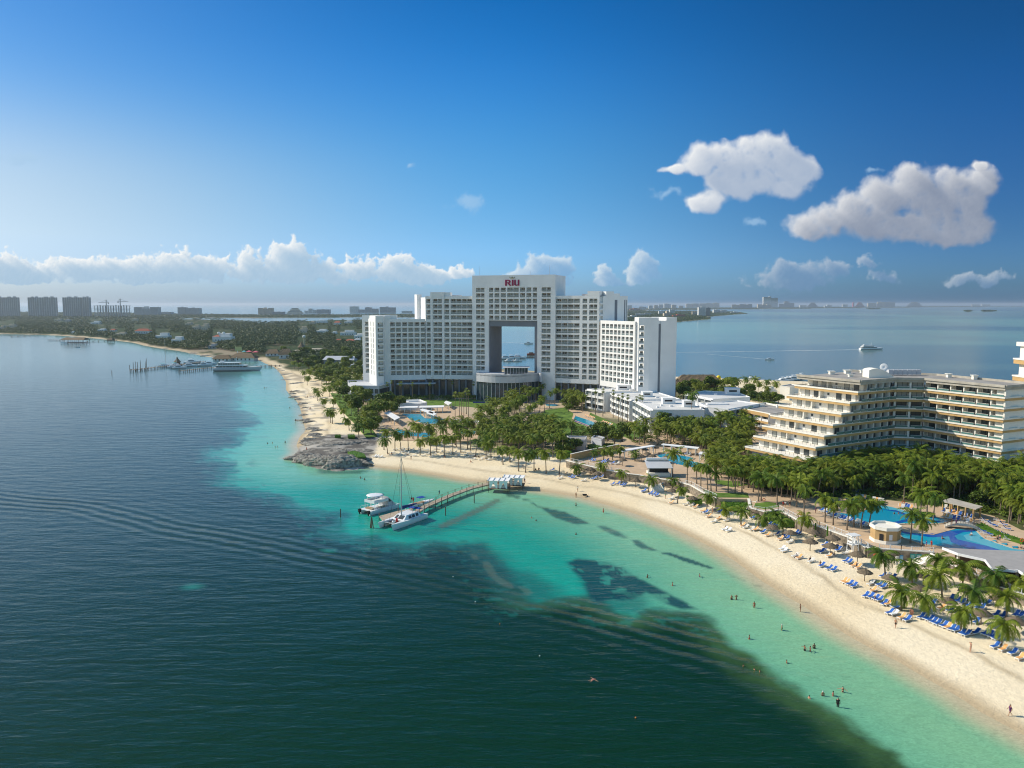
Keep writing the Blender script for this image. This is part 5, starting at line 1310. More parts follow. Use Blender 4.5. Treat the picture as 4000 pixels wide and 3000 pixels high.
for px, py, w_, m_, l in ((973,1383,22,m_pk,'pink awning on the left over the beach bar'),(998,1385,24,m_pk,'pink awning on the right over the beach bar'),(954,1383,16,m_tq,'teal awning beside the pink awnings')):
    p = G(px, py); a = w_/2/F*p.y; r = empty('awning', p, l, 'awning', 'awnings of the far beach bar')
    t = MB(); t.add([(-a,-2.5,2.6),(a,-2.5,2.9),(a,3,2.7),(-a,3,3.0),(0,0,4.4)], [(0,1,4),(1,2,4),(2,3,4),(3,0,4)]); t.build('canopy', m_, r)
    for sx in (-1,1):
        for sy in (-2.4,2.8): t = MB(); t.tube((sx*a*.95,sy,0),(sx*a*.95,sy,2.8),.08); t.build('post', m_wood, r)
# woods
rngs = [([(-60,1290),(-60,1244),(785,1244),(900,1250),(1035,1260),(1150,1254),(1300,1249),(1430,1249),(1430,1300),(1430,1425),(1180,1420),(1000,1380),(900,1372),(820,1360),(760,1368),(700,1364),(600,1351),(520,1334),(430,1322),(330,1313),(200,1305),(-60,1302)], 8.0, 2.6)]
cl = [(h[0], h[1], h[2], -h[3]) for h in HL]
pts = pxfill(rngs[0][0], 8.0, 2.6, cl)
near = [tuple(G(x, y)) for x, y in pts if y > 1318]; far_ = [(*W(x, y, 1.5), 1.5) for x, y in pts if y <= 1318]
canopy('wood', [(near, [rnd.uniform(3.4,5.6) for _ in near], .16, 75, 1.0), (far_, [min(11, max(4.5, 5.2/F*p[1]))*rnd.uniform(.8,1.3) for p in far_], .24, 26, .9)], m_wood_, 5)
f1 = pxfill([(-60,1247),(-60,1219),(400,1221),(785,1227),(1000,1230),(1450,1229),(1900,1226),(2250,1216),(2500,1214),(2750,1216),(2870,1221),(2790,1226),(2720,1233),(2770,1241),(2780,1245),(2690,1252),(2630,1257),(2300,1259),(1850,1245),(1450,1238),(1000,1241),(785,1240),(600,1246)], 6.5, 1.9)
f1 = [(*W(x, y, 1.5), 1.5) for x, y in f1]
canopy('far_wood', [(f1, [min(26, max(6, 3.6/F*p[1]))*rnd.uniform(.8,1.3) for p in f1], .26, 18, .62)], m_wood_, 6)
f2 = pxfill([(2440,1211),(2440,1204.5),(3000,1201),(3400,1198.5),(4050,1196.5),(4050,1197.8),(3400,1201.5),(3000,1205.5)], 6, 1.1)
f2 = [(*W(x, y, 1.5), 1.5) for x, y in f2]
canopy('far_wood', [(f2, [min(26, 3.0/F*p[1])*rnd.uniform(.6,1.2) for p in f2], .28, 14, .42)], m_wood_, 7)
for i, (px, py, w_) in enumerate(((3412,1207.5,42),(3781,1217,20),(3861,1216.8,46))):
    x, y = W(px, py, 0); a = w_/2/F*y; pp_ = [(x+rnd.uniform(-1,1)*a, y+rnd.uniform(-.5,.5)*a, .3) for _ in range(60)]
    o = canopy('mangrove_islet', [(pp_, [14*rnd.uniform(.7,1.2) for _ in pp_], .3, 14, .6)], m_wood_, 8+i)
    del o['kind']; tag(o, ('dark mangrove islet nearest the far hotels','small round mangrove islet, left of two at the right','longer mangrove islet at the far right')[i], 'islet', 'mangrove islets in the lagoon')
# far buildings
def block(px, py, w, h, label, m=None, style='slab', floors=None, cat='building', group='hotels on the far shore', D=None, py0=None):
    x, y = W(px, py, 1.5); a = w/2/F*y; Hh = h/F*y; D = D or (14 if style == 'tower' else min(30, a*1.0)); m = m or m_wh
    r = empty('apartment_tower' if style == 'tower' else 'far_hotel' if style != 'pyramid' else 'pyramid_hotel', (x, y, 1.5), label, cat, group, rnd.uniform(-.15,.15)); b = MB(); wb = MB()
    if style == 'pyramid':
        for i in range(4): t0 = i/4; b.box(-a*(1-t0*.8),a*(1-t0*.8),-D/2*(1-t0*.6),D/2*(1-t0*.6),Hh*t0+.01*i,Hh*(t0+.25)); wb.box(-a*(1-t0*.8)*.9,a*(1-t0*.8)*.9,-D/2*(1-t0*.6)-.3,-D/2*(1-t0*.6)-.02,Hh*(t0+.08),Hh*(t0+.17))
    elif style == 'tower':
        b.box(-a,a,-D/2,D/2,0,Hh); b.box(-a*.5,-a*.1,-D/3,D/3,Hh,Hh+4); b.box(a*.3,a*.6,-D/3,D/3,Hh,Hh+5)
        nb = max(3, int(a/5)); 
        for i in range(nb+1): b.box(-a+2*a*i/nb-1.0,-a+2*a*i/nb+1.0,-D/2-1.6,-D/2-.003,0,Hh)
        nf = int(Hh/3.6)
        for i in range(nf): wb.box(-a+.5,a-.5,-D/2-.9,-D/2-.1,Hh*(i+.25)/nf,Hh*(i+.85)/nf); wb.box(a+.003,a+.5,-D/2+2,D/2-2,Hh*(i+.3)/nf,Hh*(i+.8)/nf)
    else:
        k = {'slab':1,'stepped':3,'arch':3,'twin':2}[style]
        for i in range(k):
            x0 = -a+2*a*i/k; x1 = x0+2*a/k; hh = Hh*({'slab':[1],'stepped':[.62,1,.78],'arch':[1,.82,1],'twin':[1,.93]}[style][i])
            b.box(x0+.02*i,x1,-D/2+i*.7,D/2+i*.7,0,hh); nf = floors or max(2, min(9, int(hh/4)))
            for f in range(nf): wb.box(x0+1,x1-1,-D/2+i*.7-.4,-D/2+i*.7-.02,hh*(f+.3)/nf,hh*(f+.75)/nf)
        b.box(-a*.2,a*.1,-D/4,D/4,Hh*.8,Hh*1.08)
    b.build('wall', m, r); wb.build('window_band', m_win, r); return r
gA = 'high-rise towers on the left horizon'
for px, w_, l in ((0,24,'grey apartment tower cut by the left edge'),(49,58,'single grey apartment tower, second from the left edge'),(138,42,'narrow left half of the joined pair of grey towers'),(193,64,'wide right half of the joined pair of grey towers'),(285,66,'wide grey tower right of the joined pair'),(338,36,'slim grey tower with a pale edge, rightmost of the high-rises')):
    block(px, 1236.5, w_, 74, l, m_twr, 'tower', cat='tower', group=gA)
# tower under construction
x, y = W(440, 1238, 1.5); a = 133/2/F*y; Hh = 44/F*y; r = empty('building_shell', (x, y, 1.5), 'unfinished concrete building shell with open floors below two cranes', 'construction site')
for f in range(9):
    b = MB(); z = Hh*(f+1)/9; e = 1.0 if f > 5 else .94; b.box(-a*e,a*e,-16,16,z-1.2,z); b.build('floor_slab', m_twr, r)
for i in range(13):
    for yy in (-15, 14): b = MB(); xx = -a*.92+a*1.84*i/12; b.box(xx-1,xx+1,yy-1,yy+1,0,Hh*1.05 if i%3 else Hh*.98); b.build('column', m_twr, r)
for px, tip, jl, l in ((409,1171,-1,'tower crane with its jib pointing left'),(464,1167,1,'tower crane with its jib pointing right')):
    x, y = W(px, 1238, 1.5); y += 20; Hh_ = ZP(tip, y)-1.5; k = y/F
    r = empty('tower_crane', (x, y, 1.5), l, 'crane', 'cranes over the building shell'); b = MB(); b.box(-1.6,1.6,-1.6,1.6,0,Hh_); b.build('mast', m_gy, r)
    b = MB(); b.box(*sorted((jl*-10*k, jl*30*k)),-1,1,Hh_-14,Hh_-12); b.build('jib', m_gy, r); b = MB(); b.box(*sorted((-jl*10*k,-jl*7*k)),-2,2,Hh_-19,Hh_-14); b.build('counterweight', m_gy, r)
    b = MB(); b.tube((0,0,Hh_),(jl*22*k,0,Hh_-12),.5); b.tube((0,0,Hh_),(-jl*9*k,0,Hh_-12),.5); b.build('stay_cable', m_gy, r)
FB = [(577,1231,98,33,'pale hotel with a notched roof right of the cranes',m_twr,'arch'),(715,1229,34,30,'grey hotel block with a flat top, left half of a pair',m_twr,'slab'),(757,1229,56,27,'grey hotel block with a gabled top, right half of a pair',m_twr,'slab'),(650,1228,50,10,'low grey hall between the notched hotel and the grey pair',m_twr,'slab'),
 (1040,1228,56,26,'ochre hotel with two raised ends across the channel',m_be,'arch'),(1090,1229,44,12,'low pale hall right of the ochre hotel',m_gy,'slab'),(1153,1226,62,24,'brownish hotel with sloping sides across the channel',m_be,'pyramid'),(1215,1225,46,20,'white terraced hotel right of the brownish one',m_wh,'stepped'),(1265,1225,50,17,'long grey hotel joined to the white terraced one',m_gy,'slab'),
 (1385,1222,34,26,'white end block of the long far hotel',m_wh,'slab'),(1440,1222,76,22,'long striped hotel left of the crescent hotel roof',m_gy,'stepped'),(1515,1222,62,24,'right half of the long striped hotel',m_gy,'twin'),(1590,1224,40,10,'low white houses behind the left wing roof',m_wh,'slab'),
 (2458,1206,18,14,'small white block directly right of the crescent hotel',m_wh,'slab'),(2480,1212,40,9,'low orange-roofed houses right of the crescent hotel',m_tile_red,'stepped'),(2510,1209,28,12,'white flats with a stepped roof',m_wh,'twin'),(2540,1207,16,14,'narrow white flats, left of the taller ones',m_wh,'slab'),(2562,1205,16,13,'narrow cream flats in the white town',m_be,'slab'),(2582,1205,18,16,'pale flats in the middle of the white town',m_wh,'slab'),
 (2606,1203,26,18,'tallest pale flats of the white town',m_wh,'twin'),(2632,1204,18,14,'cream flats right of the tallest pale ones',m_be,'slab'),(2660,1203,16,9,'low cream flats at the gap in the town',m_be,'slab'),(2690,1201,22,15,'cream seafront block, first of the joined row',m_be,'slab'),(2716,1201,26,16,'cream seafront block, second of the joined row',m_be,'slab'),(2745,1201,26,16,'cream seafront block, third of the joined row',m_be,'slab'),(2771,1200,28,17,'cream seafront block, fourth of the joined row',m_be,'twin'),(2797,1200,24,18,'rusty seafront block at the end of the joined row',m_be,'slab'),
 (2470,1240,34,9,'white villa by the water right of the crescent hotel',m_wh,'stepped'),(2500,1234,34,10,'white houses with flat roofs on the peninsula',m_wh,'twin'),(2530,1230,26,8,'low white house on the peninsula',m_wh,'slab'),(2606,1236,30,22,'bright cream house with arches on the peninsula',m_be,'stepped'),(2624,1224,20,16,'white slender flats on the peninsula',m_wh,'slab'),(2582,1226,20,12,'white cottage on the peninsula',m_wh,'slab'),(2650,1237,46,10,'long orange-roofed house on the peninsula',m_tile_red,'stepped'),
 (2740,1233,28,34,'white high block on the peninsula',m_wh,'slab'),(2766,1233,16,32,'dark glass high block on the peninsula',m_win,'slab'),(2714,1230,22,14,'beige block left of the white high block',m_be,'slab'),(2798,1221,26,12,'white block right of the dark glass one',m_wh,'slab'),(2826,1221,22,10,'small white block near the tip of the peninsula',m_wh,'slab'),(2870,1222,30,6,'low villas on the tip of the peninsula',m_wh,'stepped'),
 (2872,1204,26,15,'orange-white hotel left of the far group',m_be,'twin'),(2912,1204,50,17,'wide domed hotel in the far group',m_gy,'arch'),(2985,1203,56,15,'low cream hotel before the tallest far hotel',m_be,'arch'),(3008,1201,60,42,'tallest far hotel, with two pale halves across the lagoon',m_wh,'twin'),(3072,1201,58,24,'stepped grey hotel right of the tallest one',m_gy,'stepped'),(3136,1202,26,10,'small pale hall in the far group',m_wh,'slab'),(3174,1201,42,20,'pyramid-shaped hotel across the lagoon',m_gy,'pyramid'),(3234,1201,30,11,'low pale houses right of the pyramid hotel',m_wh,'stepped'),(3300,1201,20,12,'small white kiosk-like block by the far shore',m_wh,'slab'),
 (3333,1200,6,20,'thin red tower on the far shore',m_pk,'slab'),(3358,1200,36,20,'reddish domed hotel on the far shore',m_tile_red,'pyramid'),(3405,1199,34,16,'brown low hotel on the far shore',m_be,'slab'),(3440,1199,28,20,'left tower of the twin-ended far hotel',m_be,'slab'),(3474,1199,40,20,'right tower of the twin-ended far hotel',m_gy,'twin'),(3572,1199,64,20,'wide pyramid hotel at the far right of the shore',m_gy,'pyramid'),(3810,1197,30,8,'faint block in the haze, left of two',m_wh,'slab'),(3850,1197,36,8,'faint block in the haze, right of two',m_wh,'slab')]
for px, py, w_, h_, l, m_, stl in FB: block(px, py, w_, h_*.95, l, m_, stl)
# ================================================================== resort grounds
def slab(name, pts, z, m, kind='structure', th=.05, lab=None, cat=None):
    b = MB(); b.prism(pts, z-th, z); o = b.build(name, m); 
    if lab: tag(o, lab, cat)
    else: tag(o, kind=kind)
    return o
tw_ = [tuple(p) for p in terr]
b = MB(); b.prism(tw_, .8, TZ-.02); o = b.build('terrace', m_pave); tag(o, kind='structure')
# rubble retaining walls along the beach edge of the terrace
def wallseg(P, z0, z1, th, label, name='retaining_wall', m=None, cap=True, cat='wall'):
    cx_ = sum(p[0] for p in P)/len(P); cy_ = sum(p[1] for p in P)/len(P); r = empty(name, (cx_, cy_, z0), label, cat)
    a = MB(); c = MB()
    for p, q in zip(P[:-1], P[1:]):
        p = (p[0]-cx_, p[1]-cy_); q = (q[0]-cx_, q[1]-cy_); L_, d, n = frame(p, q); a.fbox(p, d, n, 0, L_, .003, th, 0, z1-z0); c.fbox(p, d, n, -.02, L_+.02, -.1, th+.06, z1-z0+.003, z1-z0+.16)
    a.build('stone_wall', m or m_stone, r); c.build('coping', m_cream, r); return r
def T(l): return [W(x, y, TZ) for x, y in l]
wallseg(T(TERR_PX[0:4]), 1.6, TZ+.05, .5, 'low curving stone wall below the terrace with the tan wall')
wallseg(T(TERR_PX[3:8]), 1.6, TZ+.05, .5, 'curved rubble wall beside the sand stairs')
wallseg(T(TERR_PX[8:12]), 1.6, TZ+.05, .5, 'round rubble-stone bastion on the beach')
wallseg(T(TERR_PX[11:15]), 1.6, TZ+.05, .5, 'long rubble retaining wall behind the thatched parasols')
wallseg(T(TERR_PX[14:17]), 1.6, TZ+.05, .5, 'grey rubble wall with teal notice boards under the kiosk')
wallseg(T(TERR_PX[17:22]), 1.6, TZ+.05, .5, 'rubble wall under the bar roof at the right edge')
# fences on the terrace edge
def fence(pts, z, label, h=1.0):
    P = [W(x, y, z) for x, y in pts]; cx_, cy_ = P[0]; r = empty('white_railing', (cx_, cy_, z), label, 'railing'); a = MB()
    for p, q in zip(P[:-1], P[1:]):
        p = (p[0]-cx_, p[1]-cy_); q = (q[0]-cx_, q[1]-cy_); L_, d, n = frame(p, q); k = max(1, int(L_/2.2))
        for i in range(k+1):
            x, y = p[0]+d[0]*L_*i/k, p[1]+d[1]*L_*i/k; u = MB(); u.box(x-.06,x+.06,y-.06,y+.06,0,h+.08); u.build('post', m_metal, r)
        for zz in (.15, h-.05): a.fbox(p, d, n, 0, L_, -.025, .025, zz, zz+.06)
        for i in range(int(L_/.4)): a.fbox(p, d, n, .4*i, .4*i+.03, -.012, .012, .2, h-.05)
    a.build('rails', m_metal, r)
fence([(2222,1799),(2300,1817),(2364,1834),(2440,1846)], TZ+.16, 'white railing above the low curving stone wall')
fence([(2655,1882),(2702,1894),(2750,1921),(2800,1944)], TZ+.16, 'white railing running down beside the curved rubble wall')
fence([(2945,1990),(2990,1997),(3042,1986),(3118,2027),(3200,2053)], TZ+.16, 'white railing above the bastion and hedge')
fence([(3200,2053),(3319,2096),(3388,2136)], TZ+.16, 'white railing above the long retaining wall')
fence([(3392,2139),(3520,2148),(3646,2156)], TZ+.16, 'white railing in front of the kiosk')
fence([(3815,2236),(3900,2282),(3990,2320)], TZ+.16, 'white railing beside the bar')
# lawns, walks, decks
def ground_patch(name, px, m, z=2.2, dz=.03, th=.05): return slab(name, [W(x, y, z) for x, y in px], z+dz, m, th=th)
ground_patch('lawn', [(1500,1566),(1560,1558),(1690,1562),(1905,1556),(1960,1578),(1900,1600),(1840,1590),(1700,1584),(1560,1590),(1505,1580)], m_lawn, dz=.05)
ground_patch('lawn', [(2090,1640),(2130,1602),(2205,1592),(2240,1615),(2232,1645),(2285,1662),(2330,1690),(2250,1706),(2160,1690)], m_lawn, dz=.05)
ground_patch('lawn', [(2305,1612),(2370,1640),(2440,1668),(2520,1712),(2470,1720),(2400,1690),(2370,1662),(2300,1630)], m_lawn, dz=.05)
ground_patch('lawn', [(1290,1535),(1370,1540),(1400,1600),(1440,1660),(1475,1705),(1430,1710),(1380,1650),(1330,1600)], m_lawn, dz=.05)
ground_patch('deck', [(1480,1600),(1530,1585),(1700,1580),(1790,1600),(1860,1640),(1880,1720),(1780,1725),(1560,1720),(1500,1670)], m_pave, dz=.04)
ground_patch('walk', [(2150,1545),(2185,1548),(2105,1620),(2050,1668),(2005,1668),(2085,1605)], m_pave, dz=.06)
ground_patch('deck', [(2215,1600),(2290,1604),(2365,1640),(2430,1672),(2420,1700),(2360,1700),(2280,1665),(2228,1640)], m_pave, dz=.04)
slab('lawn', T([(2792,1875),(2890,1880),(2925,1895),(2860,1903),(2795,1888)]), TZ+.03, m_lawn)
slab('lawn', T([(2745,1912),(2800,1925),(2920,1928),(2926,1944),(2805,1943),(2755,1925)]), TZ+.03, m_lawn)
slab('lawn', T([(2950,1966),(3000,1960),(3042,1966),(3042,1980),(2990,1990),(2945,1980)]), TZ+.03, m_lawn)
slab('planting_bed', T([(2880,1850),(3150,1870),(3500,1845),(4150,1830),(4150,2100),(3990,2070),(3880,2015),(3760,1990),(3600,1968),(3440,1950),(3200,1940),(3050,1930),(2900,1880)]), TZ+.02, mat('planting_soil', (.10,.085,.04), .95, .3, .5, c2=(.10,.14,.03)))  # dark brown soil, varied towards green by noise
# pools
def poolmat(name, c1_, c2_, sc=.14):
    m, nt, b = nmat(name); N_, L_ = nt.nodes, nt.links
    geo = N_.new('ShaderNodeNewGeometry'); no = N_.new('ShaderNodeTexNoise'); no.inputs['Scale'].default_value = sc; no.inputs['Detail'].default_value = 1; L_.new(geo.outputs['Position'], no.inputs['Vector'])
    mp = N_.new('ShaderNodeMapRange'); mp.inputs[1].default_value = .47; mp.inputs[2].default_value = .53; L_.new(no.outputs['Fac'], mp.inputs[0])
    mx = N_.new('ShaderNodeMix'); mx.data_type = 'RGBA'; L_.new(mp.outputs[0], mx.inputs[0]); mx.inputs[6].default_value = (*c1_, 1); mx.inputs[7].default_value = (*c2_, 1)
    L_.new(mx.outputs[2], b.inputs['Base Color']); b.inputs['Roughness'].default_value = .12; b.inputs['IOR'].default_value = 1.33
    n2 = N_.new('ShaderNodeTexNoise'); n2.inputs['Scale'].default_value = 1.6; n2.inputs['Detail'].default_value = 3; L_.new(geo.outputs['Position'], n2.inputs['Vector'])
    bp = N_.new('ShaderNodeBump'); bp.inputs['Strength'].default_value = .12; L_.new(n2.outputs['Fac'], bp.inputs['Height']); L_.new(bp.outputs[0], b.inputs['Normal']); return m
m_pool = poolmat('pool_water', (.005,.30,.46), (.01,.36,.52)); m_pool2 = mat('deep_blue_tiles', (.003,.10,.42), .15, spec=.5); m_shal = mat('shallow_pool_shelf', (.10,.46,.58), .2, spec=.5)
def pool(key, z, label, m=m_pool, rim=.5):
    P = [W(x, y, z) for x, y in POOLS[key]]; cx_ = sum(p[0] for p in P)/len(P); cy_ = sum(p[1] for p in P)/len(P); r = empty('swimming_pool', (cx_, cy_, z), label, 'pool')
    Q = [(x-cx_, y-cy_) for x, y in P]; a = MB(); a.prism(Q, -.3, .06); a.build('water', m, r); e = MB()
    for p, q in zip(Q, Q[1:]+Q[:1]): L_, d, n = frame(p, q); e.fbox(p, d, n, -.15, L_+.15, -.02, rim, -.3, .14)
    e.build('rim', m_pave, r); return r, (cx_, cy_)
def shelf(r, c, pts, z, m, dz, nm): a = MB(); a.prism([(W(x,y,z)[0]-c[0], W(x,y,z)[1]-c[1]) for x, y in pts], .0, dz); a.build(nm, m, r)
r, c = pool('main', TZ, 'long winding turquoise pool below the terraced hotel')
shelf(r, c, [(3300,1948),(3370,1956),(3412,1968),(3405,1976),(3340,1966)], TZ, m_pool2, .075, 'deep_band'); shelf(r, c, [(3420,1978),(3460,1976),(3520,1992),(3590,2016),(3700,2036),(3690,2042),(3600,2030),(3540,2012),(3470,1990)], TZ, m_shal, .07, 'shallow_shelf')
shelf(r, c, [(3440,1990),(3500,2000),(3540,2016),(3545,2028),(3500,2038),(3430,2046),(3500,2048),(3560,2034),(3640,2042),(3690,2040),(3600,2026),(3550,2012),(3500,1994)], TZ, m_pool2, .08, 'deep_band')
r, c = pool('lower', TZ, 'lower pool with a dark blue curving band beside the footbridge')
shelf(r, c, [(3520,2076),(3600,2090),(3720,2074),(3800,2070),(3815,2076),(3760,2080),(3728,2094),(3740,2108),(3860,2135),(3940,2160),(3990,2172),(3900,2168),(3800,2150),(3715,2118),(3706,2096),(3640,2100),(3530,2084)], TZ, m_pool2, .08, 'deep_band')
shelf(r, c, [(3764,2092),(3815,2076),(3850,2106),(3960,2144),(4055,2164),(4050,2180),(3960,2165),(3850,2130),(3775,2108)], TZ, m_shal, .07, 'shallow_shelf'); shelf(r, c, [(3512,2094),(3560,2104),(3640,2124),(3700,2138),(3690,2140),(3600,2128),(3520,2102)], TZ, m_shal, .07, 'shallow_shelf')
for i in range(5): shelf(r, c, [(3826+i*42,2100+i*12),(3850+i*42,2099+i*12),(3850+i*42,2105+i*12),(3830+i*42,2107+i*12)], TZ, m_pool2 if 0 else m_pool, .12, 'underwater_seat')
pool('mid', TZ, 'blue pool beside the white pergolas and thatched parasols')
r, c = pool('lap', 2.3, 'long blue pool with an infinity edge before the villas')
shelf(r, c, [(2238,1638),(2246,1640),(2300,1662),(2345,1690),(2338,1690),(2290,1662),(2240,1644)], 2.3, m_tilepool, .09, 'deep_band')
for k, l in (('garden_a','curving blue pool in the left hotel garden'),('garden_b','blue pool half hidden behind the beach palms, left'),('garden_c','blue pool half hidden behind the beach palms, right')): pool(k, 2.3, l)
a = MB(); x, y = W(2155, 1583, 2.3); a.lathe((x, y, 2.3), [(0,0),(3.4,0),(3.5,.25),(3.2,.25),(3.15,.12),(0,.12)], 20); tag(a.build('round_pool', m_shal), 'small round pale-blue pool in the palm garden', 'pool')
# footbridge
x0, y0 = W(3690, 2058, TZ); x1, y1 = W(3828, 2072, TZ); L_, d, n = frame((x0, y0), (x1, y1)); r = empty('footbridge', (x0, y0, TZ), 'arched stone footbridge between the two pools', 'bridge'); a = MB(); ra = MB(); k = 14
prof = [(L_*i/k, 1.25*math.sin(math.pi*i/k)**.8) for i in range(k+1)]
for (s0_, h0), (s1_, h1) in zip(prof[:-1], prof[1:]):
    vs = []
    for s_, h_ in ((s0_, h0), (s1_, h1)):
        for w_ in (-1.2, 1.2): vs += [(d[0]*s_+n[0]*w_, d[1]*s_+n[1]*w_, h_-.1 if not 0 else 0), (d[0]*s_+n[0]*w_, d[1]*s_+n[1]*w_, h_+.35)]
    a.add(vs, [(1,3,7,5),(0,4,6,2),(0,1,5,4),(2,6,7,3),(0,2,3,1),(4,5,7,6)])
    for w_ in (-1.15, 1.15): ra.tube((d[0]*s0_+n[0]*w_, d[1]*s0_+n[1]*w_, h0+1.25), (d[0]*s1_+n[0]*w_, d[1]*s1_+n[1]*w_, h1+1.25), .04, n=4); ra.tube((d[0]*s0_+n[0]*w_, d[1]*s0_+n[1]*w_, h0+.3), (d[0]*s0_+n[0]*w_, d[1]*s0_+n[1]*w_, h0+1.25), .035, n=4)
a.build('deck', m_cornice, r); ra.build('handrail', m_wood, r)
# kiosk (eight-sided, tan and cream)
x, y = W(3457, 2112, TZ); r = empty('kiosk', (x, y, TZ), 'eight-sided tan and cream kiosk with a flat roof by the lower pool', 'kiosk')
oc = lambda rr_, z: [(rr_*math.cos(R(22.5+45*i)), rr_*math.sin(R(22.5+45*i))) for i in range(8)]
a = MB(); a.prism(oc(3.25,0), 0, 3.2); a.build('wall', mat('ochre_plaster', (.50,.33,.15), .85, .12, .5), r)
a = MB(); a.prism(oc(3.42,0), 0, .75); a.build('plinth', m_cream, r)
a = MB(); a.prism(oc(3.55,0), 3.2, 3.45); q = oc(3.5,0); q2 = oc(3.1,0)
for i in range(8): j = (i+1)%8; a.add([(*q[i],3.452),(*q[j],3.452),(*q2[j],3.452),(*q2[i],3.452),(*q[i],3.95),(*q[j],3.95),(*q2[j],3.95),(*q2[i],3.95)], [(0,1,5,4),(2,3,7,6),(4,5,6,7)])
a.build('parapet', m_cream, r)
L_, d, n = frame(oc(3.25,0)[4], oc(3.25,0)[5]); a = MB(); a.fbox(oc(3.25,0)[4], d, n, 1.0, 1.85, .0, .12, .05, 2.3); a.build('doorway', m_dark, r)
L_, d, n = frame(oc(3.25,0)[5], oc(3.25,0)[6]); a = MB(); a.fbox(oc(3.25,0)[5], d, n, .7, 1.45, .0, .08, 1.0, 2.3); a.build('shutter', m_metal, r)
# stairs down to the sand and the notice boards
def stairs(pA, pB, z1, z0, w_, n_, label):
    A = W(*pA, z1); B = W(*pB, z0); r = empty('stairs', (A[0], A[1], z0), label, 'stairs'); L_, d, nn = frame(A, B); a = MB()
    for i in range(n_): a.fbox((0,0), d, nn, L_*i/n_, L_*(i+1)/n_-.01, -w_/2, w_/2, -.3, (z1-z0)*(1-i/n_)+.01)
    a.build('steps', m_cream, r); b = MB()
    for s_ in (-1, 1):
        b.add([(nn[0]*w_/2*s_*k_, nn[1]*w_/2*s_*k_, z1-z0+hh) for k_ in (1, 1.12) for hh in (-.2,.5)]+[(d[0]*L_+nn[0]*w_/2*s_*k_, d[1]*L_+nn[1]*w_/2*s_*k_, hh) for k_ in (1, 1.12) for hh in (-.2,.5)], [(1,5,7,3),(0,1,3,2),(4,6,7,5),(0,4,5,1),(2,3,7,6)])
    b.build('side_wall', m_cream, r)
stairs((3650,2165),(3580,2205), TZ, 1.9, 3.0, 9, 'broad pale stairs from the kiosk terrace to the sand')
stairs((2945,1958),(2925,2002), TZ, 2.0, 1.6, 10, 'steep stairs beside the stone bastion')
stairs((2560,1893),(2575,1918), 3.6, 2.0, 3.4, 7, 'curved pale stairs at the end of the rubble wall')
for px, l in ((3562,'teal notice board on the rubble wall, left of two'),(3586,'teal notice board on the rubble wall, right of two')):
    L_, d, n = frame(T([(3388,2140)])[0], T([(3648,2158)])[0]); s_ = s_of(T([(3388,2140)])[0], d, px, 3); A = T([(3388,2140)])[0]; a = MB()
    a.fbox(A, d, n, s_-.5, s_+.6, .52, .58, 2.3, 3.7); a.k = 1
    for i in range(5): a.fbox(A, d, n, s_-.35, s_+.4-.1*(i%3), .58, .59, 2.5+.22*i, 2.56+.22*i)
    tag(a.build('notice_board', [mat('teal_board', (.02,.28,.25), .6), m_cream]), l, 'sign')
p = G(3520, 2210); a = MB(); a.box(p.x-.35,p.x+.35,p.y-.08,p.y+.08,p.z,p.z+2.4); a.k = 1; a.box(p.x-.28,p.x+.28,p.y-.10,p.y-.082,p.z+.9,p.z+2.2); tag(a.build('tall_blue_board', [mat('blue_board', (.04,.22,.42), .6), mat('pale_blue_paper', (.3,.55,.7), .6)]), 'tall blue board standing on the sand by the broad stairs', 'sign')
p = G(3503, 2206); a = MB(); a.prism([(p.x-.3,p.y-.1),(p.x+.3,p.y-.1),(p.x+.3,p.y+.08),(p.x-.3,p.y+.08)], p.z, p.z+1.9); tag(a.build('paddle_board', m_cream), 'pale paddle board leaning by the tall blue board', 'paddle board')
p = G(2590, 1916); a = MB(); a.box(p.x-.4,p.x+.4,p.y-.08,p.y+.08,p.z,p.z+2.5); tag(a.build('blue_beach_sign', mat('light_blue_board', (.06,.35,.55), .6)), 'light blue sign by the curved stairs', 'sign')
# lifeguard tower
p = G(3330, 2165); r = empty('lifeguard_tower', p, 'white wooden lifeguard tower before the retaining wall', 'lifeguard tower', rz=.3)
for sx, sy in ((-1,-1),(1,-1),(1,1),(-1,1)): a = MB(); a.tube((sx*1.0,sy*.9,0),(sx*.75,sy*.7,4.6),.09,n=4); a.build('leg', m_metal, r)
a = MB(); a.box(-1,1,-.9,.9,2.4,2.55); a.build('platform', m_metal, r)
a = MB(); a.box(-1.3,1.3,-1.1,1.1,4.6,4.75); a.build('roof', m_metal, r)
a = MB(); a.box(-.9,.9,-.85,-.8,2.9,3.0); a.box(-.9,.9,.8,.85,2.9,3.0); a.box(-.9,-.85,-.8,.8,2.9,3.3); a.box(.5,.9,-.3,.3,2.55,3.2); a.build('seat_and_rail', m_metal, r)
a = MB()
for i in range(6): a.box(1.0+.22*i,1.2+.22*i,-.4,.4,2.2-.4*i,2.26-.4*i)
a.build('ladder', m_metal, r)
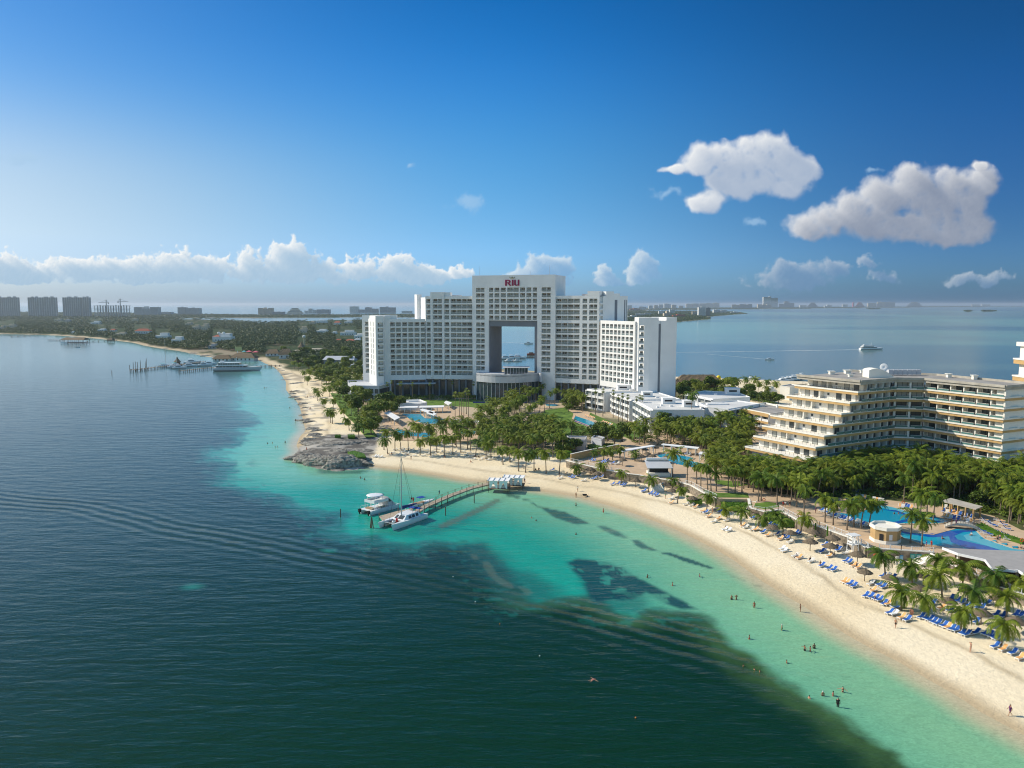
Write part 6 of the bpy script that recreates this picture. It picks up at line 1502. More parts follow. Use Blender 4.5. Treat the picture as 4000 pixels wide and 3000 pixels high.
# walls, pergolas, huts
P = T([(2228,1800),(2300,1783),(2415,1760)]); wallseg(P, TZ-.1, TZ+2.4, .4, 'long tan plastered garden wall on the terrace', 'garden_wall', m_tan)
def pergola(pts, z, h, label, m=None, rm=None, slats=True, cols=4, group='pergolas and shade roofs'):
    P = [W(x, y, z+h) for x, y in pts]; cx_ = sum(p[0] for p in P)/len(P); cy_ = sum(p[1] for p in P)/len(P); Q = [(x-cx_, y-cy_) for x, y in P]
    r = empty('pergola', (cx_, cy_, z), label, 'pergola', group); a = MB(); a.prism(Q, h-.25, h); a.build('roof', rm or m_white, r)
    for e0, e1_ in ((0, 1), (3, 2)):
        for i in range(cols):
            t = (i+.15)/(cols-.7); x = Q[e0][0]+(Q[e1_][0]-Q[e0][0])*min(t, .97); y = Q[e0][1]+(Q[e1_][1]-Q[e0][1])*min(t, .97); x *= .94; y *= .94
            u = MB(); u.box(x-.16,x+.16,y-.16,y+.16,0,h-.25); u.build('post', m or m_cream, r)
    return r
pergola([(2415,1758),(2545,1738),(2560,1741),(2432,1763)], TZ, 2.9, 'white pergola roof along the tan wall', cols=5)
pergola([(2583,1736),(2726,1752),(2732,1746),(2590,1732)], TZ, 2.9, 'long white pergola behind the thatched parasols', cols=5)
pergola([(2728,1772),(2800,1778),(2795,1767),(2735,1764)], TZ, 2.9, 'small white shade roof at the right end of the blue pool')
pergola([(3675,1956),(3812,1988),(3840,1978),(3714,1945)], TZ, 3.0, 'cream pergola with tan columns by the long pool', m=m_tan, rm=m_cornice, cols=5)
pergola([(1500,1612),(1543,1640),(1563,1630),(1520,1606)], 2.3, 3, 'white pergola left of the garden pool')
pergola([(1640,1600),(1690,1616),(1700,1608),(1650,1596)], 2.3, 3, 'white slatted pergola right of the garden pool, upper')
pergola([(1665,1612),(1695,1622),(1706,1616),(1680,1606)], 2.3, 3, 'white slatted pergola right of the garden pool, lower')
pergola([(1755,1646),(1870,1652),(1872,1640),(1765,1638)], 2.3, 3, 'pale slatted pergola among the palms by the garden pool', cols=5)
pergola([(1530,1593),(1630,1592),(1635,1586),(1545,1586)], 2.3, 3, 'long low white roof behind the garden pool, left part', cols=5)
pergola([(1635,1592),(1735,1590),(1735,1583),(1640,1585)], 2.3, 3, 'long low white roof behind the garden pool, right part', cols=5)
villa('pool_pavilion', 'white flat-roofed pool pavilion with air-conditioning boxes on the lawn', 'pavilion', [W(*q, 5.6) for q in ((1552,1577),(1640,1580),(1668,1574),(1640,1563),(1560,1566))], 5.6, {}, floors=1, ph=((W(1615,1569,5.6)[0],W(1615,1569,5.6)[1],2.6,1,.9),))
villa('beach_club', 'grey flat-roofed beach club hut behind the bright green bush', 'pavilion', [W(*q, 6.2) for q in ((2228,1718),(2285,1722),(2292,1708),(2215,1706))], 6.2, {}, floors=1, m=m_lgrey, rm=m_roofg)
villa('beach_club', 'small grey pavilion beside the beach club hut, among palms', 'pavilion', [W(*q, 5.8) for q in ((2310,1712),(2350,1722),(2362,1712),(2325,1703))], 5.8, {}, floors=1, m=m_lgrey, rm=m_roofg)
pergola([(1735,1572),(1752,1582),(1765,1572),(1742,1565)], 2.3, 2.6, 'white triangular shade sail on the lawn')
# beach bar hut
x, y = W(2572, 1856, TZ); r = empty('bar_hut', (x, y, TZ), 'beach bar hut with a pale metal roof above the curved stairs', 'bar')
a = MB(); a.box(-3.4,3.4,-2.2,3.2,0,1.1); a.build('counter', m_cream, r); a = MB(); a.box(-3,3,-.8,3.0,1.1,3.0); a.build('back_room', m_dark, r)
a = MB(); a.add([(-4.2,-3,3.0),(4.2,-3,3.0),(4.0,3.8,4.3),(-4.0,3.8,4.3),(-4.2,-3,2.85),(4.2,-3,2.85),(4.0,3.8,4.15),(-4.0,3.8,4.15)], [(0,1,2,3),(7,6,5,4),(0,4,5,1),(1,5,6,2),(2,6,7,3),(3,7,4,0)]); a.build('roof', m_lgrey, r)
for sx in (-3.7, 3.7): a = MB(); a.box(sx-.15,sx+.15,-2.8,-2.5,0,2.9); a.build('post', m_cream, r)
a = MB(); a.tube((-3.6,3.2,4.7),(3.6,3.2,4.7),.5,n=8); a.build('rolled_awning', m_white, r)
# big bar roof at the right edge
ZR = 7.0; RP = [W(x, y, ZR) for x, y in ((3683,2139),(3745,2163),(3850,2186),(3876,2220),(3960,2228),(3978,2226),(4100,2310),(4400,2300),(4300,2150),(4000,2152),(3800,2145))]
cx_ = sum(p[0] for p in RP)/len(RP); cy_ = sum(p[1] for p in RP)/len(RP); r = empty('bar_building', (cx_, cy_, 1.8), 'large bar with a grey flat roof and white edge, lower right', 'bar'); Q = [(x-cx_, y-cy_) for x, y in RP]
a = MB(); a.prism(Q, ZR-1.8-.35, ZR-1.8-.01); a.build('roof', mat('grey_roof_sheet', (.36,.34,.32), .9, .08, .8, detail=8), r)
a = MB()
for p, q in zip(Q[:7], Q[1:8]): L_, d, n = frame(p, q); a.fbox(p, d, n, 0, L_, .003, .22, ZR-1.8-.4, ZR-1.8+.1)
a.build('fascia', m_white, r)
a = MB(); a.prism([(x*.85+1, y*.8+1.5) for x, y in Q], 0, ZR-1.8-.36); a.build('back_wall', mat('brown_interior', (.10,.065,.04), .9), r)
a = MB(); L_, d, n = frame(Q[4], Q[6]); a.fbox(Q[4], d, n, 0, L_, -2.4, -1.8, 0, 1.1); a.build('bar_counter', m_tan, r)
for p in (Q[1], Q[3], Q[5]): a = MB(); a.box(p[0]-.2+.5,p[0]+.2+.5,p[1]+.8,p[1]+1.2,0,ZR-1.8-.36); a.build('column', m_cream, r)
# ================================================================== pier
PW = [(1560,2042),(1640,2000),(1752,1944),(1838,1912),(1905,1894),(1990,1868)]; ZD = 1.5
PP = [W(x, y, ZD) for x, y in ((1605,2010),(1665,1975),(1760,1934),(1840,1905),(1910,1888),(2000,1868))]
r = empty('pier', (*PP[0], 0), 'long curving wooden pier from the beach to the moored boats', 'pier'); O = PP[0]; dk_ = MB(); pi_ = []; rope = MB()
for j, (p, q) in enumerate(zip(PP[:-1], PP[1:])):
    p = (p[0]-O[0], p[1]-O[1]); q = (q[0]-O[0], q[1]-O[1]); L_, d, n = frame(p, q); k = int(L_/.5)
    for i in range(k): dk_.fbox(p, d, n, L_*i/k, L_*(i+1)/k-.04, -1.0, 1.0, ZD-.1, ZD)
    dk_.fbox(p, d, n, 0, L_, -1.02, -.8, ZD-.4, ZD-.11); dk_.fbox(p, d, n, 0, L_, .8, 1.02, ZD-.4, ZD-.11)
    k = max(2, int(L_/3.2))
    for i in range(k):
        s_ = L_*i/k
        for w_ in (-.95, .95):
            u = MB(); x, y = p[0]+d[0]*s_+n[0]*w_, p[1]+d[1]*s_+n[1]*w_; u.tube((x,y,-2),(x,y,ZD+1.0),.11,n=6); u.build('piling', m_wood, r)
        rope.fbox(p, d, n, s_, s_+L_/k, -.96, -.92, ZD+.75, ZD+.79)
dk_.build('deck', m_plank, r); rope.build('hand_rope', m_wood, r)
dock = [W(x, y, 1.2) for x, y in ((1481,2016),(1555,1995),(1610,1985),(1620,2005),(1560,2020),(1500,2040))]
O = dock[0]; r = empty('landing_stage', (*O, 0), 'square plank landing stage between the two catamarans', 'landing stage'); a = MB(); a.prism([(x-O[0], y-O[1]) for x, y in dock], 1.0, 1.2); a.build('deck', m_plank, r)
for x, y in dock: u = MB(); u.tube((x-O[0],y-O[1],-2),(x-O[0],y-O[1],1.9),.14); u.build('piling', m_wood, r)
for px, py, h, l in ((1330,2020,2.4,'single dark mooring post left of the boats'),(1740,2014,2.6,'mooring post in the shallows, left of two beside the pier'),(1852,1965,2.6,'mooring post in the shallows, right of two beside the pier')):
    x, y = W(px, py, 0); a = MB(); a.tube((x,y,-2),(x+.05,y,h),.17,.14); tag(a.build('mooring_post', m_wood), l, 'post')
x, y = W(1452, 2062, 0); a = MB(); a.tube((x-.5,y,-1),(x,y,3.0),.16); a.tube((x+.5,y+.3,-1),(x+.05,y,2.9),.16); a.tube((x,y-.5,-1),(x,y,2.7),.16); tag(a.build('mooring_dolphin', m_wood), 'cluster of three leaning mooring piles with a pale top', 'post')
# cabanas on the pier head
def cabana(px, py, label):
    x, y = W(px, py, 1.5); r = empty('beach_cabana', (x, y, 0), label, 'cabana', 'cabanas on the pier', -.12); a = MB(); a.box(-3.4,3.4,-2.2,2.2,1.2,1.4); a.build('platform', m_wood, r)
    for sx in (-3.1, 3.1):
        for sy in (-2,2): u = MB(); u.tube((sx,sy,-1.5),(sx,sy,3.9),.12,n=4); u.build('post', m_wood, r)
    a = MB(); a.box(-3.5,3.5,-2.3,2.3,3.9,3.98)
    for i in range(5): a.tube((-3.4+1.7*i,-2.2,4.05),(-3.4+1.7*i,2.2,4.05),.16,n=5)
    a.build('canopy', m_white, r)
    for sx in (-1.6, 1.6):
        a = MB(); a.add([(sx-1.3,-2.15,3.85),(sx+1.3,-2.15,3.85),(sx+1.25,-2.1,1.5),(sx+.85,-2.1,1.5),(sx,-2.18,3.4),(sx-.85,-2.1,1.5),(sx-1.25,-2.1,1.5)], [(0,4,5,6),(0,1,4),(1,2,3,4)]); a.build('curtain', m_white, r)
    a = MB(); a.box(-2.4,2.4,-1.2,1.4,1.4,1.95); a.build('day_bed', m_cream, r)
cabana(1950, 1902, 'white curtained cabana nearer the boats at the pier foot'); cabana(2008, 1890, 'white curtained cabana nearer the beach at the pier foot')
# ================================================================== boats
m_hull = mat('white_gelcoat', (.80,.81,.80), .3, spec=.5); m_blue = mat('blue_canvas', (.012,.06,.30), .7); m_navy = mat('navy_canvas', (.01,.035,.14), .7); m_red = mat('red_plastic', (.55,.02,.02), .5)
m_alu = mat('aluminium_spar', (.50,.52,.50), .4, metal=.3); m_net = mat('dark_netting', (.045,.035,.03), .8); m_skinny = mat('teak_deck', (.35,.25,.15), .8); m_foam = mat('white_foam', (.75,.80,.78), .8)
m_orange = mat('orange_plastic', (.75,.13,.02), .5)
def hull(mb, L_, B_, Hh, y0=0, z0=-.3, sheer=.15, full=.5):
    secs = 9; n = 6; vs = []
    for i in range(secs):
        t = i/(secs-1); x = -L_/2+L_*t; w = B_/2*(1-max(0,(t-full)/(1-full))**2.2)*(.9+.1*min(1,t*4)); w = max(w, .02); hh = Hh*(1+sheer*t*t)
        for a, b in ((-1,1),(-.92,.45),(-.45,.05),(0,0),(.45,.05),(.92,.45),(1,1)):
            vs.append((x+(.06*L_*t*(b) if t > .8 else 0), y0+w*a, z0+(hh-z0)*b))
    k = 7; mb.add(vs, [(i*k+j, i*k+j+1, (i+1)*k+j+1, (i+1)*k+j) for i in range(secs-1) for j in range(k-1)]+[tuple(range(k))]+[(i*k, (i+1)*k, (i+1)*k+k-1, i*k+k-1) for i in range(secs-1)])
def boat(name, px, py, hd, label, cat, group=None, z=0):
    x, y = W(px, py, 0); return empty(name, (x, y, z), label, cat, group, math.atan2(hd[1], hd[0]))
def P_(r, m, name, fn, sm=False): a = MB(); fn(a); return a.build(name, m, r, sm)
# sailing catamaran (bow towards the camera's left)
r = boat('sailing_catamaran', 1577, 2042, (-.53,-.85), 'white sailing catamaran with a tall mast and blue sail cover at the landing stage', 'catamaran')
for s_ in (-1, 1): P_(r, m_hull, 'hull', lambda a: hull(a, 14.2, 1.5, 1.35, s_*2.3, -.3, .25, .35))
P_(r, m_hull, 'bridge_deck', lambda a: (a.box(-6.2,2.6,-1.58,1.58,.7,1.3), a.add([(-4.4,-2.5,1.38),(2.6,-2.2,1.38),(2.6,2.2,1.38),(-4.4,2.5,1.38),(-4.2,-2.0,2.5),(.7,-1.6,2.5),(.7,1.6,2.5),(-4.2,2.0,2.5)], [(4,5,6,7),(0,1,5,4),(1,2,6,5),(2,3,7,6),(3,0,4,7)])))
for s_ in (-1, 1):
    for x0, x1 in ((-3.6,-2.4),(-2.1,-.9),(-.6,.5)): P_(r, m_glass, 'cabin_window', lambda a: a.add([(x0,s_*2.40,1.6),(x1,s_*2.31,1.6),(x1-.2,s_*2.02,2.3),(x0,s_*2.12,2.3)], [(0,1,2,3)]))
for y0 in (-1.5,-.35,.55): P_(r, m_glass, 'windscreen', lambda a: a.add([(2.2,y0,1.65),(2.2,y0+.9,1.65),(1.05,y0+.8,2.4),(1.05,y0+.1,2.4)], [(0,1,2,3)]))
P_(r, m_net, 'trampoline', lambda a: a.box(2.6,5.9,-1.6,1.6,1.05,1.10))
P_(r, m_alu, 'cross_beam', lambda a: (a.tube((5.9,-2.3,1.35),(5.9,2.3,1.35),.12), a.box(2.5,6,-.12,.12,1.1,1.2)))
P_(r, m_alu, 'mast', lambda a: a.tube((.9,0,2.4),(.7,0,19.6),.16,.10,8))
P_(r, m_navy, 'sail_cover', lambda a: a.prism([(.5,-.28),(.6,.28),(-5.6,.2),(-5.6,-.2)], 4.0, [4.9,4.9,4.3,4.3]))
P_(r, m_blue, 'bimini', lambda a: a.add([(-5.9,-2.2,3.1),(-3.6,-2.3,3.3),(-3.6,2.3,3.3),(-5.9,2.2,3.1),(-4.8,-2,3.55),(-4.8,2,3.55)], [(0,1,4),(1,2,5,4),(2,3,5),(3,0,4,5)]))
for y_ in (-2.2,2.2): P_(r, m_hull, 'bimini_arch', lambda a: (a.tube((-5.9,y_,1.3),(-5.9,y_,3.1),.10), a.tube((-3.6,y_,1.3),(-3.6,y_,3.2),.08)))
P_(r, m_red, 'red_barrel', lambda a: a.tube((3.1,.2,1.1),(3.1,.2,2.0),.28,n=10))
P_(r, m_hull, 'radar_ball', lambda a: a.lathe((5.4,.9,1.7),[(0,-.4),(.3,-.28),(.42,0),(.3,.28),(0,.4)],10), True)
P_(r, m_net, 'stay_wire', lambda a: [a.tube((.7,0,18.5), q, .03, n=3) for q in ((6.2,0,1.4),(-2.5,-2.7,1.5),(-2.5,2.7,1.5),(-1,-2.8,1.5),(-1,2.8,1.5))])
P_(r, m_alu, 'spreader', lambda a: (a.tube((.8,-1,10.5),(.8,1,10.5),.05,n=4), a.tube((.8,-.8,15),(.8,.8,15),.05,n=4)))
for s_ in (-1,): P_(r, m_navy, 'hull_emblem', lambda a: [a.box(3.5+.35*i,3.72+.35*i,s_*2.93-.02,s_*2.93,.75,1.05) for i in range(3)])
P_(r, m_dark, 'hull_stripe', lambda a: a.box(-6.6,-2,-3.065,-3.05,.95,1.1))
# two-deck power catamaran, outboards towards the camera
r = boat('power_catamaran', 1484, 1994, (.62,.78), 'white two-deck party catamaran with a curved roof and twin outboards', 'catamaran'); r.scale = (.86,.86,.9)
for s_ in (-1, 1): P_(r, m_hull, 'hull', lambda a: hull(a, 13, 1.4, 1.2, s_*2.2, -.3, .2, .4)); P_(r, m_black, 'outboard_motor', lambda a: (a.box(-7.4,-6.5,s_*2.2-.32,s_*2.2+.32,.5,1.6), a.box(-7.2,-6.8,s_*2.2-.12,s_*2.2+.12,-.6,.5)))
P_(r, m_hull, 'main_deck', lambda a: a.box(-6.2,5.4,-2.8,2.8,1.22,1.4))
P_(r, m_hull, 'upper_deck', lambda a: (a.box(-4.6,1.6,-2.5,2.5,3.4,3.55), a.box(-4.6,-4.5,-2.5,2.5,3.55,4.3), a.box(-4.5,1.6,-2.5,-2.42,3.55,4.2), a.box(-4.5,1.6,2.42,2.5,3.55,4.2)))
P_(r, m_hull, 'curved_roof', lambda a: a.lathe((-2.0,0,5.5),[(0,.30),(1.2,.27),(2.3,.16),(3.0,0),(2.9,-.06),(0,.1)],20), True)
P_(r, m_hull, 'roof_post', lambda a: [a.tube((x,y,3.5),(x*.9,y*.9,5.7),.07,n=4) for x in (-4.2,-.2) for y in (-1.8,1.8)])
P_(r, m_hull, 'deck_post', lambda a: [a.tube((x,y,1.4),(x,y,3.4),.07,n=4) for x in (-4.4,-2,.6) for y in (-2.4,2.4)])
P_(r, m_lgrey, 'stair_fairing', lambda a: a.add([(1.6,-2.5,1.4),(5.2,-2.5,1.4),(1.6,-2.5,4.6),(1.6,2.5,1.4),(5.2,2.5,1.4),(1.6,2.5,4.6)], [(0,1,2),(5,4,3),(1,4,5,2),(0,2,5,3)]))
P_(r, m_glass, 'side_window', lambda a: a.add([(1.75,-2.53,2.9),(3.2,-2.53,2.9),(2.0,-2.53,4.0),(1.75,-2.53,4.1)], [(0,1,2,3)]))
P_(r, m_orange, 'lifebuoy', lambda a: [a.tube((-3.3+.4*math.cos(t),-2.62,2.2+.4*math.sin(t)),(-3.3+.4*math.cos(t+.8),-2.62,2.2+.4*math.sin(t+.8)),.09,n=5) for t in [i*.785 for i in range(8)]])
P_(r, m_metal, 'rail', lambda a: [a.tube((-6.2,y,2.2),(5,y,2.2),.04,n=4) for y in (-2.75,2.75)]+[a.tube((-6.2+1.6*i,y,1.4),(-6.2+1.6*i,y,2.2),.04,n=4) for i in range(8) for y in (-2.75,2.75)])
P_(r, m_skinny, 'bench', lambda a: (a.box(-5,-3.6,-1.6,1.6,1.4,1.85), a.box(-1.4,1.2,-1.9,-1.2,1.4,1.85)))
# speedboat with a blue bimini
def motorboat(px, py, hd, L_, label, group=None, top=m_blue, cat='boat', cabin=False, name='motorboat'):
    r = boat(name, px, py, hd, label, cat, group); b = L_*.32
    P_(r, m_hull, 'hull', lambda a: hull(a, L_, b, L_*.13, 0, -.2, .35, .4))
    P_(r, m_skinny if not cabin else m_hull, 'cockpit', lambda a: a.box(-L_*.38,L_*.12,-b*.36,b*.36,L_*.132,L_*.15))
    if cabin:
        P_(r, m_hull, 'superstructure', lambda a: (a.add([(-L_*.3,-b*.36,L_*.13),(L_*.24,-b*.3,L_*.13),(L_*.24,b*.3,L_*.13),(-L_*.3,b*.36,L_*.13),(-L_*.28,-b*.32,L_*.24),(L_*.08,-b*.26,L_*.24),(L_*.08,b*.26,L_*.24),(-L_*.28,b*.32,L_*.24)], [(4,5,6,7),(0,1,5,4),(1,2,6,5),(2,3,7,6),(3,0,4,7)]), a.box(-L_*.26,-L_*.02,-b*.28,b*.28,L_*.30,L_*.32)))
        P_(r, m_glass, 'window_band', lambda a: [a.add([(-L_*.24,s_*b*.352,L_*.16),(L_*.14,s_*b*.322,L_*.16),(L_*.08,s_*b*.30,L_*.21),(-L_*.24,s_*b*.335,L_*.21)], [(0,1,2,3)]) for s_ in (-1,1)])
    else:
        P_(r, top, 'bimini', lambda a: a.box(-L_*.18,L_*.1,-b*.38,b*.38,L_*.13+1.6,L_*.13+1.68))
        P_(r, m_alu, 'bimini_frame', lambda a: [a.tube((x,y,L_*.13),(x,y,L_*.13+1.6),.04,n=4) for x in (-L_*.16,L_*.08) for y in (-b*.34,b*.34)])
    P_(r, m_black, 'outboard_motor', lambda a: a.box(-L_*.56,-L_*.5,-.3,.3,.1,1.1)); return r
motorboat(1648, 1976, (.72,.69), 8.2, 'small white speedboat with a blue bimini moored to the pier')
def wake(px0, py0, px1, py1, w0, w1, label_name='boat_wake'):
    a = MB(); p = W(px0, py0, 0); q = W(px1, py1, 0); L_, d, n = frame(p, q); k = 30; pr = []
    for i in range(k+1):
        t = i/k; w = (w0+(w1-w0)*t)*rnd.uniform(.6,1.3); c = (p[0]+d[0]*L_*t+n[0]*math.sin(t*7)*w*.6, p[1]+d[1]*L_*t+n[1]*math.sin(t*7)*w*.6); pr += [(c[0]+n[0]*w, c[1]+n[1]*w, .05), (c[0]-n[0]*w, c[1]-n[1]*w, .05)]
    a.add(pr, [(2*i,2*i+2,2*i+3,2*i+1) for i in range(k)]); tag(a.build(label_name, m_foam), kind='stuff')
motorboat(2066, 1344, (1,-.12), 12.5, 'white motor yacht cruising on the lagoon, seen through the gateway', 'boats on the lagoon', cabin=True, cat='yacht', name='motor_yacht'); wake(2054, 1342, 1900, 1333, 1.2, .4)
motorboat(3008, 1406, (1,-.25), 8.5, 'small white motorboat speeding across the lagoon', 'boats on the lagoon', cabin=True); wake(3000, 1404, 2760, 1383, .8, .35)
# ferry on the lagoon
def ferry(px, py, hd, L_, label, decks=2, mast=True, hullm=None, grp=None):
    r = boat('ferry', px, py, hd, label, 'ferry', grp); b = L_*.24; h = L_*.075
    P_(r, hullm or m_hull, 'hull', lambda a: hull(a, L_, b, h, 0, -.4, .35, .55))
    for k in range(decks):
        x0, x1 = -L_*(.44-.05*k), L_*(.22-.14*k); z = h+.01+k*L_*.062
        P_(r, m_hull, 'deck_house', lambda a: (a.box(x0,x1,-b*.42,b*.42,z,z+L_*.012), a.box(x0,x1,-b*.40,b*.40,z+L_*.045,z+L_*.06), *(a.box(x0+(x1-x0)*i/9-.1,x0+(x1-x0)*i/9+.1,-b*.4,b*.4,z+L_*.012,z+L_*.045) for i in range(1,9))))
        P_(r, m_glass, 'window_band', lambda a: a.box(x0+.3,x1-.3,-b*.38,b*.38,z+L_*.012,z+L_*.045))
    if mast: P_(r, m_metal, 'mast', lambda a: a.tube((L_*.0,0,h+decks*L_*.06),(L_*.0,0,h+decks*L_*.06+L_*.12),.15,n=4))
    P_(r, m_hull, 'funnel', lambda a: a.box(-L_*.36,-L_*.28,-b*.15,b*.15,h+decks*L_*.062,h+decks*L_*.062+L_*.03)); return r
ferry(3402, 1366, (1,.05), 30, 'white passenger ferry with a dark window band crossing the lagoon', grp='boats on the lagoon'); wake(3365, 1366, 2640, 1377, 1.6, .9)
ferry(926, 1449, (1,.10), 40, 'long blue-and-white sightseeing ship moored at the far jetty', 2, hullm=m_lgrey, grp='boats at the far jetty')
gm = 'boats in the marina behind the hotels'
for px, py, L_, hd, l in ((1978,1404,16,(1,.1),'white yacht in the marina, left in the gateway view'),(2003,1402,15,(1,0),'white yacht in the marina, second from the left in the gateway'),(2026,1401,16,(1,-.1),'white yacht in the marina, third in the gateway view'),(1990,1412,10,(.9,.3),'small white boat before the marina yachts, left'),(2022,1412,9,(1,.2),'small white boat before the marina yachts, right'),
    (3052,1492,12,(-1,-.5),'white motorboat moored left in the right-hand marina'),(3072,1490,13,(-1,-.5),'white motorboat second in the right-hand marina'),(3092,1487,14,(-1,-.45),'white motorboat in the middle of the right-hand marina'),(3110,1484,13,(-1,-.5),'white motorboat fourth in the right-hand marina'),(3124,1479,14,(-1,-.5),'white motorboat nearest the hotel roof in the marina'),(2940,1486,10,(1,.2),'white runabout by the mangroves, left'),(2962,1489,9,(1,.1),'dark-topped runabout by the mangroves')):
    motorboat(px, py, hd, L_, l, gm, cabin=True)
x, y = W(2077, 1398, 0); a = MB(); a.box(x-9,x+8,y-1,y+1,.2,.9); [a.tube((x-8+3*i,y,-1),(x-8+3*i,y,2),.25) for i in range(6)]; tag(a.build('marina_dock', m_wood), 'dark wooden marina dock seen through the gateway', 'dock')
boat_r = boat('red_hulled_boat', 2080, 1388, (1,0), 'boat with a red hull at the marina dock', 'boat', gm); P_(boat_r, m_tile_red, 'hull', lambda a: hull(a, 13, 4, 2.2)); P_(boat_r, m_wood, 'deck_house', lambda a: a.box(-4,1,-1.2,1.2,2.2,3.6))
# far jetties on the left
def jetty(pts, label, w_=2.2, z=1.6, every=5, tall=()):
    P = [W(x, y, 0) for x, y in pts]; O = P[0]; r = empty('jetty', (*O, 0), label, 'jetty', 'jetties on the left shore'); a = MB(); k_ = 0
    for p, q in zip(P[:-1], P[1:]):
        p = (p[0]-O[0], p[1]-O[1]); q = (q[0]-O[0], q[1]-O[1]); L_, d, n = frame(p, q); a.fbox(p, d, n, 0, L_, -w_/2, w_/2, z-.3, z)
        for i in range(int(L_/every)+1):
            s_ = min(L_, i*every)
            for ww in (-w_/2, w_/2): u = MB(); x, y = p[0]+d[0]*s_+n[0]*ww, p[1]+d[1]*s_+n[1]*ww; u.tube((x,y,-1.5),(x,y,z+.6),.28,n=5); u.build('piling', m_wood, r)
    a.build('deck', m_plank, r); return r
jetty([(512,1451),(560,1447),(610,1440),(700,1430),(800,1418)], 'long far jetty with tall bare piles at its left end'); jetty([(703,1455),(760,1449),(846,1440)], 'shorter far jetty in front of the moored boats'); jetty([(1005,1437),(1060,1434),(1100,1434)], 'short footbridge-like jetty right of the sightseeing ship', every=4)
for px, py, h, l in ((437,1462,3.4,'lone dark mooring pile left of the far jetty'),(508,1452,6,'leaning bare pile at the tip of the far jetty'),(521,1450,8.5,'tall bare pile on the far jetty, first from the left'),(531,1449,8.5,'tall bare pile on the far jetty, second from the left'),(538,1449,8,'tall bare pile on the far jetty, third from the left'),(550,1448,9.5,'tallest bare pile on the far jetty'),(568,1446,8,'tall bare pile on the far jetty, fifth from the left'),(573,1445,10.5,'twisted bare pile on the far jetty, furthest right'),(700,1455,3.5,'thick dark pile at the tip of the shorter jetty')):
    x, y = W(px, py, 0); a = MB(); a.tube((x,y,-1),(x+rnd.uniform(-.3,.3),y,h),.3,.2,5); tag(a.build('mooring_pile', m_wood), l, 'pile', 'bare piles of the far jetty')
def sailboat(px, py, h, L_, label):
    r = boat('sailboat', px, py, (1,.2), label, 'sailboat', 'boats at the far jetty'); P_(r, m_hull, 'hull', lambda a: (hull(a, L_, 1.4, 1.3, -1.8), hull(a, L_, 1.4, 1.3, 1.8), a.box(-L_*.4,L_*.15,-1.1,1.1,.8,2.2))); P_(r, m_alu, 'mast', lambda a: a.tube((0,0,2),(0,0,h),.16,.1,5)); P_(r, m_tq, 'awning', lambda a: a.box(-L_*.4,-L_*.05,-2,2,3,3.1)); return r
sailboat(648, 1431, 26, 13, 'sailing catamaran with the tallest mast at the far jetty'); sailboat(690, 1428, 17, 11, 'sailing catamaran beside the pointed hut at the far jetty')
for px, py, L_, l in ((700,1440,12,'white motorboat below the pointed hut'),(742,1432,13,'orange-decked motorboat in the middle of the far jetty'),(752,1419,15,'white yacht with a high bridge at the far jetty'),(800,1430,13,'white motorboat left of the sightseeing ship'),(820,1424,12,'white motorboat touching the sightseeing ship'),(675,1437,10,'small white motorboat at the far jetty')): motorboat(px, py, (1,.25), L_, l, 'boats at the far jetty', cabin=True)
house(688, 1421, 30, 26, 'cone', 'pointed thatched hut on the far jetty', 'hut'); house(862, 1412, 76, 24, 'thatch', 'brown thatched jetty hall, left part', 'hall'); house(945, 1411, 108, 30, 'thatch', 'long dark thatched jetty hall behind the sightseeing ship', 'hall')
p = G(932, 1404); r = empty('billboard', p, 'pale yellow billboard on a tall pole behind the jetty halls', 'billboard'); k = p.y/F; P_(r, m_metal, 'pole', lambda a: a.tube((-3*k,0,0),(-3*k,0,34*k),.3)); P_(r, mat('pale_yellow_board', (.50,.48,.20), .7), 'panel', lambda a: a.box(-12*k,14*k,-.2,.2,34*k,50*k))
# stilt restaurant
r = boat('stilt_restaurant', 295, 1341, (1,0), 'thatched restaurant on stilts over the far bay', 'restaurant'); k = W(295,1341,0)[1]/F
P_(r, m_wood, 'deck', lambda a: (a.box(-46*k,46*k,-9,9,1.2,1.6), [a.tube((x*k,y,-1),(x*k,y,6.5),.3,n=4) for x in (-44,-30,-15,0,15,30,44) for y in (-8.5,8.5)])); P_(r, m_thatch, 'thatch_roof', lambda a: thatch(a, 48*k, 10, 14*k, 23*k, 38*k, .3, 10)); P_(r, m_hull, 'moored_boat_side', lambda a: a.box(-44*k,-18*k,-10.5,-9.2,.3,2.2))
r = boat('stilt_hut', 434, 1336, (1,0), 'small dark hut on stilts near the left shore', 'hut'); P_(r, m_wood, 'body', lambda a: (a.box(-10*k,10*k,-4,4,2.2,9*k), [a.tube((x*k,y,-1),(x*k,y,2.4),.3,n=4) for x in (-9,9) for y in (-3.5,3.5)])); P_(r, m_thatch, 'thatch_roof', lambda a: thatch(a, 12*k, 5, 9*k, 18*k, 4*k, .3, 6))
jetty([(190,1331),(250,1332)], 'thin jetty left of the stilt restaurant', every=6); jetty([(342,1336),(422,1335),(455,1330)], 'thin jetty joining the stilt restaurant to the shore', every=8); jetty([(45,1317),(120,1314)], 'low dark mole near the left edge', every=12)
motorboat(304, 1357, (1,.1), 6, 'tiny dark boat on the open bay', None)
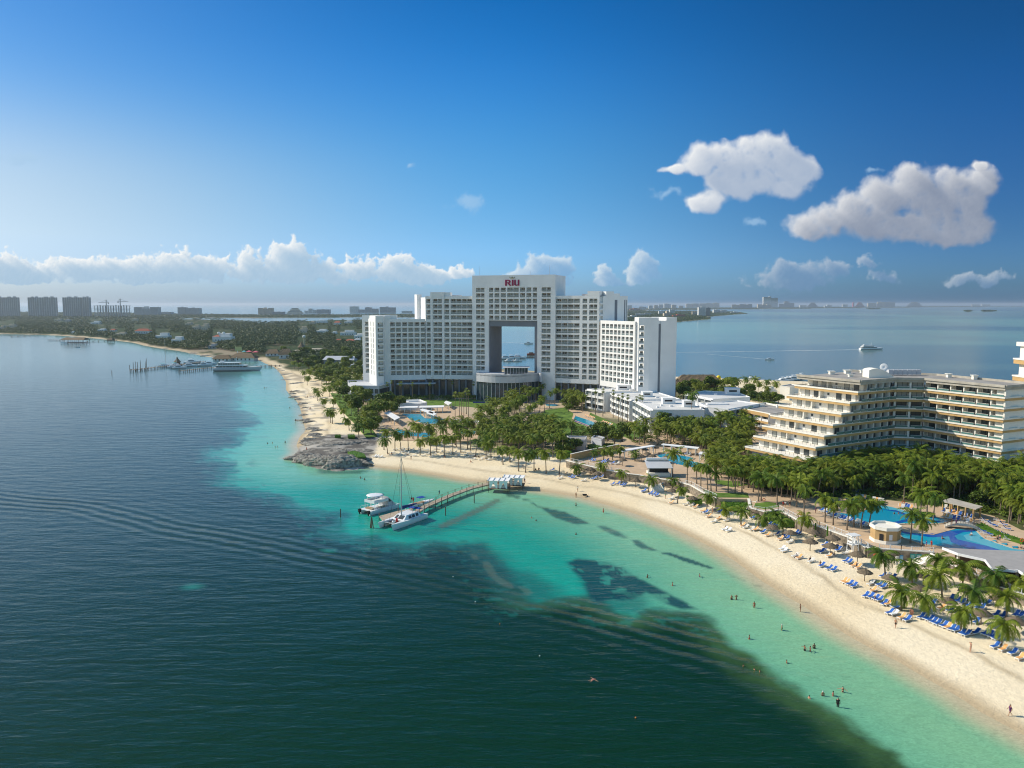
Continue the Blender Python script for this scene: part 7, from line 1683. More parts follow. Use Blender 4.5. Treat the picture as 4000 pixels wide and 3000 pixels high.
# ================================================================== rocks
import bmesh
def rockmesh(seed, fx=1, fz=.45):
    bm = bmesh.new(); bmesh.ops.create_icosphere(bm, subdivisions=4, radius=1); rg = np.random.default_rng(seed); o = rg.uniform(0, 50, 3)
    V = np.array([v.co[:] for v in bm.verts]); n1 = fbm(V[:,0]*1+o[0]+V[:,2], V[:,1]+o[1]-V[:,2]*.6, .9, 4, seed); n2 = fbm(V[:,0]*2.2+o[2], V[:,2]*5+V[:,1]*2, .9, 4, seed+3); n3 = fbm(V[:,0]*3+V[:,2]*2, V[:,1]*3+o[1], .5, 4, seed+8)
    k = (.55+.75*n1+.28*(n2-.5)+.22*np.abs(n3-.5)); V2 = V*k[:,None]; V2[:,2] = np.round(V2[:,2]*5.5+n1*1.2)/5.5*.5+V2[:,2]*.5
    for v, c in zip(bm.verts, V2): v.co = (c[0]*fx, c[1], c[2]*fz*1.3)
    me = bpy.data.meshes.new('rock'); bm.to_mesh(me); bm.free(); me.materials.append(m_rock); return me
m_rock = mat('weathered_limestone', (.10,.092,.08), .95, .3, .9, bump=.9, c2=(.40,.37,.31), detail=9)
RM = [rockmesh(i, (1.5,1.2,1.8,1.3,1.6)[i]) for i in range(5)]
def rock(px, py, s_, label, grp, z=.0, rz=None, fz=1):
    p = G(px, py); o = inst('rock', rnd.choice(RM), None, (p.x, p.y, p.z-.15*s_+z), rnd.uniform(-.5,.5) if rz is None else rz, (s_, s_*.75, s_*fz)); tag(o, label, 'rock', grp); return o
gr = 'boulders along the front of the rocky point'
for i, (px, py, s_, f) in enumerate(((1155,1790,3.0,.7),(1180,1797,3.6,.9),(1205,1800,4.0,1),(1235,1812,4.6,1.2),(1262,1816,4.8,1.25),(1295,1818,4.6,1.2),(1330,1818,5.2,1.2),(1365,1815,5.0,1.15),(1395,1808,4.2,1.0),(1420,1795,2.8,.8),(1210,1782,3.4,.8),(1250,1790,4,.8),(1300,1795,4.4,.8),(1350,1795,4.2,.8))):
    rock(px, py, s_, (nth(i, 10)+' grey limestone boulder at the foot of the rocky point') if i < 10 else nth(i-10, 4)+' limestone boulder in the second rank of the rocky point', gr, fz=f)
for i, (px, py, s_) in enumerate(((1230,1730,5),(1290,1722,6),(1345,1728,6.5),(1400,1730,6),(1440,1740,4),(1260,1752,5),(1330,1756,6),(1395,1758,5.5),(1190,1765,3),(1225,1725,3.5))): rock(px, py, s_, 'low flat ledge of grey rock on top of the rocky point', 'ledges on the rocky point', -.3, fz=.45)
for i, (px, py) in enumerate(((1245,1838),(1275,1842),(1310,1846),(1345,1842),(1380,1838),(1410,1828),(1200,1815),(1190,1812))): rock(px, py, rnd.uniform(1.3,2.2), 'small dark rock breaking the water before the rocky point', 'rocks awash before the rocky point', -.35, fz=.5)
LR = [(1145,1538,2.6),(1152,1552,3.0),(1172,1560,2.6),(1185,1578,2.8),(1196,1592,2.0),(1185,1622,2.6),(1196,1640,3.4),(1210,1648,3.0),(1225,1675,3.0),(1240,1682,2.6),(1228,1700,3.2),(1245,1706,2.6),(1210,1716,2.8),(1195,1726,2.2),(1140,1530,2.0),(1160,1528,2.2)]
LR.sort(key=lambda t: -t[1])
for i, (px, py, s_) in enumerate(LR): rock(px, py, s_, ORD[i]+' dark rock ledge along the left beach, counted from the rocky point', 'rock ledges on the left beach', -.1, fz=.75)
for i, (px, py, s_) in enumerate(((1105,1448,6),(1125,1462,7),(1150,1480,7),(1175,1495,6),(1100,1440,4),(1200,1510,5),(770,1380,9),(820,1388,10),(860,1392,10),(910,1396,11),(950,1398,10),(730,1374,8),(650,1362,8),(590,1352,7))): rock(px, py, s_, 'brown rock ledge beside the far cove' if px > 1000 else 'brown rock shelf on the far left shore', 'far rock ledges', -.3, fz=.4)
rock(2803, 1995, 1.6, 'pale boulder under the stone wall left of the hedge', None)
# ================================================================== people
SK = [(.55,.28,.17,1),(.42,.20,.11,1),(.28,.13,.07,1),(.52,.28,.18,1)]
m_skin = [mat('skin', c[:3], .6) for c in SK]
def poly_person(J, name='person'):
    """skinned body from joints: dict of name -> (x,y,z,r); edges fixed"""
    E = [('pel','bel'),('bel','chest'),('chest','neck'),('neck','head'),('head','crown'),('head','nose'),('chest','shL'),('shL','elL'),('elL','wrL'),('wrL','paL'),('chest','shR'),('shR','elR'),('elR','wrR'),('wrR','paR'),
         ('pel','hiL'),('hiL','knL'),('knL','anL'),('anL','toL'),('pel','hiR'),('hiR','knR'),('knR','anR'),('anR','toR')]
    V = []; idx = {}
    for k, v in J.items(): idx[k] = len(V); V.append(v)
    Ed = [(idx[a], idx[b]) for a, b in E]
    for s_ in 'LR':
        pa = J['pa'+s_]; wr = J['wr'+s_]; d = Vector(pa[:3])-Vector(wr[:3]); d.normalize(); side = d.orthogonal().normalized()
        for i, (o, l) in enumerate(((-.035,.075),(-.012,.09),(.012,.085),(.035,.07))):
            V.append((*(Vector(pa[:3])+side*o+d*l), .009)); Ed.append((idx['pa'+s_], len(V)-1))
        V.append((*(Vector(wr[:3])+side*.06+d*.05), .011)); Ed.append((idx['wr'+s_], len(V)-1))
    me = bpy.data.meshes.new('skel'); me.from_pydata([v[:3] for v in V], Ed, []); ob = bpy.data.objects.new('skel', me); col.objects.link(ob)
    md = ob.modifiers.new('s', 'SKIN'); md.use_smooth_shade = True
    for i, v in enumerate(V): me.skin_vertices[0].data[i].radius = (v[3], v[3])
    me.skin_vertices[0].data[idx['pel']].use_root = True
    ob.modifiers.new('d', 'SUBSURF').levels = 1
    dg = bpy.context.evaluated_depsgraph_get(); out = bpy.data.meshes.new_from_object(ob.evaluated_get(dg)); out.name = name
    bpy.data.objects.remove(ob); return out
def pose(kind):
    J = dict(pel=(0,0,.95,.13), bel=(0,0,1.12,.12), chest=(0,0,1.34,.14), neck=(0,0,1.50,.055), head=(0,.01,1.62,.085), crown=(0,-.005,1.72,.07), nose=(0,.105,1.62,.018),
      shL=(-.19,0,1.42,.055), elL=(-.27,-.02,1.14,.042), wrL=(-.27,.06,.90,.03), paL=(-.26,.09,.83,.034), shR=(.19,0,1.42,.055), elR=(.27,-.02,1.14,.042), wrR=(.27,.06,.90,.03), paR=(.26,.09,.83,.034),
      hiL=(-.09,0,.90,.10), knL=(-.11,.03,.50,.062), anL=(-.12,0,.09,.042), toL=(-.13,.16,.04,.035), hiR=(.09,0,.90,.10), knR=(.11,.03,.50,.062), anR=(.12,0,.09,.042), toR=(.13,.16,.04,.035))
    if kind == 'walk': J.update(knL=(-.10,.18,.52,.062), anL=(-.10,.24,.11,.042), toL=(-.10,.40,.06,.035), knR=(.10,-.06,.51,.062), anR=(.10,-.36,.14,.042), toR=(.10,-.26,.05,.035), elL=(-.25,-.14,1.16,.042), wrL=(-.22,-.08,.92,.03), paL=(-.21,-.03,.86,.034), elR=(.25,.10,1.17,.042), wrR=(.20,.28,1.02,.03), paR=(.18,.35,.99,.034))
    if kind == 'raised': J.update(elL=(-.38,.08,1.52,.042), wrL=(-.16,.16,1.70,.03), paL=(-.10,.18,1.74,.034), elR=(.38,.08,1.52,.042), wrR=(.16,.16,1.70,.03), paR=(.10,.18,1.74,.034))
    if kind == 'out': J.update(elL=(-.45,.02,1.30,.042), wrL=(-.66,.08,1.22,.03), paL=(-.74,.10,1.20,.034), elR=(.45,.02,1.30,.042), wrR=(.66,.08,1.24,.03), paR=(.74,.10,1.22,.034))
    if kind == 'sit': J = {k: (v[0], v[1], v[2]-.78, v[3]) for k, v in J.items()}; J.update(knL=(-.13,.42,.38,.062), anL=(-.13,.62,.07,.042), toL=(-.13,.76,.05,.035), knR=(.13,.40,.40,.062), anR=(.13,.58,.07,.042), toR=(.13,.72,.05,.035), wrL=(-.2,.28,.3,.03), paL=(-.16,.34,.33,.034), elL=(-.27,.05,.36,.042))
    if kind == 'lie': 
        J = {k: (v[0], (.95-v[2]), .12+v[1]*.6, v[3]) for k, v in J.items()}; J.update(knL=(-.13,.42,.34,.062)); J['chest'] = (0,-.37,.22,.14); J['neck'] = (0,-.52,.28,.055); J['head'] = (0,-.63,.34,.085); J['crown'] = (0,-.73,.38,.07); J['nose'] = (0,-.60,.44,.018)
    if kind == 'float': J = {k: (v[0]*1.0, (.95-v[2]), .0+v[1]*.4, v[3]) for k, v in J.items()}; J.update(elL=(-.5,-.45,.03,.042), wrL=(-.75,-.5,.02,.03), paL=(-.83,-.5,.02,.034), elR=(.5,-.45,.03,.042), wrR=(.75,-.5,.02,.03), paR=(.83,-.5,.02,.034), knL=(-.22,.42,.0,.062), anL=(-.34,.84,-.05,.042), toL=(-.36,.98,.02,.035), knR=(.22,.42,0,.062), anR=(.34,.84,-.05,.042), toR=(.36,.98,.02,.035))
    return J
POSES = {k: (poly_person(pose(k)), pose(k)) for k in ('stand','walk','raised','out','sit','lie','float')}
def cloth_mesh(J, kind):
    a = MB()
    v = lambda k: Vector(J[k][:3])
    def tb(p, q, r0, r1, n=8): a.tube(p, q, r0, r1, n)
    if kind in ('shorts','suit','robe','dress'):
        tb(v('bel')*.6+v('pel')*.4, v('pel')*.9+(v('hiL')+v('hiR'))*.05, .165, .175); tb(v('hiL')*1.05-v('pel')*.05, v('hiL')*.55+v('knL')*.45, .125, .10); tb(v('hiR')*1.05-v('pel')*.05, v('hiR')*.55+v('knR')*.45, .125, .10)
    if kind == 'bikini': tb(v('bel')*.25+v('pel')*.75, (v('hiL')+v('hiR'))/2*.7+v('pel')*.3, .155, .16); tb(v('chest')*.8+v('bel')*.2, v('chest')*.97+v('neck')*.03, .165, .165)
    if kind in ('shirt','suit','robe','dress'):
        tb(v('pel')*.5+v('bel')*.5, v('chest'), .155, .185); tb(v('chest'), v('neck')*.8+v('chest')*.2, .185, .09)
        for s_ in 'LR': tb(v('sh'+s_), v('el'+s_)*.7+v('sh'+s_)*.3, .085, .062)
    if kind == 'suit':
        for s_ in 'LR': tb(v('hi'+s_)*.5+v('kn'+s_)*.5, v('an'+s_), .095, .06); tb(v('el'+s_)*.6+v('sh'+s_)*.4, v('wr'+s_), .06, .042)
    return mesh_of(a, 'clothing', mat_cl[0])
cl_cols = {'red':(.50,.03,.03),'black':(.015,.015,.018),'blue':(.02,.06,.28),'green':(.03,.28,.12),'white':(.7,.7,.68),'pink':(.65,.15,.22),'teal':(.02,.14,.18),'purple':(.12,.03,.12),'orange':(.65,.2,.05)}
m_cl = {k: mat(k+'_cloth', v, .8) for k, v in cl_cols.items()}; mat_cl = [m_cl['black']]
CL = {}
m_hair = mat('dark_hair', (.025,.018,.012), .6)
def person(px, py, kind, cl, clk, label, rz=None, sink=0, sc=1, z=None, grp=None, sk=None, cap=None):
    p = G(px, py); 
    if sink: x, y = W(px, py, 0); p = Vector((x, y, 0))
    if z is not None: x, y = W(px, py, z); p = Vector((x, y, z))
    me, J = POSES[kind]; si = rnd.randrange(3) if sk is None else sk; key = (kind, si)
    if key not in CL: m2 = me.copy(); m2.name = 'person'; m2.materials.clear(); m2.materials.append(m_skin[si]); CL[key] = m2
    o = inst('person', CL[key], None, (p.x, p.y, p.z-sink), rnd.uniform(0,6.28) if rz is None else rz, sc); tag(o, label, 'person', grp)
    k2 = (kind, clk)
    if k2 not in CL: CL[k2] = cloth_mesh(J, clk)
    k3 = (kind, clk, cl)
    if k3 not in CL: m2 = CL[k2].copy(); m2.name = {'suit':'wetsuit','shorts':'shorts','bikini':'swimsuit','shirt':'shirt','dress':'dress','robe':'robe'}[clk]; m2.materials.clear(); m2.materials.append(m_cl[cl]); CL[k3] = m2
    inst(CL[k3].name.split('.')[0], CL[k3], o)
    h = J['head']; c = J['crown']; k4 = (kind, 'hair', cap)
    if k4 not in CL:
        a = MB(); d = (Vector(c[:3])-Vector(h[:3])).normalized(); ctr = Vector(h[:3])+d*.035; vs = []
        b1 = d.orthogonal().normalized(); b2 = d.cross(b1)
        for j in range(5):
            t = j/4*R(95)
            for i in range(10): u = 6.283*i/10; vs.append(ctr+(d*math.cos(t)+(b1*math.cos(u)+b2*math.sin(u))*math.sin(t))*.105)
        a.add(vs, [(j*10+i, j*10+(i+1)%10, (j+1)*10+(i+1)%10, (j+1)*10+i) for j in range(4) for i in range(10)]); CL[k4] = mesh_of(a, 'hair' if not cap else 'cap', m_hair if not cap else m_cl[cap])
    inst('hair' if not cap else 'cap', CL[k4], o); return o
gw = 'bathers in the shallows'
for a_ in ((2250,1977,'out','black','shorts','man casting a line in the shallows near the pier',.7),(2357,2004,'stand','red','shorts','man in red shorts standing in the shallows',.35),(2077,2024,'stand','black','shorts','bather shoulder-deep near the pier, left of two',1.25),(2094,2034,'stand','blue','shorts','bather shoulder-deep near the pier, right of two',1.3),(2250,2088,'stand','black','shorts','lone bather in the middle of the turquoise water',1.2),
  (2529,2256,'out','black','shorts','bather with raised elbows beside the dark seagrass',1.0),(2733,2254,'out','blue','shorts','bather with arms stretched out left of the beach',.9),(2627,2287,'stand','red','shorts','bather waist-deep below the thin seagrass strip',.95),(2858,2342,'stand','black','shorts','man standing waist-deep, left of the talking couple',.75),(2876,2342,'raised','black','bikini','woman with raised arms, right of the talking couple',.75),
  (2946,2374,'stand','red','bikini','woman in a red swimsuit knee-deep near the shore',.45),(3054,2462,'stand','green','shorts','man with a white cap and green shorts in the shallows',.55),(3126,2390,'stand','black','bikini','dark-haired woman standing at the water edge',.1),(2927,2496,'stand','red','shorts','bather waist-deep between seagrass and beach',.95),(3143,2542,'out','black','shorts','man bending his arm, left of the group of three',.7),(3165,2545,'out','purple','bikini','woman in the middle of the group of three',.75),(3180,2533,'stand','black','shorts','man at the right of the group of three',.8),
  (3073,2590,'stand','black','shorts','bather chest-deep at the rim of the seagrass',1.15),(2904,2602,'stand','black','shorts','swimmer whose head shows over the dark seagrass, left of three',1.42),(2947,2616,'stand','red','bikini','swimmer whose head shows over the dark seagrass, middle of three',1.4),(2968,2624,'stand','pink','bikini','swimmer whose head shows over the dark seagrass, right of three',1.38),
  (3161,2728,'stand','black','shorts','bather neck-deep at the green edge near the bottom',1.25),(3214,2718,'stand','black','shorts','man with a white cap waist-deep near the bottom',.95),(3254,2718,'stand','pink','bikini','bather in pink waist-deep near the bottom',.95),(3292,2704,'out','black','bikini','woman in black spreading her arms near the bottom',.8),
  (1408,1869,'out','black','shorts','bather off the rocky point, left of two',1.0),(1424,1875,'stand','black','shorts','bather off the rocky point, right of two',1.0),(1132,1594,'stand','black','shorts','bather off the left beach, standing alone',.9),(1154,1646,'stand','black','shorts','bather off the left beach, left of the pair',.4),(1160,1646,'stand','purple','bikini','bather off the left beach, right of the pair',.4),(1114,1729,'stand','black','shorts','bather nearest the rocky point on the left side',.9),
  (1045,1733,'stand','black','shorts','leftmost bather in the turquoise on the left',1.15),(1064,1731,'stand','blue','shorts','second bather from the left in the turquoise on the left',1.15),(1075,1747,'stand','black','shorts','third bather from the left in the turquoise on the left',1.1),(1084,1747,'stand','red','shorts','fourth bather from the left in the turquoise on the left',1.1),(1033,1516,'stand','black','shorts','far bather in the cove, left of two',.9),(1042,1516,'stand','black','shorts','far bather in the cove, right of two',.9)):
    px, py, kd, c_, ck, l, sk_ = a_; person(px, py, kd, c_, ck, l, sink=sk_, grp=gw, cap='white' if 'white cap' in l else None)
person(3273,2762,'stand','black','suit','person in a black wetsuit standing knee-deep near the bottom', sink=.25, grp=gw, rz=2.9)
person(2313,2657,'float','pink','bikini','swimmer floating on the back over the dark water', sink=.02, grp=gw, rz=2.2)
gbp = 'people on the sand'
for a_ in ((3498,2453,'walk','black','shorts','man in black shorts walking along the beach'),(3556,2410,'stand','black','bikini','woman standing by the front loungers, left of two'),(3563,2412,'stand','purple','bikini','woman standing by the front loungers, right of two'),(3791,2547,'raised','teal','bikini','woman holding up a camera on the open sand'),(3945,2797,'walk','purple','dress','person in a dark dress at the lower right water edge'),
  (2250,1944,'stand','black','bikini','woman standing near the wheelbarrow'),(2257,1921,'stand','white','shirt','person in a white shirt behind the wheelbarrow'),(1606,1796,'walk','black','shirt','walker in dark clothes on the hotel beach'),(1139,1533,'stand','black','shorts','person at the water edge by the first rock ledge'),(1202,1556,'stand','black','bikini','person standing alone on the upper left beach'),(1198,1762,'stand','red','shorts','person standing behind the boulders of the rocky point'),
  (2043,1832,'stand','black','shirt','person under the palms behind the cabanas'),(2050,1888,'walk','blue','shirt','person stepping off the pier head onto the sand'),(2600,1948,'stand','green','shirt','person in a bright green top below the curved stairs'),(2783,2005,'stand','orange','bikini','woman standing by the loungers below the lawn'),(1208,1601,'stand','red','shorts','person on the left beach, left of the pair by the rocks'),(1214,1601,'stand','black','shorts','person on the left beach, right of the pair by the rocks')):
    person(*a_[:3], a_[3], a_[4], a_[5], grp=gbp)
person(1716,1936,'walk','teal','shirt','person in teal walking along the pier', z=1.5); person(1608,1962,'stand','black','shirt','person in black at the boat end of the pier', z=1.5); person(1615,1964,'stand','red','dress','person in red and white at the boat end of the pier', z=1.5)
person(3718,2050,'stand','black','shirt','person on the footbridge, left of two', z=5.2); person(3735,2052,'walk','purple','dress','person on the footbridge, right of two', z=5.4)
for a_ in ((3059,1982,'walk','red','shirt','promenade walker in red near the palms'),(3068,1981,'walk','white','shirt','promenade walker in white near the palms'),(3085,1979,'walk','black','dress','promenade walker in black near the palms'),(3186,2005,'stand','purple','dress','promenade walker further right by the pool loungers'),(3896,2116,'stand','black','shorts','bather at the pool edge on the right, left of two'),(3905,2114,'stand','blue','shorts','bather at the pool edge on the right, right of two'),(3986,2142,'sit','black','shorts','person sitting on the pool edge at the far right'),(3618,2140,'stand','blue','dress','person in blue by the kiosk railing'),(3638,2138,'stand','red','dress','person in red by the kiosk railing')):
    person(*a_[:6], z=TZ+.03)
person(3680,2108,'sit','pink','bikini','bather in pink on a float in the lower pool', z=TZ-.1); person(3795,2092,'sit','white','shirt','bather in a white shirt sitting in the shallow pool shelf', z=TZ); person(3492,2024,'stand','black','shorts','bather in the long pool, left of two', z=TZ-1.1); person(3509,2024,'stand','black','shorts','bather in the long pool, right of two', z=TZ-1.1)
p = G(2284, 1941); r = empty('wheelbarrow', p, 'dark wheelbarrow left on the sand near the water', 'wheelbarrow'); P_(r, m_black, 'tray', lambda a: a.add([(-.5,-.35,.4),(.4,-.3,.4),(.4,.3,.4),(-.5,.35,.4),(-.75,-.45,.85),(.7,-.42,.8),(.7,.42,.8),(-.75,.45,.85)], [(0,3,2,1),(0,1,5,4),(1,2,6,5),(2,3,7,6),(3,0,4,7)])); P_(r, m_black, 'wheel', lambda a: a.tube((.8,-.06,.25),(.8,.06,.25),.25,n=10)); P_(r, m_wood, 'handle', lambda a: (a.tube((-1.3,-.3,.6),(.7,-.2,.35),.03,n=4), a.tube((-1.3,.3,.6),(.7,.2,.35),.03,n=4)))
# ================================================================== loungers
m_sling = mat('blue_sling_fabric', (.02,.11,.42), .75); m_wsling = mat('pale_sling_fabric', (.62,.58,.50), .8); m_towel_o = mat('orange_towel', (.80,.42,.16), .9); m_towel_w = mat('white_towel', (.75,.76,.74), .9)
def lounge_meshes():
    a = MB()
    for y in (-.33,.33): a.box(-1.0,.95,y-.04,y+.04,.28,.36); a.add([(-.10,y-.04,.34),(-.10,y+.04,.34),(-.72,y+.04,.86),(-.72,y-.04,.86),(-.10,y-.04,.42),(-.10,y+.04,.42),(-.70,y+.04,.93),(-.70,y-.04,.93)], [(0,1,2,3),(4,7,6,5),(0,4,5,1),(1,5,6,2),(2,6,7,3),(3,7,4,0)])
    for x in (-.85,.85):
        for y in (-.3,.3): a.box(x-.04,x+.04,y-.04,y+.04,0,.28)
    a.box(.88,.97,-.37,.37,.28,.38); fr = mesh_of(a, 'frame', m_metal)
    out = [fr]
    for m_ in (m_sling, m_towel_o, m_towel_w, m_wsling):
        a = MB(); a.box(-.08,.88,-.29,.29,.37,.42); a.add([(-.08,-.29,.42),(-.08,.29,.42),(-.68,.29,.95),(-.68,-.29,.95),(-.12,-.29,.36),(-.12,.29,.36),(-.72,.29,.90),(-.72,-.29,.90)], [(0,1,2,3),(4,7,6,5),(0,4,5,1),(1,5,6,2),(2,6,7,3),(3,7,4,0)]); out.append(mesh_of(a, 'sling', m_))
    return out
LM = lounge_meshes(); NL = 0
COLN = {'b':(1,'blue'),'o':(2,'orange towel on a'),'w':(3,'white towel on a'),'p':(4,'pale')}
def lounge(px, py, c, label, grp, ang=None, z=None, sc=1.0):
    global NL; NL += 1
    p = G(px, py) if z is None else Vector((*W(px, py, z), z)); r = empty('sun_lounger', p, label, 'sun lounger', grp, (math.atan2(-.42,-.9) if ang is None else ang)+rnd.uniform(-.12,.12)); r.scale = (sc,)*3
    inst('frame', LM[0], r); inst({'b':'sling','o':'towel','w':'towel','p':'sling'}[c], LM[COLN[c][0]], r)
def row(where, pts, cols, grp='sun loungers on the beach', ang=None, z=None, sc=1.08):
    pp = sorted(zip(pts, cols+cols[-1]*(len(pts)-len(cols)))); n = len(pp)
    for i, ((x, y), c) in enumerate(pp):
        k = nth(i, n); nm = {'b':'blue lounger','o':'lounger under an orange towel','w':'lounger under a white towel','p':'pale lounger'}[c]
        lab = (f"{nm} {where}" if not k else f"{nm}, {k}, {where}"); lounge(x, y+3, c, lab, grp, ang, z, sc)
c4 = lambda l: q4(l, 3200, 2200); c3_ = lambda l: q4(l, 3200, 1800); c2_ = lambda l: q4(l, 2500, 1600); c1_ = lambda l: q4(l, 1800, 1450)
row('in the front row left of the leaning beach palm', c4([(505,355),(560,365),(615,385),(660,400),(705,440),(745,445),(815,465),(845,480)]), 'bbbbbobb')
row('in the short row behind the man walking', c4([(765,540),(815,552),(895,590),(955,615)]), 'bwob')
row('in the long front row between two beach palms', c4([(1105,585),(1160,598),(1200,613),(1240,635),(1285,655),(1350,678),(1392,695),(1440,715),(1485,728),(1550,758),(1597,775)]), 'bbbbbbobbb')
row('in the front row below the rightmost beach palm', c4([(1695,755),(1800,765),(1843,780),(1885,798),(1925,820)]), 'bbbbb')
row('among the foremost loungers at lower right', c4([(1905,905),(1990,935),(2095,975),(2175,1030)]), 'bobo')
row('in the second row behind the big thatched parasol', c4([(1430,385),(1465,393),(1505,410),(1550,428),(1625,462),(1710,480),(1758,490)]), 'bbbbbbb')
row('scattered around the big thatched parasol', c4([(1230,440),(1320,492),(1420,515),(1820,440)]), 'bobb'); row('in the upper row near the right edge', c4([(1915,560),(1990,575),(2130,560),(2180,568),(1700,640),(1620,592)]), 'bbbbbb')
row('below the parasol nearest the blue board', c4([(655,235),(695,258),(560,225),(585,300)]), 'bbpo'); row('in the group of four on the open slope', c4([(270,200),(300,212),(335,228),(378,250)]), 'oobb')
row('on the open sand left of the wheeling parasols', c3_([(30,1135),(110,1165),(160,1182)]), 'bbb'); row('by the lifeguard tower parasol', c3_([(290,1085),(330,1100),(375,1135),(425,1155)]), 'bboo')
row('under the palm beside the blue board', c3_([(690,1248),(740,1252),(800,1265)]), 'bwb'); row('in front of the long rubble wall', c3_([(30,985),(110,1020),(180,950),(205,968),(60,910),(290,1000)]), 'bpbbpp')
row('on the sand below the left stairs', c2_([(40,885),(120,905),(150,915),(182,928)]), 'bbbb'); row('around the small palm below the hedge', c2_([(680,1098),(712,1112),(745,1155),(800,1212),(850,1180),(870,1102),(910,1118),(940,1198)]), 'obopobbp')
row('standing alone on the open sand, a pair', c2_([(920,1295),(960,1308)]), 'ww'); row('below the stone bastion', c2_([(1110,1255),(1145,1272),(1220,1170),(1245,1172),(1210,1295),(1250,1300)]), 'opbbpo')
row('in the cluster under two thatched parasols', c2_([(1330,1325),(1380,1358),(1400,1240),(1450,1248),(1478,1254),(1480,1350),(1520,1398),(1550,1378),(1592,1392),(1622,1432),(1690,1332),(1716,1344)]), 'bobbbbobbpbb')
row('on the bare sand below the parasol cluster', c2_([(1540,1505),(1562,1528),(1680,1582),(1722,1602),(1850,1640)]), 'wwpop'); row('before the rubble wall under the right parasols', c2_([(1980,1535),(2000,1465),(2050,1585),(2110,1492),(2150,1512)]), 'bboob')
row('on the sand near the small stairs', c2_([(340,962),(342,1008),(500,1022),(600,1052),(560,1035)]), 'popop')
row('in the group left of the first young palm', c1_([(990,1068),(1075,1155),(1130,1112),(1190,1142),(1215,1152),(1275,1128)]), 'bpobbb'); row('in the group between two young palms', c1_([(1435,1163),(1455,1153),(1520,1143),(1330,1180)]), 'bbbp')
row('in the blue group beside the lone thatched parasol', c1_([(1640,1222),(1700,1217),(1745,1228),(1768,1233)]), 'bbbb'); row('right of the lone thatched parasol', c1_([(1980,1293),(2050,1322),(2085,1332),(2115,1342)]), 'bbbb')
gp_ = 'sun loungers by the pools'
row('in the shaded row at the head of the long pool', c3_([(280,352),(302,350),(324,348),(346,346),(368,344),(390,342),(412,340),(434,338)]), 'bbbbbbbb', gp_, -2.2, TZ+.02); row('on the far rim of the long pool', c3_([(400,392),(430,388),(460,396),(490,400),(590,420),(620,428),(650,432),(680,438)]), 'popopopp', gp_, -2.2, TZ+.02)
row('between promenade and long pool', c3_([(30,535),(60,545),(95,555),(130,585),(165,595),(200,605),(240,618),(275,628),(310,638),(345,648),(400,660),(430,672),(470,690),(500,700)]), 'bpbpbpbbpbppbp', gp_, -2.6, TZ+.02)
row('on the deck beside the lifebuoy palm', c3_([(870,495),(905,500),(935,495),(960,505),(995,510)]), 'opbbo', gp_, -2.2, TZ+.02); row('before the cream pergola, upper line', c3_([(1340,545),(1380,560),(1415,560),(1450,570),(1485,578),(1520,585),(1580,600),(1645,612)]), 'bpboobbb', gp_, -2.3, TZ+.02)
row('before the cream pergola, lower line', c3_([(1350,600),(1385,610),(1420,620),(1455,630),(1500,636),(1545,645),(1600,660),(1640,668)]), 'oopbbowo', gp_, -2.3, TZ+.02); row('under the cream pergola', c3_([(1360,505),(1425,500),(1480,545),(1600,560)]), 'pbbp', gp_, -2.3, TZ+.02)
row('on the right deck, upper line', c3_([(1780,640),(1800,655),(1830,670),(1855,690),(1880,700),(1930,640),(1960,650),(1985,690)]), 'obpbboob', gp_, -.6, TZ+.02); row('on the right deck, lower line', c3_([(1760,760),(1790,780),(1825,795),(1870,830),(1930,770),(1960,785),(2000,800),(2030,815),(2040,850),(2020,735)]), 'bbboobbopb', gp_, -.6, TZ+.02)
row('on the sandy deck beside the lap pool, far line', c1_([(1345,478),(1360,484),(1375,488),(1390,492),(1405,497),(1420,502),(1435,508)]), 'ooooooo', gp_, -2.4, 2.3); row('on the sandy deck beside the lap pool, near line', c1_([(1530,545),(1550,552),(1570,556),(1590,565),(1610,572),(1625,580)]), 'oooopo', gp_, -2.4, 2.3)
row('on the terrace beside the small yellow palms', c1_([(1410,960),(1440,968),(1520,985),(1545,975),(1550,995),(1580,965),(1640,995),(1690,1000)]), 'bbbbbbbp', gp_, -2.6, TZ+.02); row('behind the blue pool under the white pergola', c2_([(400,465),(430,468),(500,475),(535,485)]), 'bbbp', gp_, -2.2, TZ+.02)
gpl = 'pale loungers under the beach grove'
for x, y in scatter([(1500,1772),(1560,1752),(1700,1752),(1860,1772),(1990,1790),(2000,1806),(1860,1798),(1640,1786)], 46, 2.6): lounge(x, y, 'p', 'pale lounger in the shade of the front palm grove of the hotel beach', gpl)
row('standing together left of the hotel beach palms', [(1464,1782),(1473,1783),(1487,1785)], 'www', gpl)
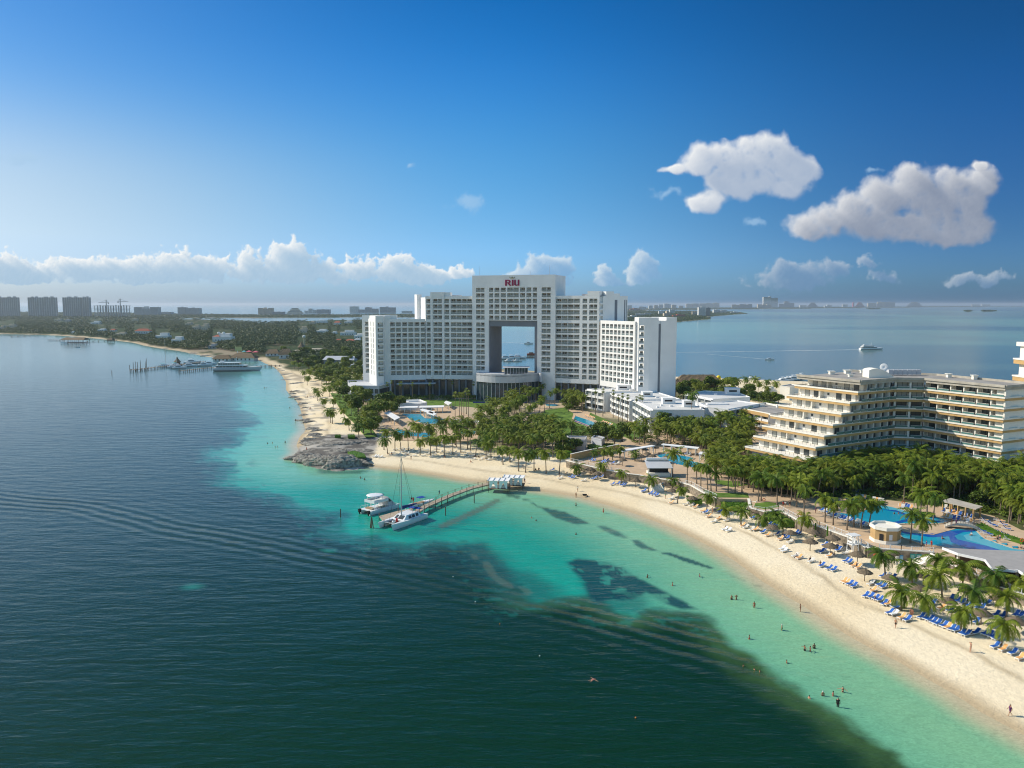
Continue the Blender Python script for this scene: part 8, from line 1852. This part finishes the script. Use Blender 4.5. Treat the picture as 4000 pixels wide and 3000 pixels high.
# people lying and sitting on the sand loungers
gsb = 'sunbathers'
for px, py, kd, c_, ck, l in ((3418,2345,'sit','black','bikini','sunbather in the group of four on the open slope'),(3320,2290,'lie','red','bikini','sunbather on the sand beneath the slope group') ,(3345,2214,'sit','red','bikini','sunbather in red beside the lifeguard tower parasol'),(3408,2280,'lie','black','shorts','sunbather below the parasol nearest the blue board, upper'),(3412,2310,'lie','black','shorts','sunbather below the parasol nearest the blue board, lower'),(3204,2206,'sit','black','bikini','sunbather at the left end of the open-sand loungers'),(3258,2170,'sit','black','bikini','sunbather under the parasol before the long wall'),(2750,1998,'lie','pink','bikini','sunbather by the small palm below the hedge, left'),(2770,2016,'lie','red','bikini','sunbather by the small palm below the hedge, right'),(2808,2028,'sit','orange','bikini','sunbather right of the small palm below the hedge'),(2905,2056,'lie','pink','bikini','sunbather below the stone bastion'),
   (2835,2066,'sit','black','shorts','seated man in the lone pair of loungers'),(3110,2176,'sit','white','shirt','person in white on the bare sand below the parasols'),(3165,2190,'sit','black','shirt','person in black near the water side below the parasols'),(3720,2384,'lie','red','bikini','sunbather in red right of the big thatched parasol'),(3795,2478,'sit','black','shirt','dark figure sitting between the front lounger rows'),(3985,2565,'sit','black','bikini','woman sitting at the lower right edge'),(1520,1775,'sit','red','bikini','seated person under the first grove palms, left'),(1530,1775,'sit','pink','bikini','seated person under the first grove palms, right'),(1590,1778,'sit','red','shorts','seated person in red on the hotel beach'),(1738,1788,'sit','red','bikini','seated person in red further along the hotel beach'),(1838,1806,'sit','pink','bikini','seated person nearest the water on the hotel beach'),(1855,1786,'sit','black','shirt','seated pair member under the palms, left'),(1868,1787,'sit','black','shirt','seated pair member under the palms, right'),(2092,1838,'sit','black','shirt','dark seated figure by the palms behind the cabanas, left'),(2105,1836,'sit','black','shirt','dark seated figure by the palms behind the cabanas, right'),(2186,1862,'sit','black','bikini','sunbather in the group left of the first young palm')):
    person(px, py, kd, c_, ck, l, grp=gsb)
# ================================================================== thatched parasols
def parasol_meshes():
    a = MB(); rg = random.Random(3); n = 18; rings = [(0,2.75),(.35,2.62),(.85,2.38),(1.3,2.12),(1.6,1.88)]; vs = []
    for r_, z in rings:
        for i in range(n): t = 6.283*i/n; q = r_*(1+rg.uniform(-.06,.06)*(r_ > 1)); vs.append((q*math.cos(t), q*math.sin(t), z+rg.uniform(-.05,.05)*(r_ > .2)))
    a.add(vs, [(j*n+i, j*n+(i+1)%n, (j+1)*n+(i+1)%n, (j+1)*n+i) for j in range(4) for i in range(n)])
    for i in range(60):
        t = rg.uniform(0,6.283); r_ = rg.uniform(.4,1.5); z = 2.75-.55*r_; d = Vector((math.cos(t), math.sin(t), -.6)).normalized(); s_ = Vector((-math.sin(t), math.cos(t), 0))*.12; p = Vector((math.cos(t)*r_, math.sin(t)*r_, z+.05)); a.add([p-s_, p+s_, p+s_*.6+d*.42, p-s_*.6+d*.42], [(0,1,2,3)])
    cm = mesh_of(a, 'thatch_canopy', m_thatch2); a = MB(); a.tube((0,0,0),(0,0,2.6),.09,.07,6); return cm, mesh_of(a, 'post', m_wood)
m_thatch2 = mat('grey_thatch', (.17,.13,.085), .95, .3, 3, bump=.5, detail=6)
UM = parasol_meshes()
def parasol(px, py, label, z=None, sc=1.0):
    p = G(px, py) if z is None else Vector((*W(px, py, z), z)); r = empty('thatched_parasol', p, label, 'parasol', 'thatched parasols', rnd.uniform(0,6)); r.scale = (sc,)*3; inst('thatch_canopy', UM[0], r); inst('post', UM[1], r)
UB = [(3252,2137,'thatched parasol close against the long rubble wall'),(3242,2170,'thatched parasol left of the lifeguard tower'),(3348,2205,'thatched parasol right below the lifeguard tower'),(3377,2270,'lone thatched parasol on the slope above the group of four'),(3475,2294,'thatched parasol left of the bushy beach palm'),(3585,2337,'thatched parasol half hidden behind the leaning beach palm'),(3701,2388,'big thatched parasol before the second lounger row'),(3831,2440,'thatched parasol between the two front palms at right'),(3965,2474,'thatched parasol behind the rightmost front palm'),(3779,2348,'thatched parasol in the shade of the palms by the bar'),(3898,2378,'thatched parasol near the yellow-fronded palm'),(3606,2290,'thatched parasol behind the low drooping palm'),(3019,2093,'thatched parasol at the left of the cluster of three'),(3086,2112,'thatched parasol in the middle of the cluster of three'),(3176,2110,'thatched parasol by the green-wrapped post'),(3164,2152,'thatched parasol at the right of the cluster of three'),
 (2957,2024,'thatched parasol directly below the stone bastion'),(2703,1974,'thatched parasol left of the bright clipped hedge'),(2625,1942,'thatched parasol beside the curved stairs palm'),(2605,1917,'thatched parasol right of the blue stair sign'),(2483,1904,'lone wide thatched parasol at the middle of the beach'),(2332,1875,'thatched parasol between two young palms'),(2305,1857,'thatched parasol in front of the long green hedge'),(2402,1882,'thatched parasol right of the hedge by a young palm'),(2243,1846,'thatched parasol behind the first young palm')]
for x, y, l in UB: parasol(x, y, l, sc=rnd.uniform(1.0,1.15))
parasol(2431, 1819, 'thatched parasol alone on the paved terrace', TZ)
for i, (x, y) in enumerate(sorted([(2505,1802),(2528,1792),(2520,1776),(2560,1768),(2605,1762),(2652,1768),(2699,1771),(2548,1802),(2601,1808),(2753,1797),(2480,1782)])): parasol(x, y, nth(i, 11)+' of the thatched parasols around the blue pool', TZ, .95)
for i, (px, py) in enumerate(((3184,2098),(3231,2112))): p = G(px, py); a = MB(); a.tube((p.x,p.y,p.z),(p.x,p.y,p.z+3.6),.22,.18); tag(a.build('wrapped_post', m_hedge), ('left','right')[i]+' vine-covered post before the long rubble wall', 'post')
for px, py, z, l in ((3529,1962,TZ+1.3,'red lifebuoy on the palm by the long pool'),(2984,1952,TZ+.5,'orange lifebuoy beside the promenade palms'),(3126,2006,TZ+.5,'orange lifebuoy on the promenade further right'),(3992,2110,TZ+1.2,'red lifebuoy by the hedge at the right edge'),(3415,2166,3.2,'red lifebuoy hanging on the grey rubble wall')):
    x, y = W(px, py, z); a = MB()
    for i in range(10): t = i*.6283; a.tube((.38*math.cos(t),-.0,.38*math.sin(t)),(.38*math.cos(t+.63),0,.38*math.sin(t+.63)),.1,n=5,cap=False)
    o = a.build('lifebuoy', m_orange); o.location = (x, y-.6 if z == 3.2 else y, z); tag(o, l, 'lifebuoy')
# buoys and rope on the dark water
for i, (px, py) in enumerate(((1857,2352),(1952,2438),(2108,2563),(2483,2805),(1770,2254))):
    x, y = W(px, py, 0); a = MB(); a.lathe((x,y,.05),[(0,-.12),(.11,-.06),(.13,.03),(.08,.12),(0,.14)],8); tag(a.build('buoy', m_cl['orange'] if i%2 else m_cl['white']), ORD[i]+' little swim buoy from the left on the dark water' if 0 else f'{("white","orange")[i%2]} swim buoy on the dark water, {("second farthest","third farthest","second nearest","nearest the camera","farthest, near the pier")[i]}', 'buoy', 'swim-line buoys')
# undergrowth that fills the beds
ug = []
for P, n_, s0_, s1_ in (([(3160,1905),(3480,1855),(3640,1862),(3770,1905),(4080,1890),(4080,2080),(3900,2020),(3760,1985),(3600,1960),(3440,1945),(3200,1955)], 620, .8, 1.7), ([(2905,1850),(3160,1880),(3160,1925),(3050,1920),(2930,1885)], 150, .7, 1.4), ([(2440,1700),(2640,1688),(2900,1655),(2960,1700),(2870,1765),(2720,1752),(2570,1735),(2470,1735)], 260, .6, 1.3),
      ([(1880,1650),(2020,1575),(2120,1550),(2040,1645),(1960,1705),(1870,1700)], 90, .5, 1.1), ([(1960,1700),(2050,1665),(2150,1690),(2180,1750),(2080,1760),(1980,1740)], 80, .5, 1.1), ([(1300,1545),(1490,1572),(1500,1600),(1470,1690),(1400,1670),(1330,1600)], 200, .7, 1.5), ([(2640,1560),(2700,1520),(2860,1520),(3040,1560),(3020,1590),(2890,1555),(2760,1535)], 300, 1.0, 2.2), ([(1170,1430),(1410,1420),(1415,1525),(1370,1545),(1300,1535),(1225,1480)], 330, 1.2, 2.6), ([(2180,1560),(2290,1570),(2290,1600),(2210,1600)], 90, .8, 1.6), ([(1480,1552),(1860,1549),(1870,1560),(1490,1566)], 150, .9, 2.1), ([(2225,1662),(2290,1680),(2420,1705),(2330,1735),(2240,1712)], 110, .7, 1.5)):
    for x, y in scatter(P, n_, .1, AV):
        p = G(x, y); ug.append(((p.x, p.y, p.z), rnd.uniform(s0_, s1_)))
canopy('undergrowth', [([u[0] for u in ug], [u[1] for u in ug], .20, 46, .9)], leafmat('undergrowth_leaves', (.05,.10,.012), (.18,.23,.025), .2, obj=False, scale=.3), 11)
# the rest of the palms, further back and too many to keep one by one
def palm_mass(spots):
    src = [np.array([v.co[:] for v in m_.vertices]) for m_ in PCR]; fcs = [np.array([p.vertices[:] for p in m_.polygons]) for m_ in PCR]
    V = []; Fs = []; off = 0; TV = np.array([v.co[:] for v in TRK[2][0].vertices]); TF = np.array([p.vertices[:] for p in TRK[2][0].polygons]); mi = []
    for px, py, h in spots:
        p = G(px, py); i = rnd.randrange(6); s_ = rnd.uniform(.95,1.2); a = rnd.uniform(0,6.28); c_, n_ = math.cos(a), math.sin(a)
        v = src[i]*s_; v = np.stack([v[:,0]*c_-v[:,1]*n_+p.x, v[:,0]*n_+v[:,1]*c_+p.y, v[:,2]+p.z+h], 1); V.append(v); Fs.append(fcs[i]+off); off += len(v); mi.append(np.zeros(len(fcs[i])))
        v = np.stack([TV[:,0]+p.x, TV[:,1]+p.y, TV[:,2]*h+p.z], 1); V.append(v); Fs.append(TF+off); off += len(v); mi.append(np.ones(len(TF)))
    V = np.concatenate(V).astype(np.float32); Fc = np.concatenate(Fs).astype(np.int32); me = bpy.data.meshes.new('palm_grove')
    me.vertices.add(len(V)); me.vertices.foreach_set('co', V.ravel()); me.loops.add(Fc.size); me.loops.foreach_set('vertex_index', Fc.ravel()); me.polygons.add(len(Fc)); me.polygons.foreach_set('loop_start', np.arange(0, Fc.size, 4, dtype=np.int32)); me.materials.append(m_palm_mass); me.materials.append(m_trunk); me.polygons.foreach_set('material_index', np.concatenate(mi).astype(np.int32)); me.update(calc_edges=True)
    o = bpy.data.objects.new('palm_grove', me); col.objects.link(o); tag(o, kind='stuff')
m_palm_mass = leafmat('palm_fronds_far', (.045,.10,.012), (.30,.32,.022), .3, obj=False, scale=.22)
sp_ = []
for P, n_, d_, h0, h1_ in (([(2830,1862),(2960,1880),(3165,1925),(3150,1960),(3050,1940),(2950,1925),(2850,1895)], 34, 2.3, 5, 7), ([(2730,1832),(2850,1800),(2880,1850),(2800,1866)], 16, 2.6, 4.5, 6), ([(2700,1765),(2900,1705),(2960,1770),(2870,1812),(2800,1800)], 34, 2.7, 4.5, 6.5), ([(3160,1900),(3330,1865),(3480,1850),(3500,1915),(3350,1935),(3190,1950)], 34, 2.4, 4, 8.5), ([(3490,1855),(3640,1862),(3770,1900),(3770,1965),(3600,1955),(3490,1925)], 38, 2.3, 4.5, 10), ([(3760,1900),(3900,1925),(4080,1880),(4080,2080),(3960,2055),(3900,2005),(3790,1965)], 50, 2.4, 4.5, 10), ([(2900,1850),(3170,1875),(3170,1925),(3050,1915),(2930,1885)], 16, 2.6, 5, 7), ([(1870,1650),(2010,1572),(2100,1550),(2030,1635),(1950,1700),(1850,1695)], 34, 2.8, 7, 9.5), ([(1960,1705),(2045,1680),(2170,1690),(2190,1725),(2130,1750),(1980,1745)], 26, 2.8, 6, 8.5), ([(1545,1712),(1700,1716),(1900,1705),(2150,1712),(2180,1755),(2130,1790),(2000,1790),(1900,1762),(1545,1732)], 40, 3, 6.5, 9), ([(2440,1705),(2640,1690),(2900,1650),(2950,1700),(2900,1765),(2700,1752),(2470,1740)], 34, 3, 5, 7.5), ([(1320,1560),(1500,1570),(1540,1600),(1480,1690),(1340,1640)], 14, 4, 5, 7.5), ([(1170,1430),(1400,1425),(1400,1530),(1310,1535),(1220,1480)], 26, 5, 5, 8), ([(2200,1570),(2290,1575),(2280,1610),(2210,1600)], 12, 3, 6, 8), ([(2640,1545),(2860,1525),(3040,1560),(2890,1560)], 12, 5, 5, 7)):
    sp_ += [(x, y, rnd.uniform(h0, h1_)) for x, y in scatter(P, n_, d_, AV)]
palm_mass(sp_)
print('palms', NPALM, 'loungers', NL, 'grove', len(sp_))
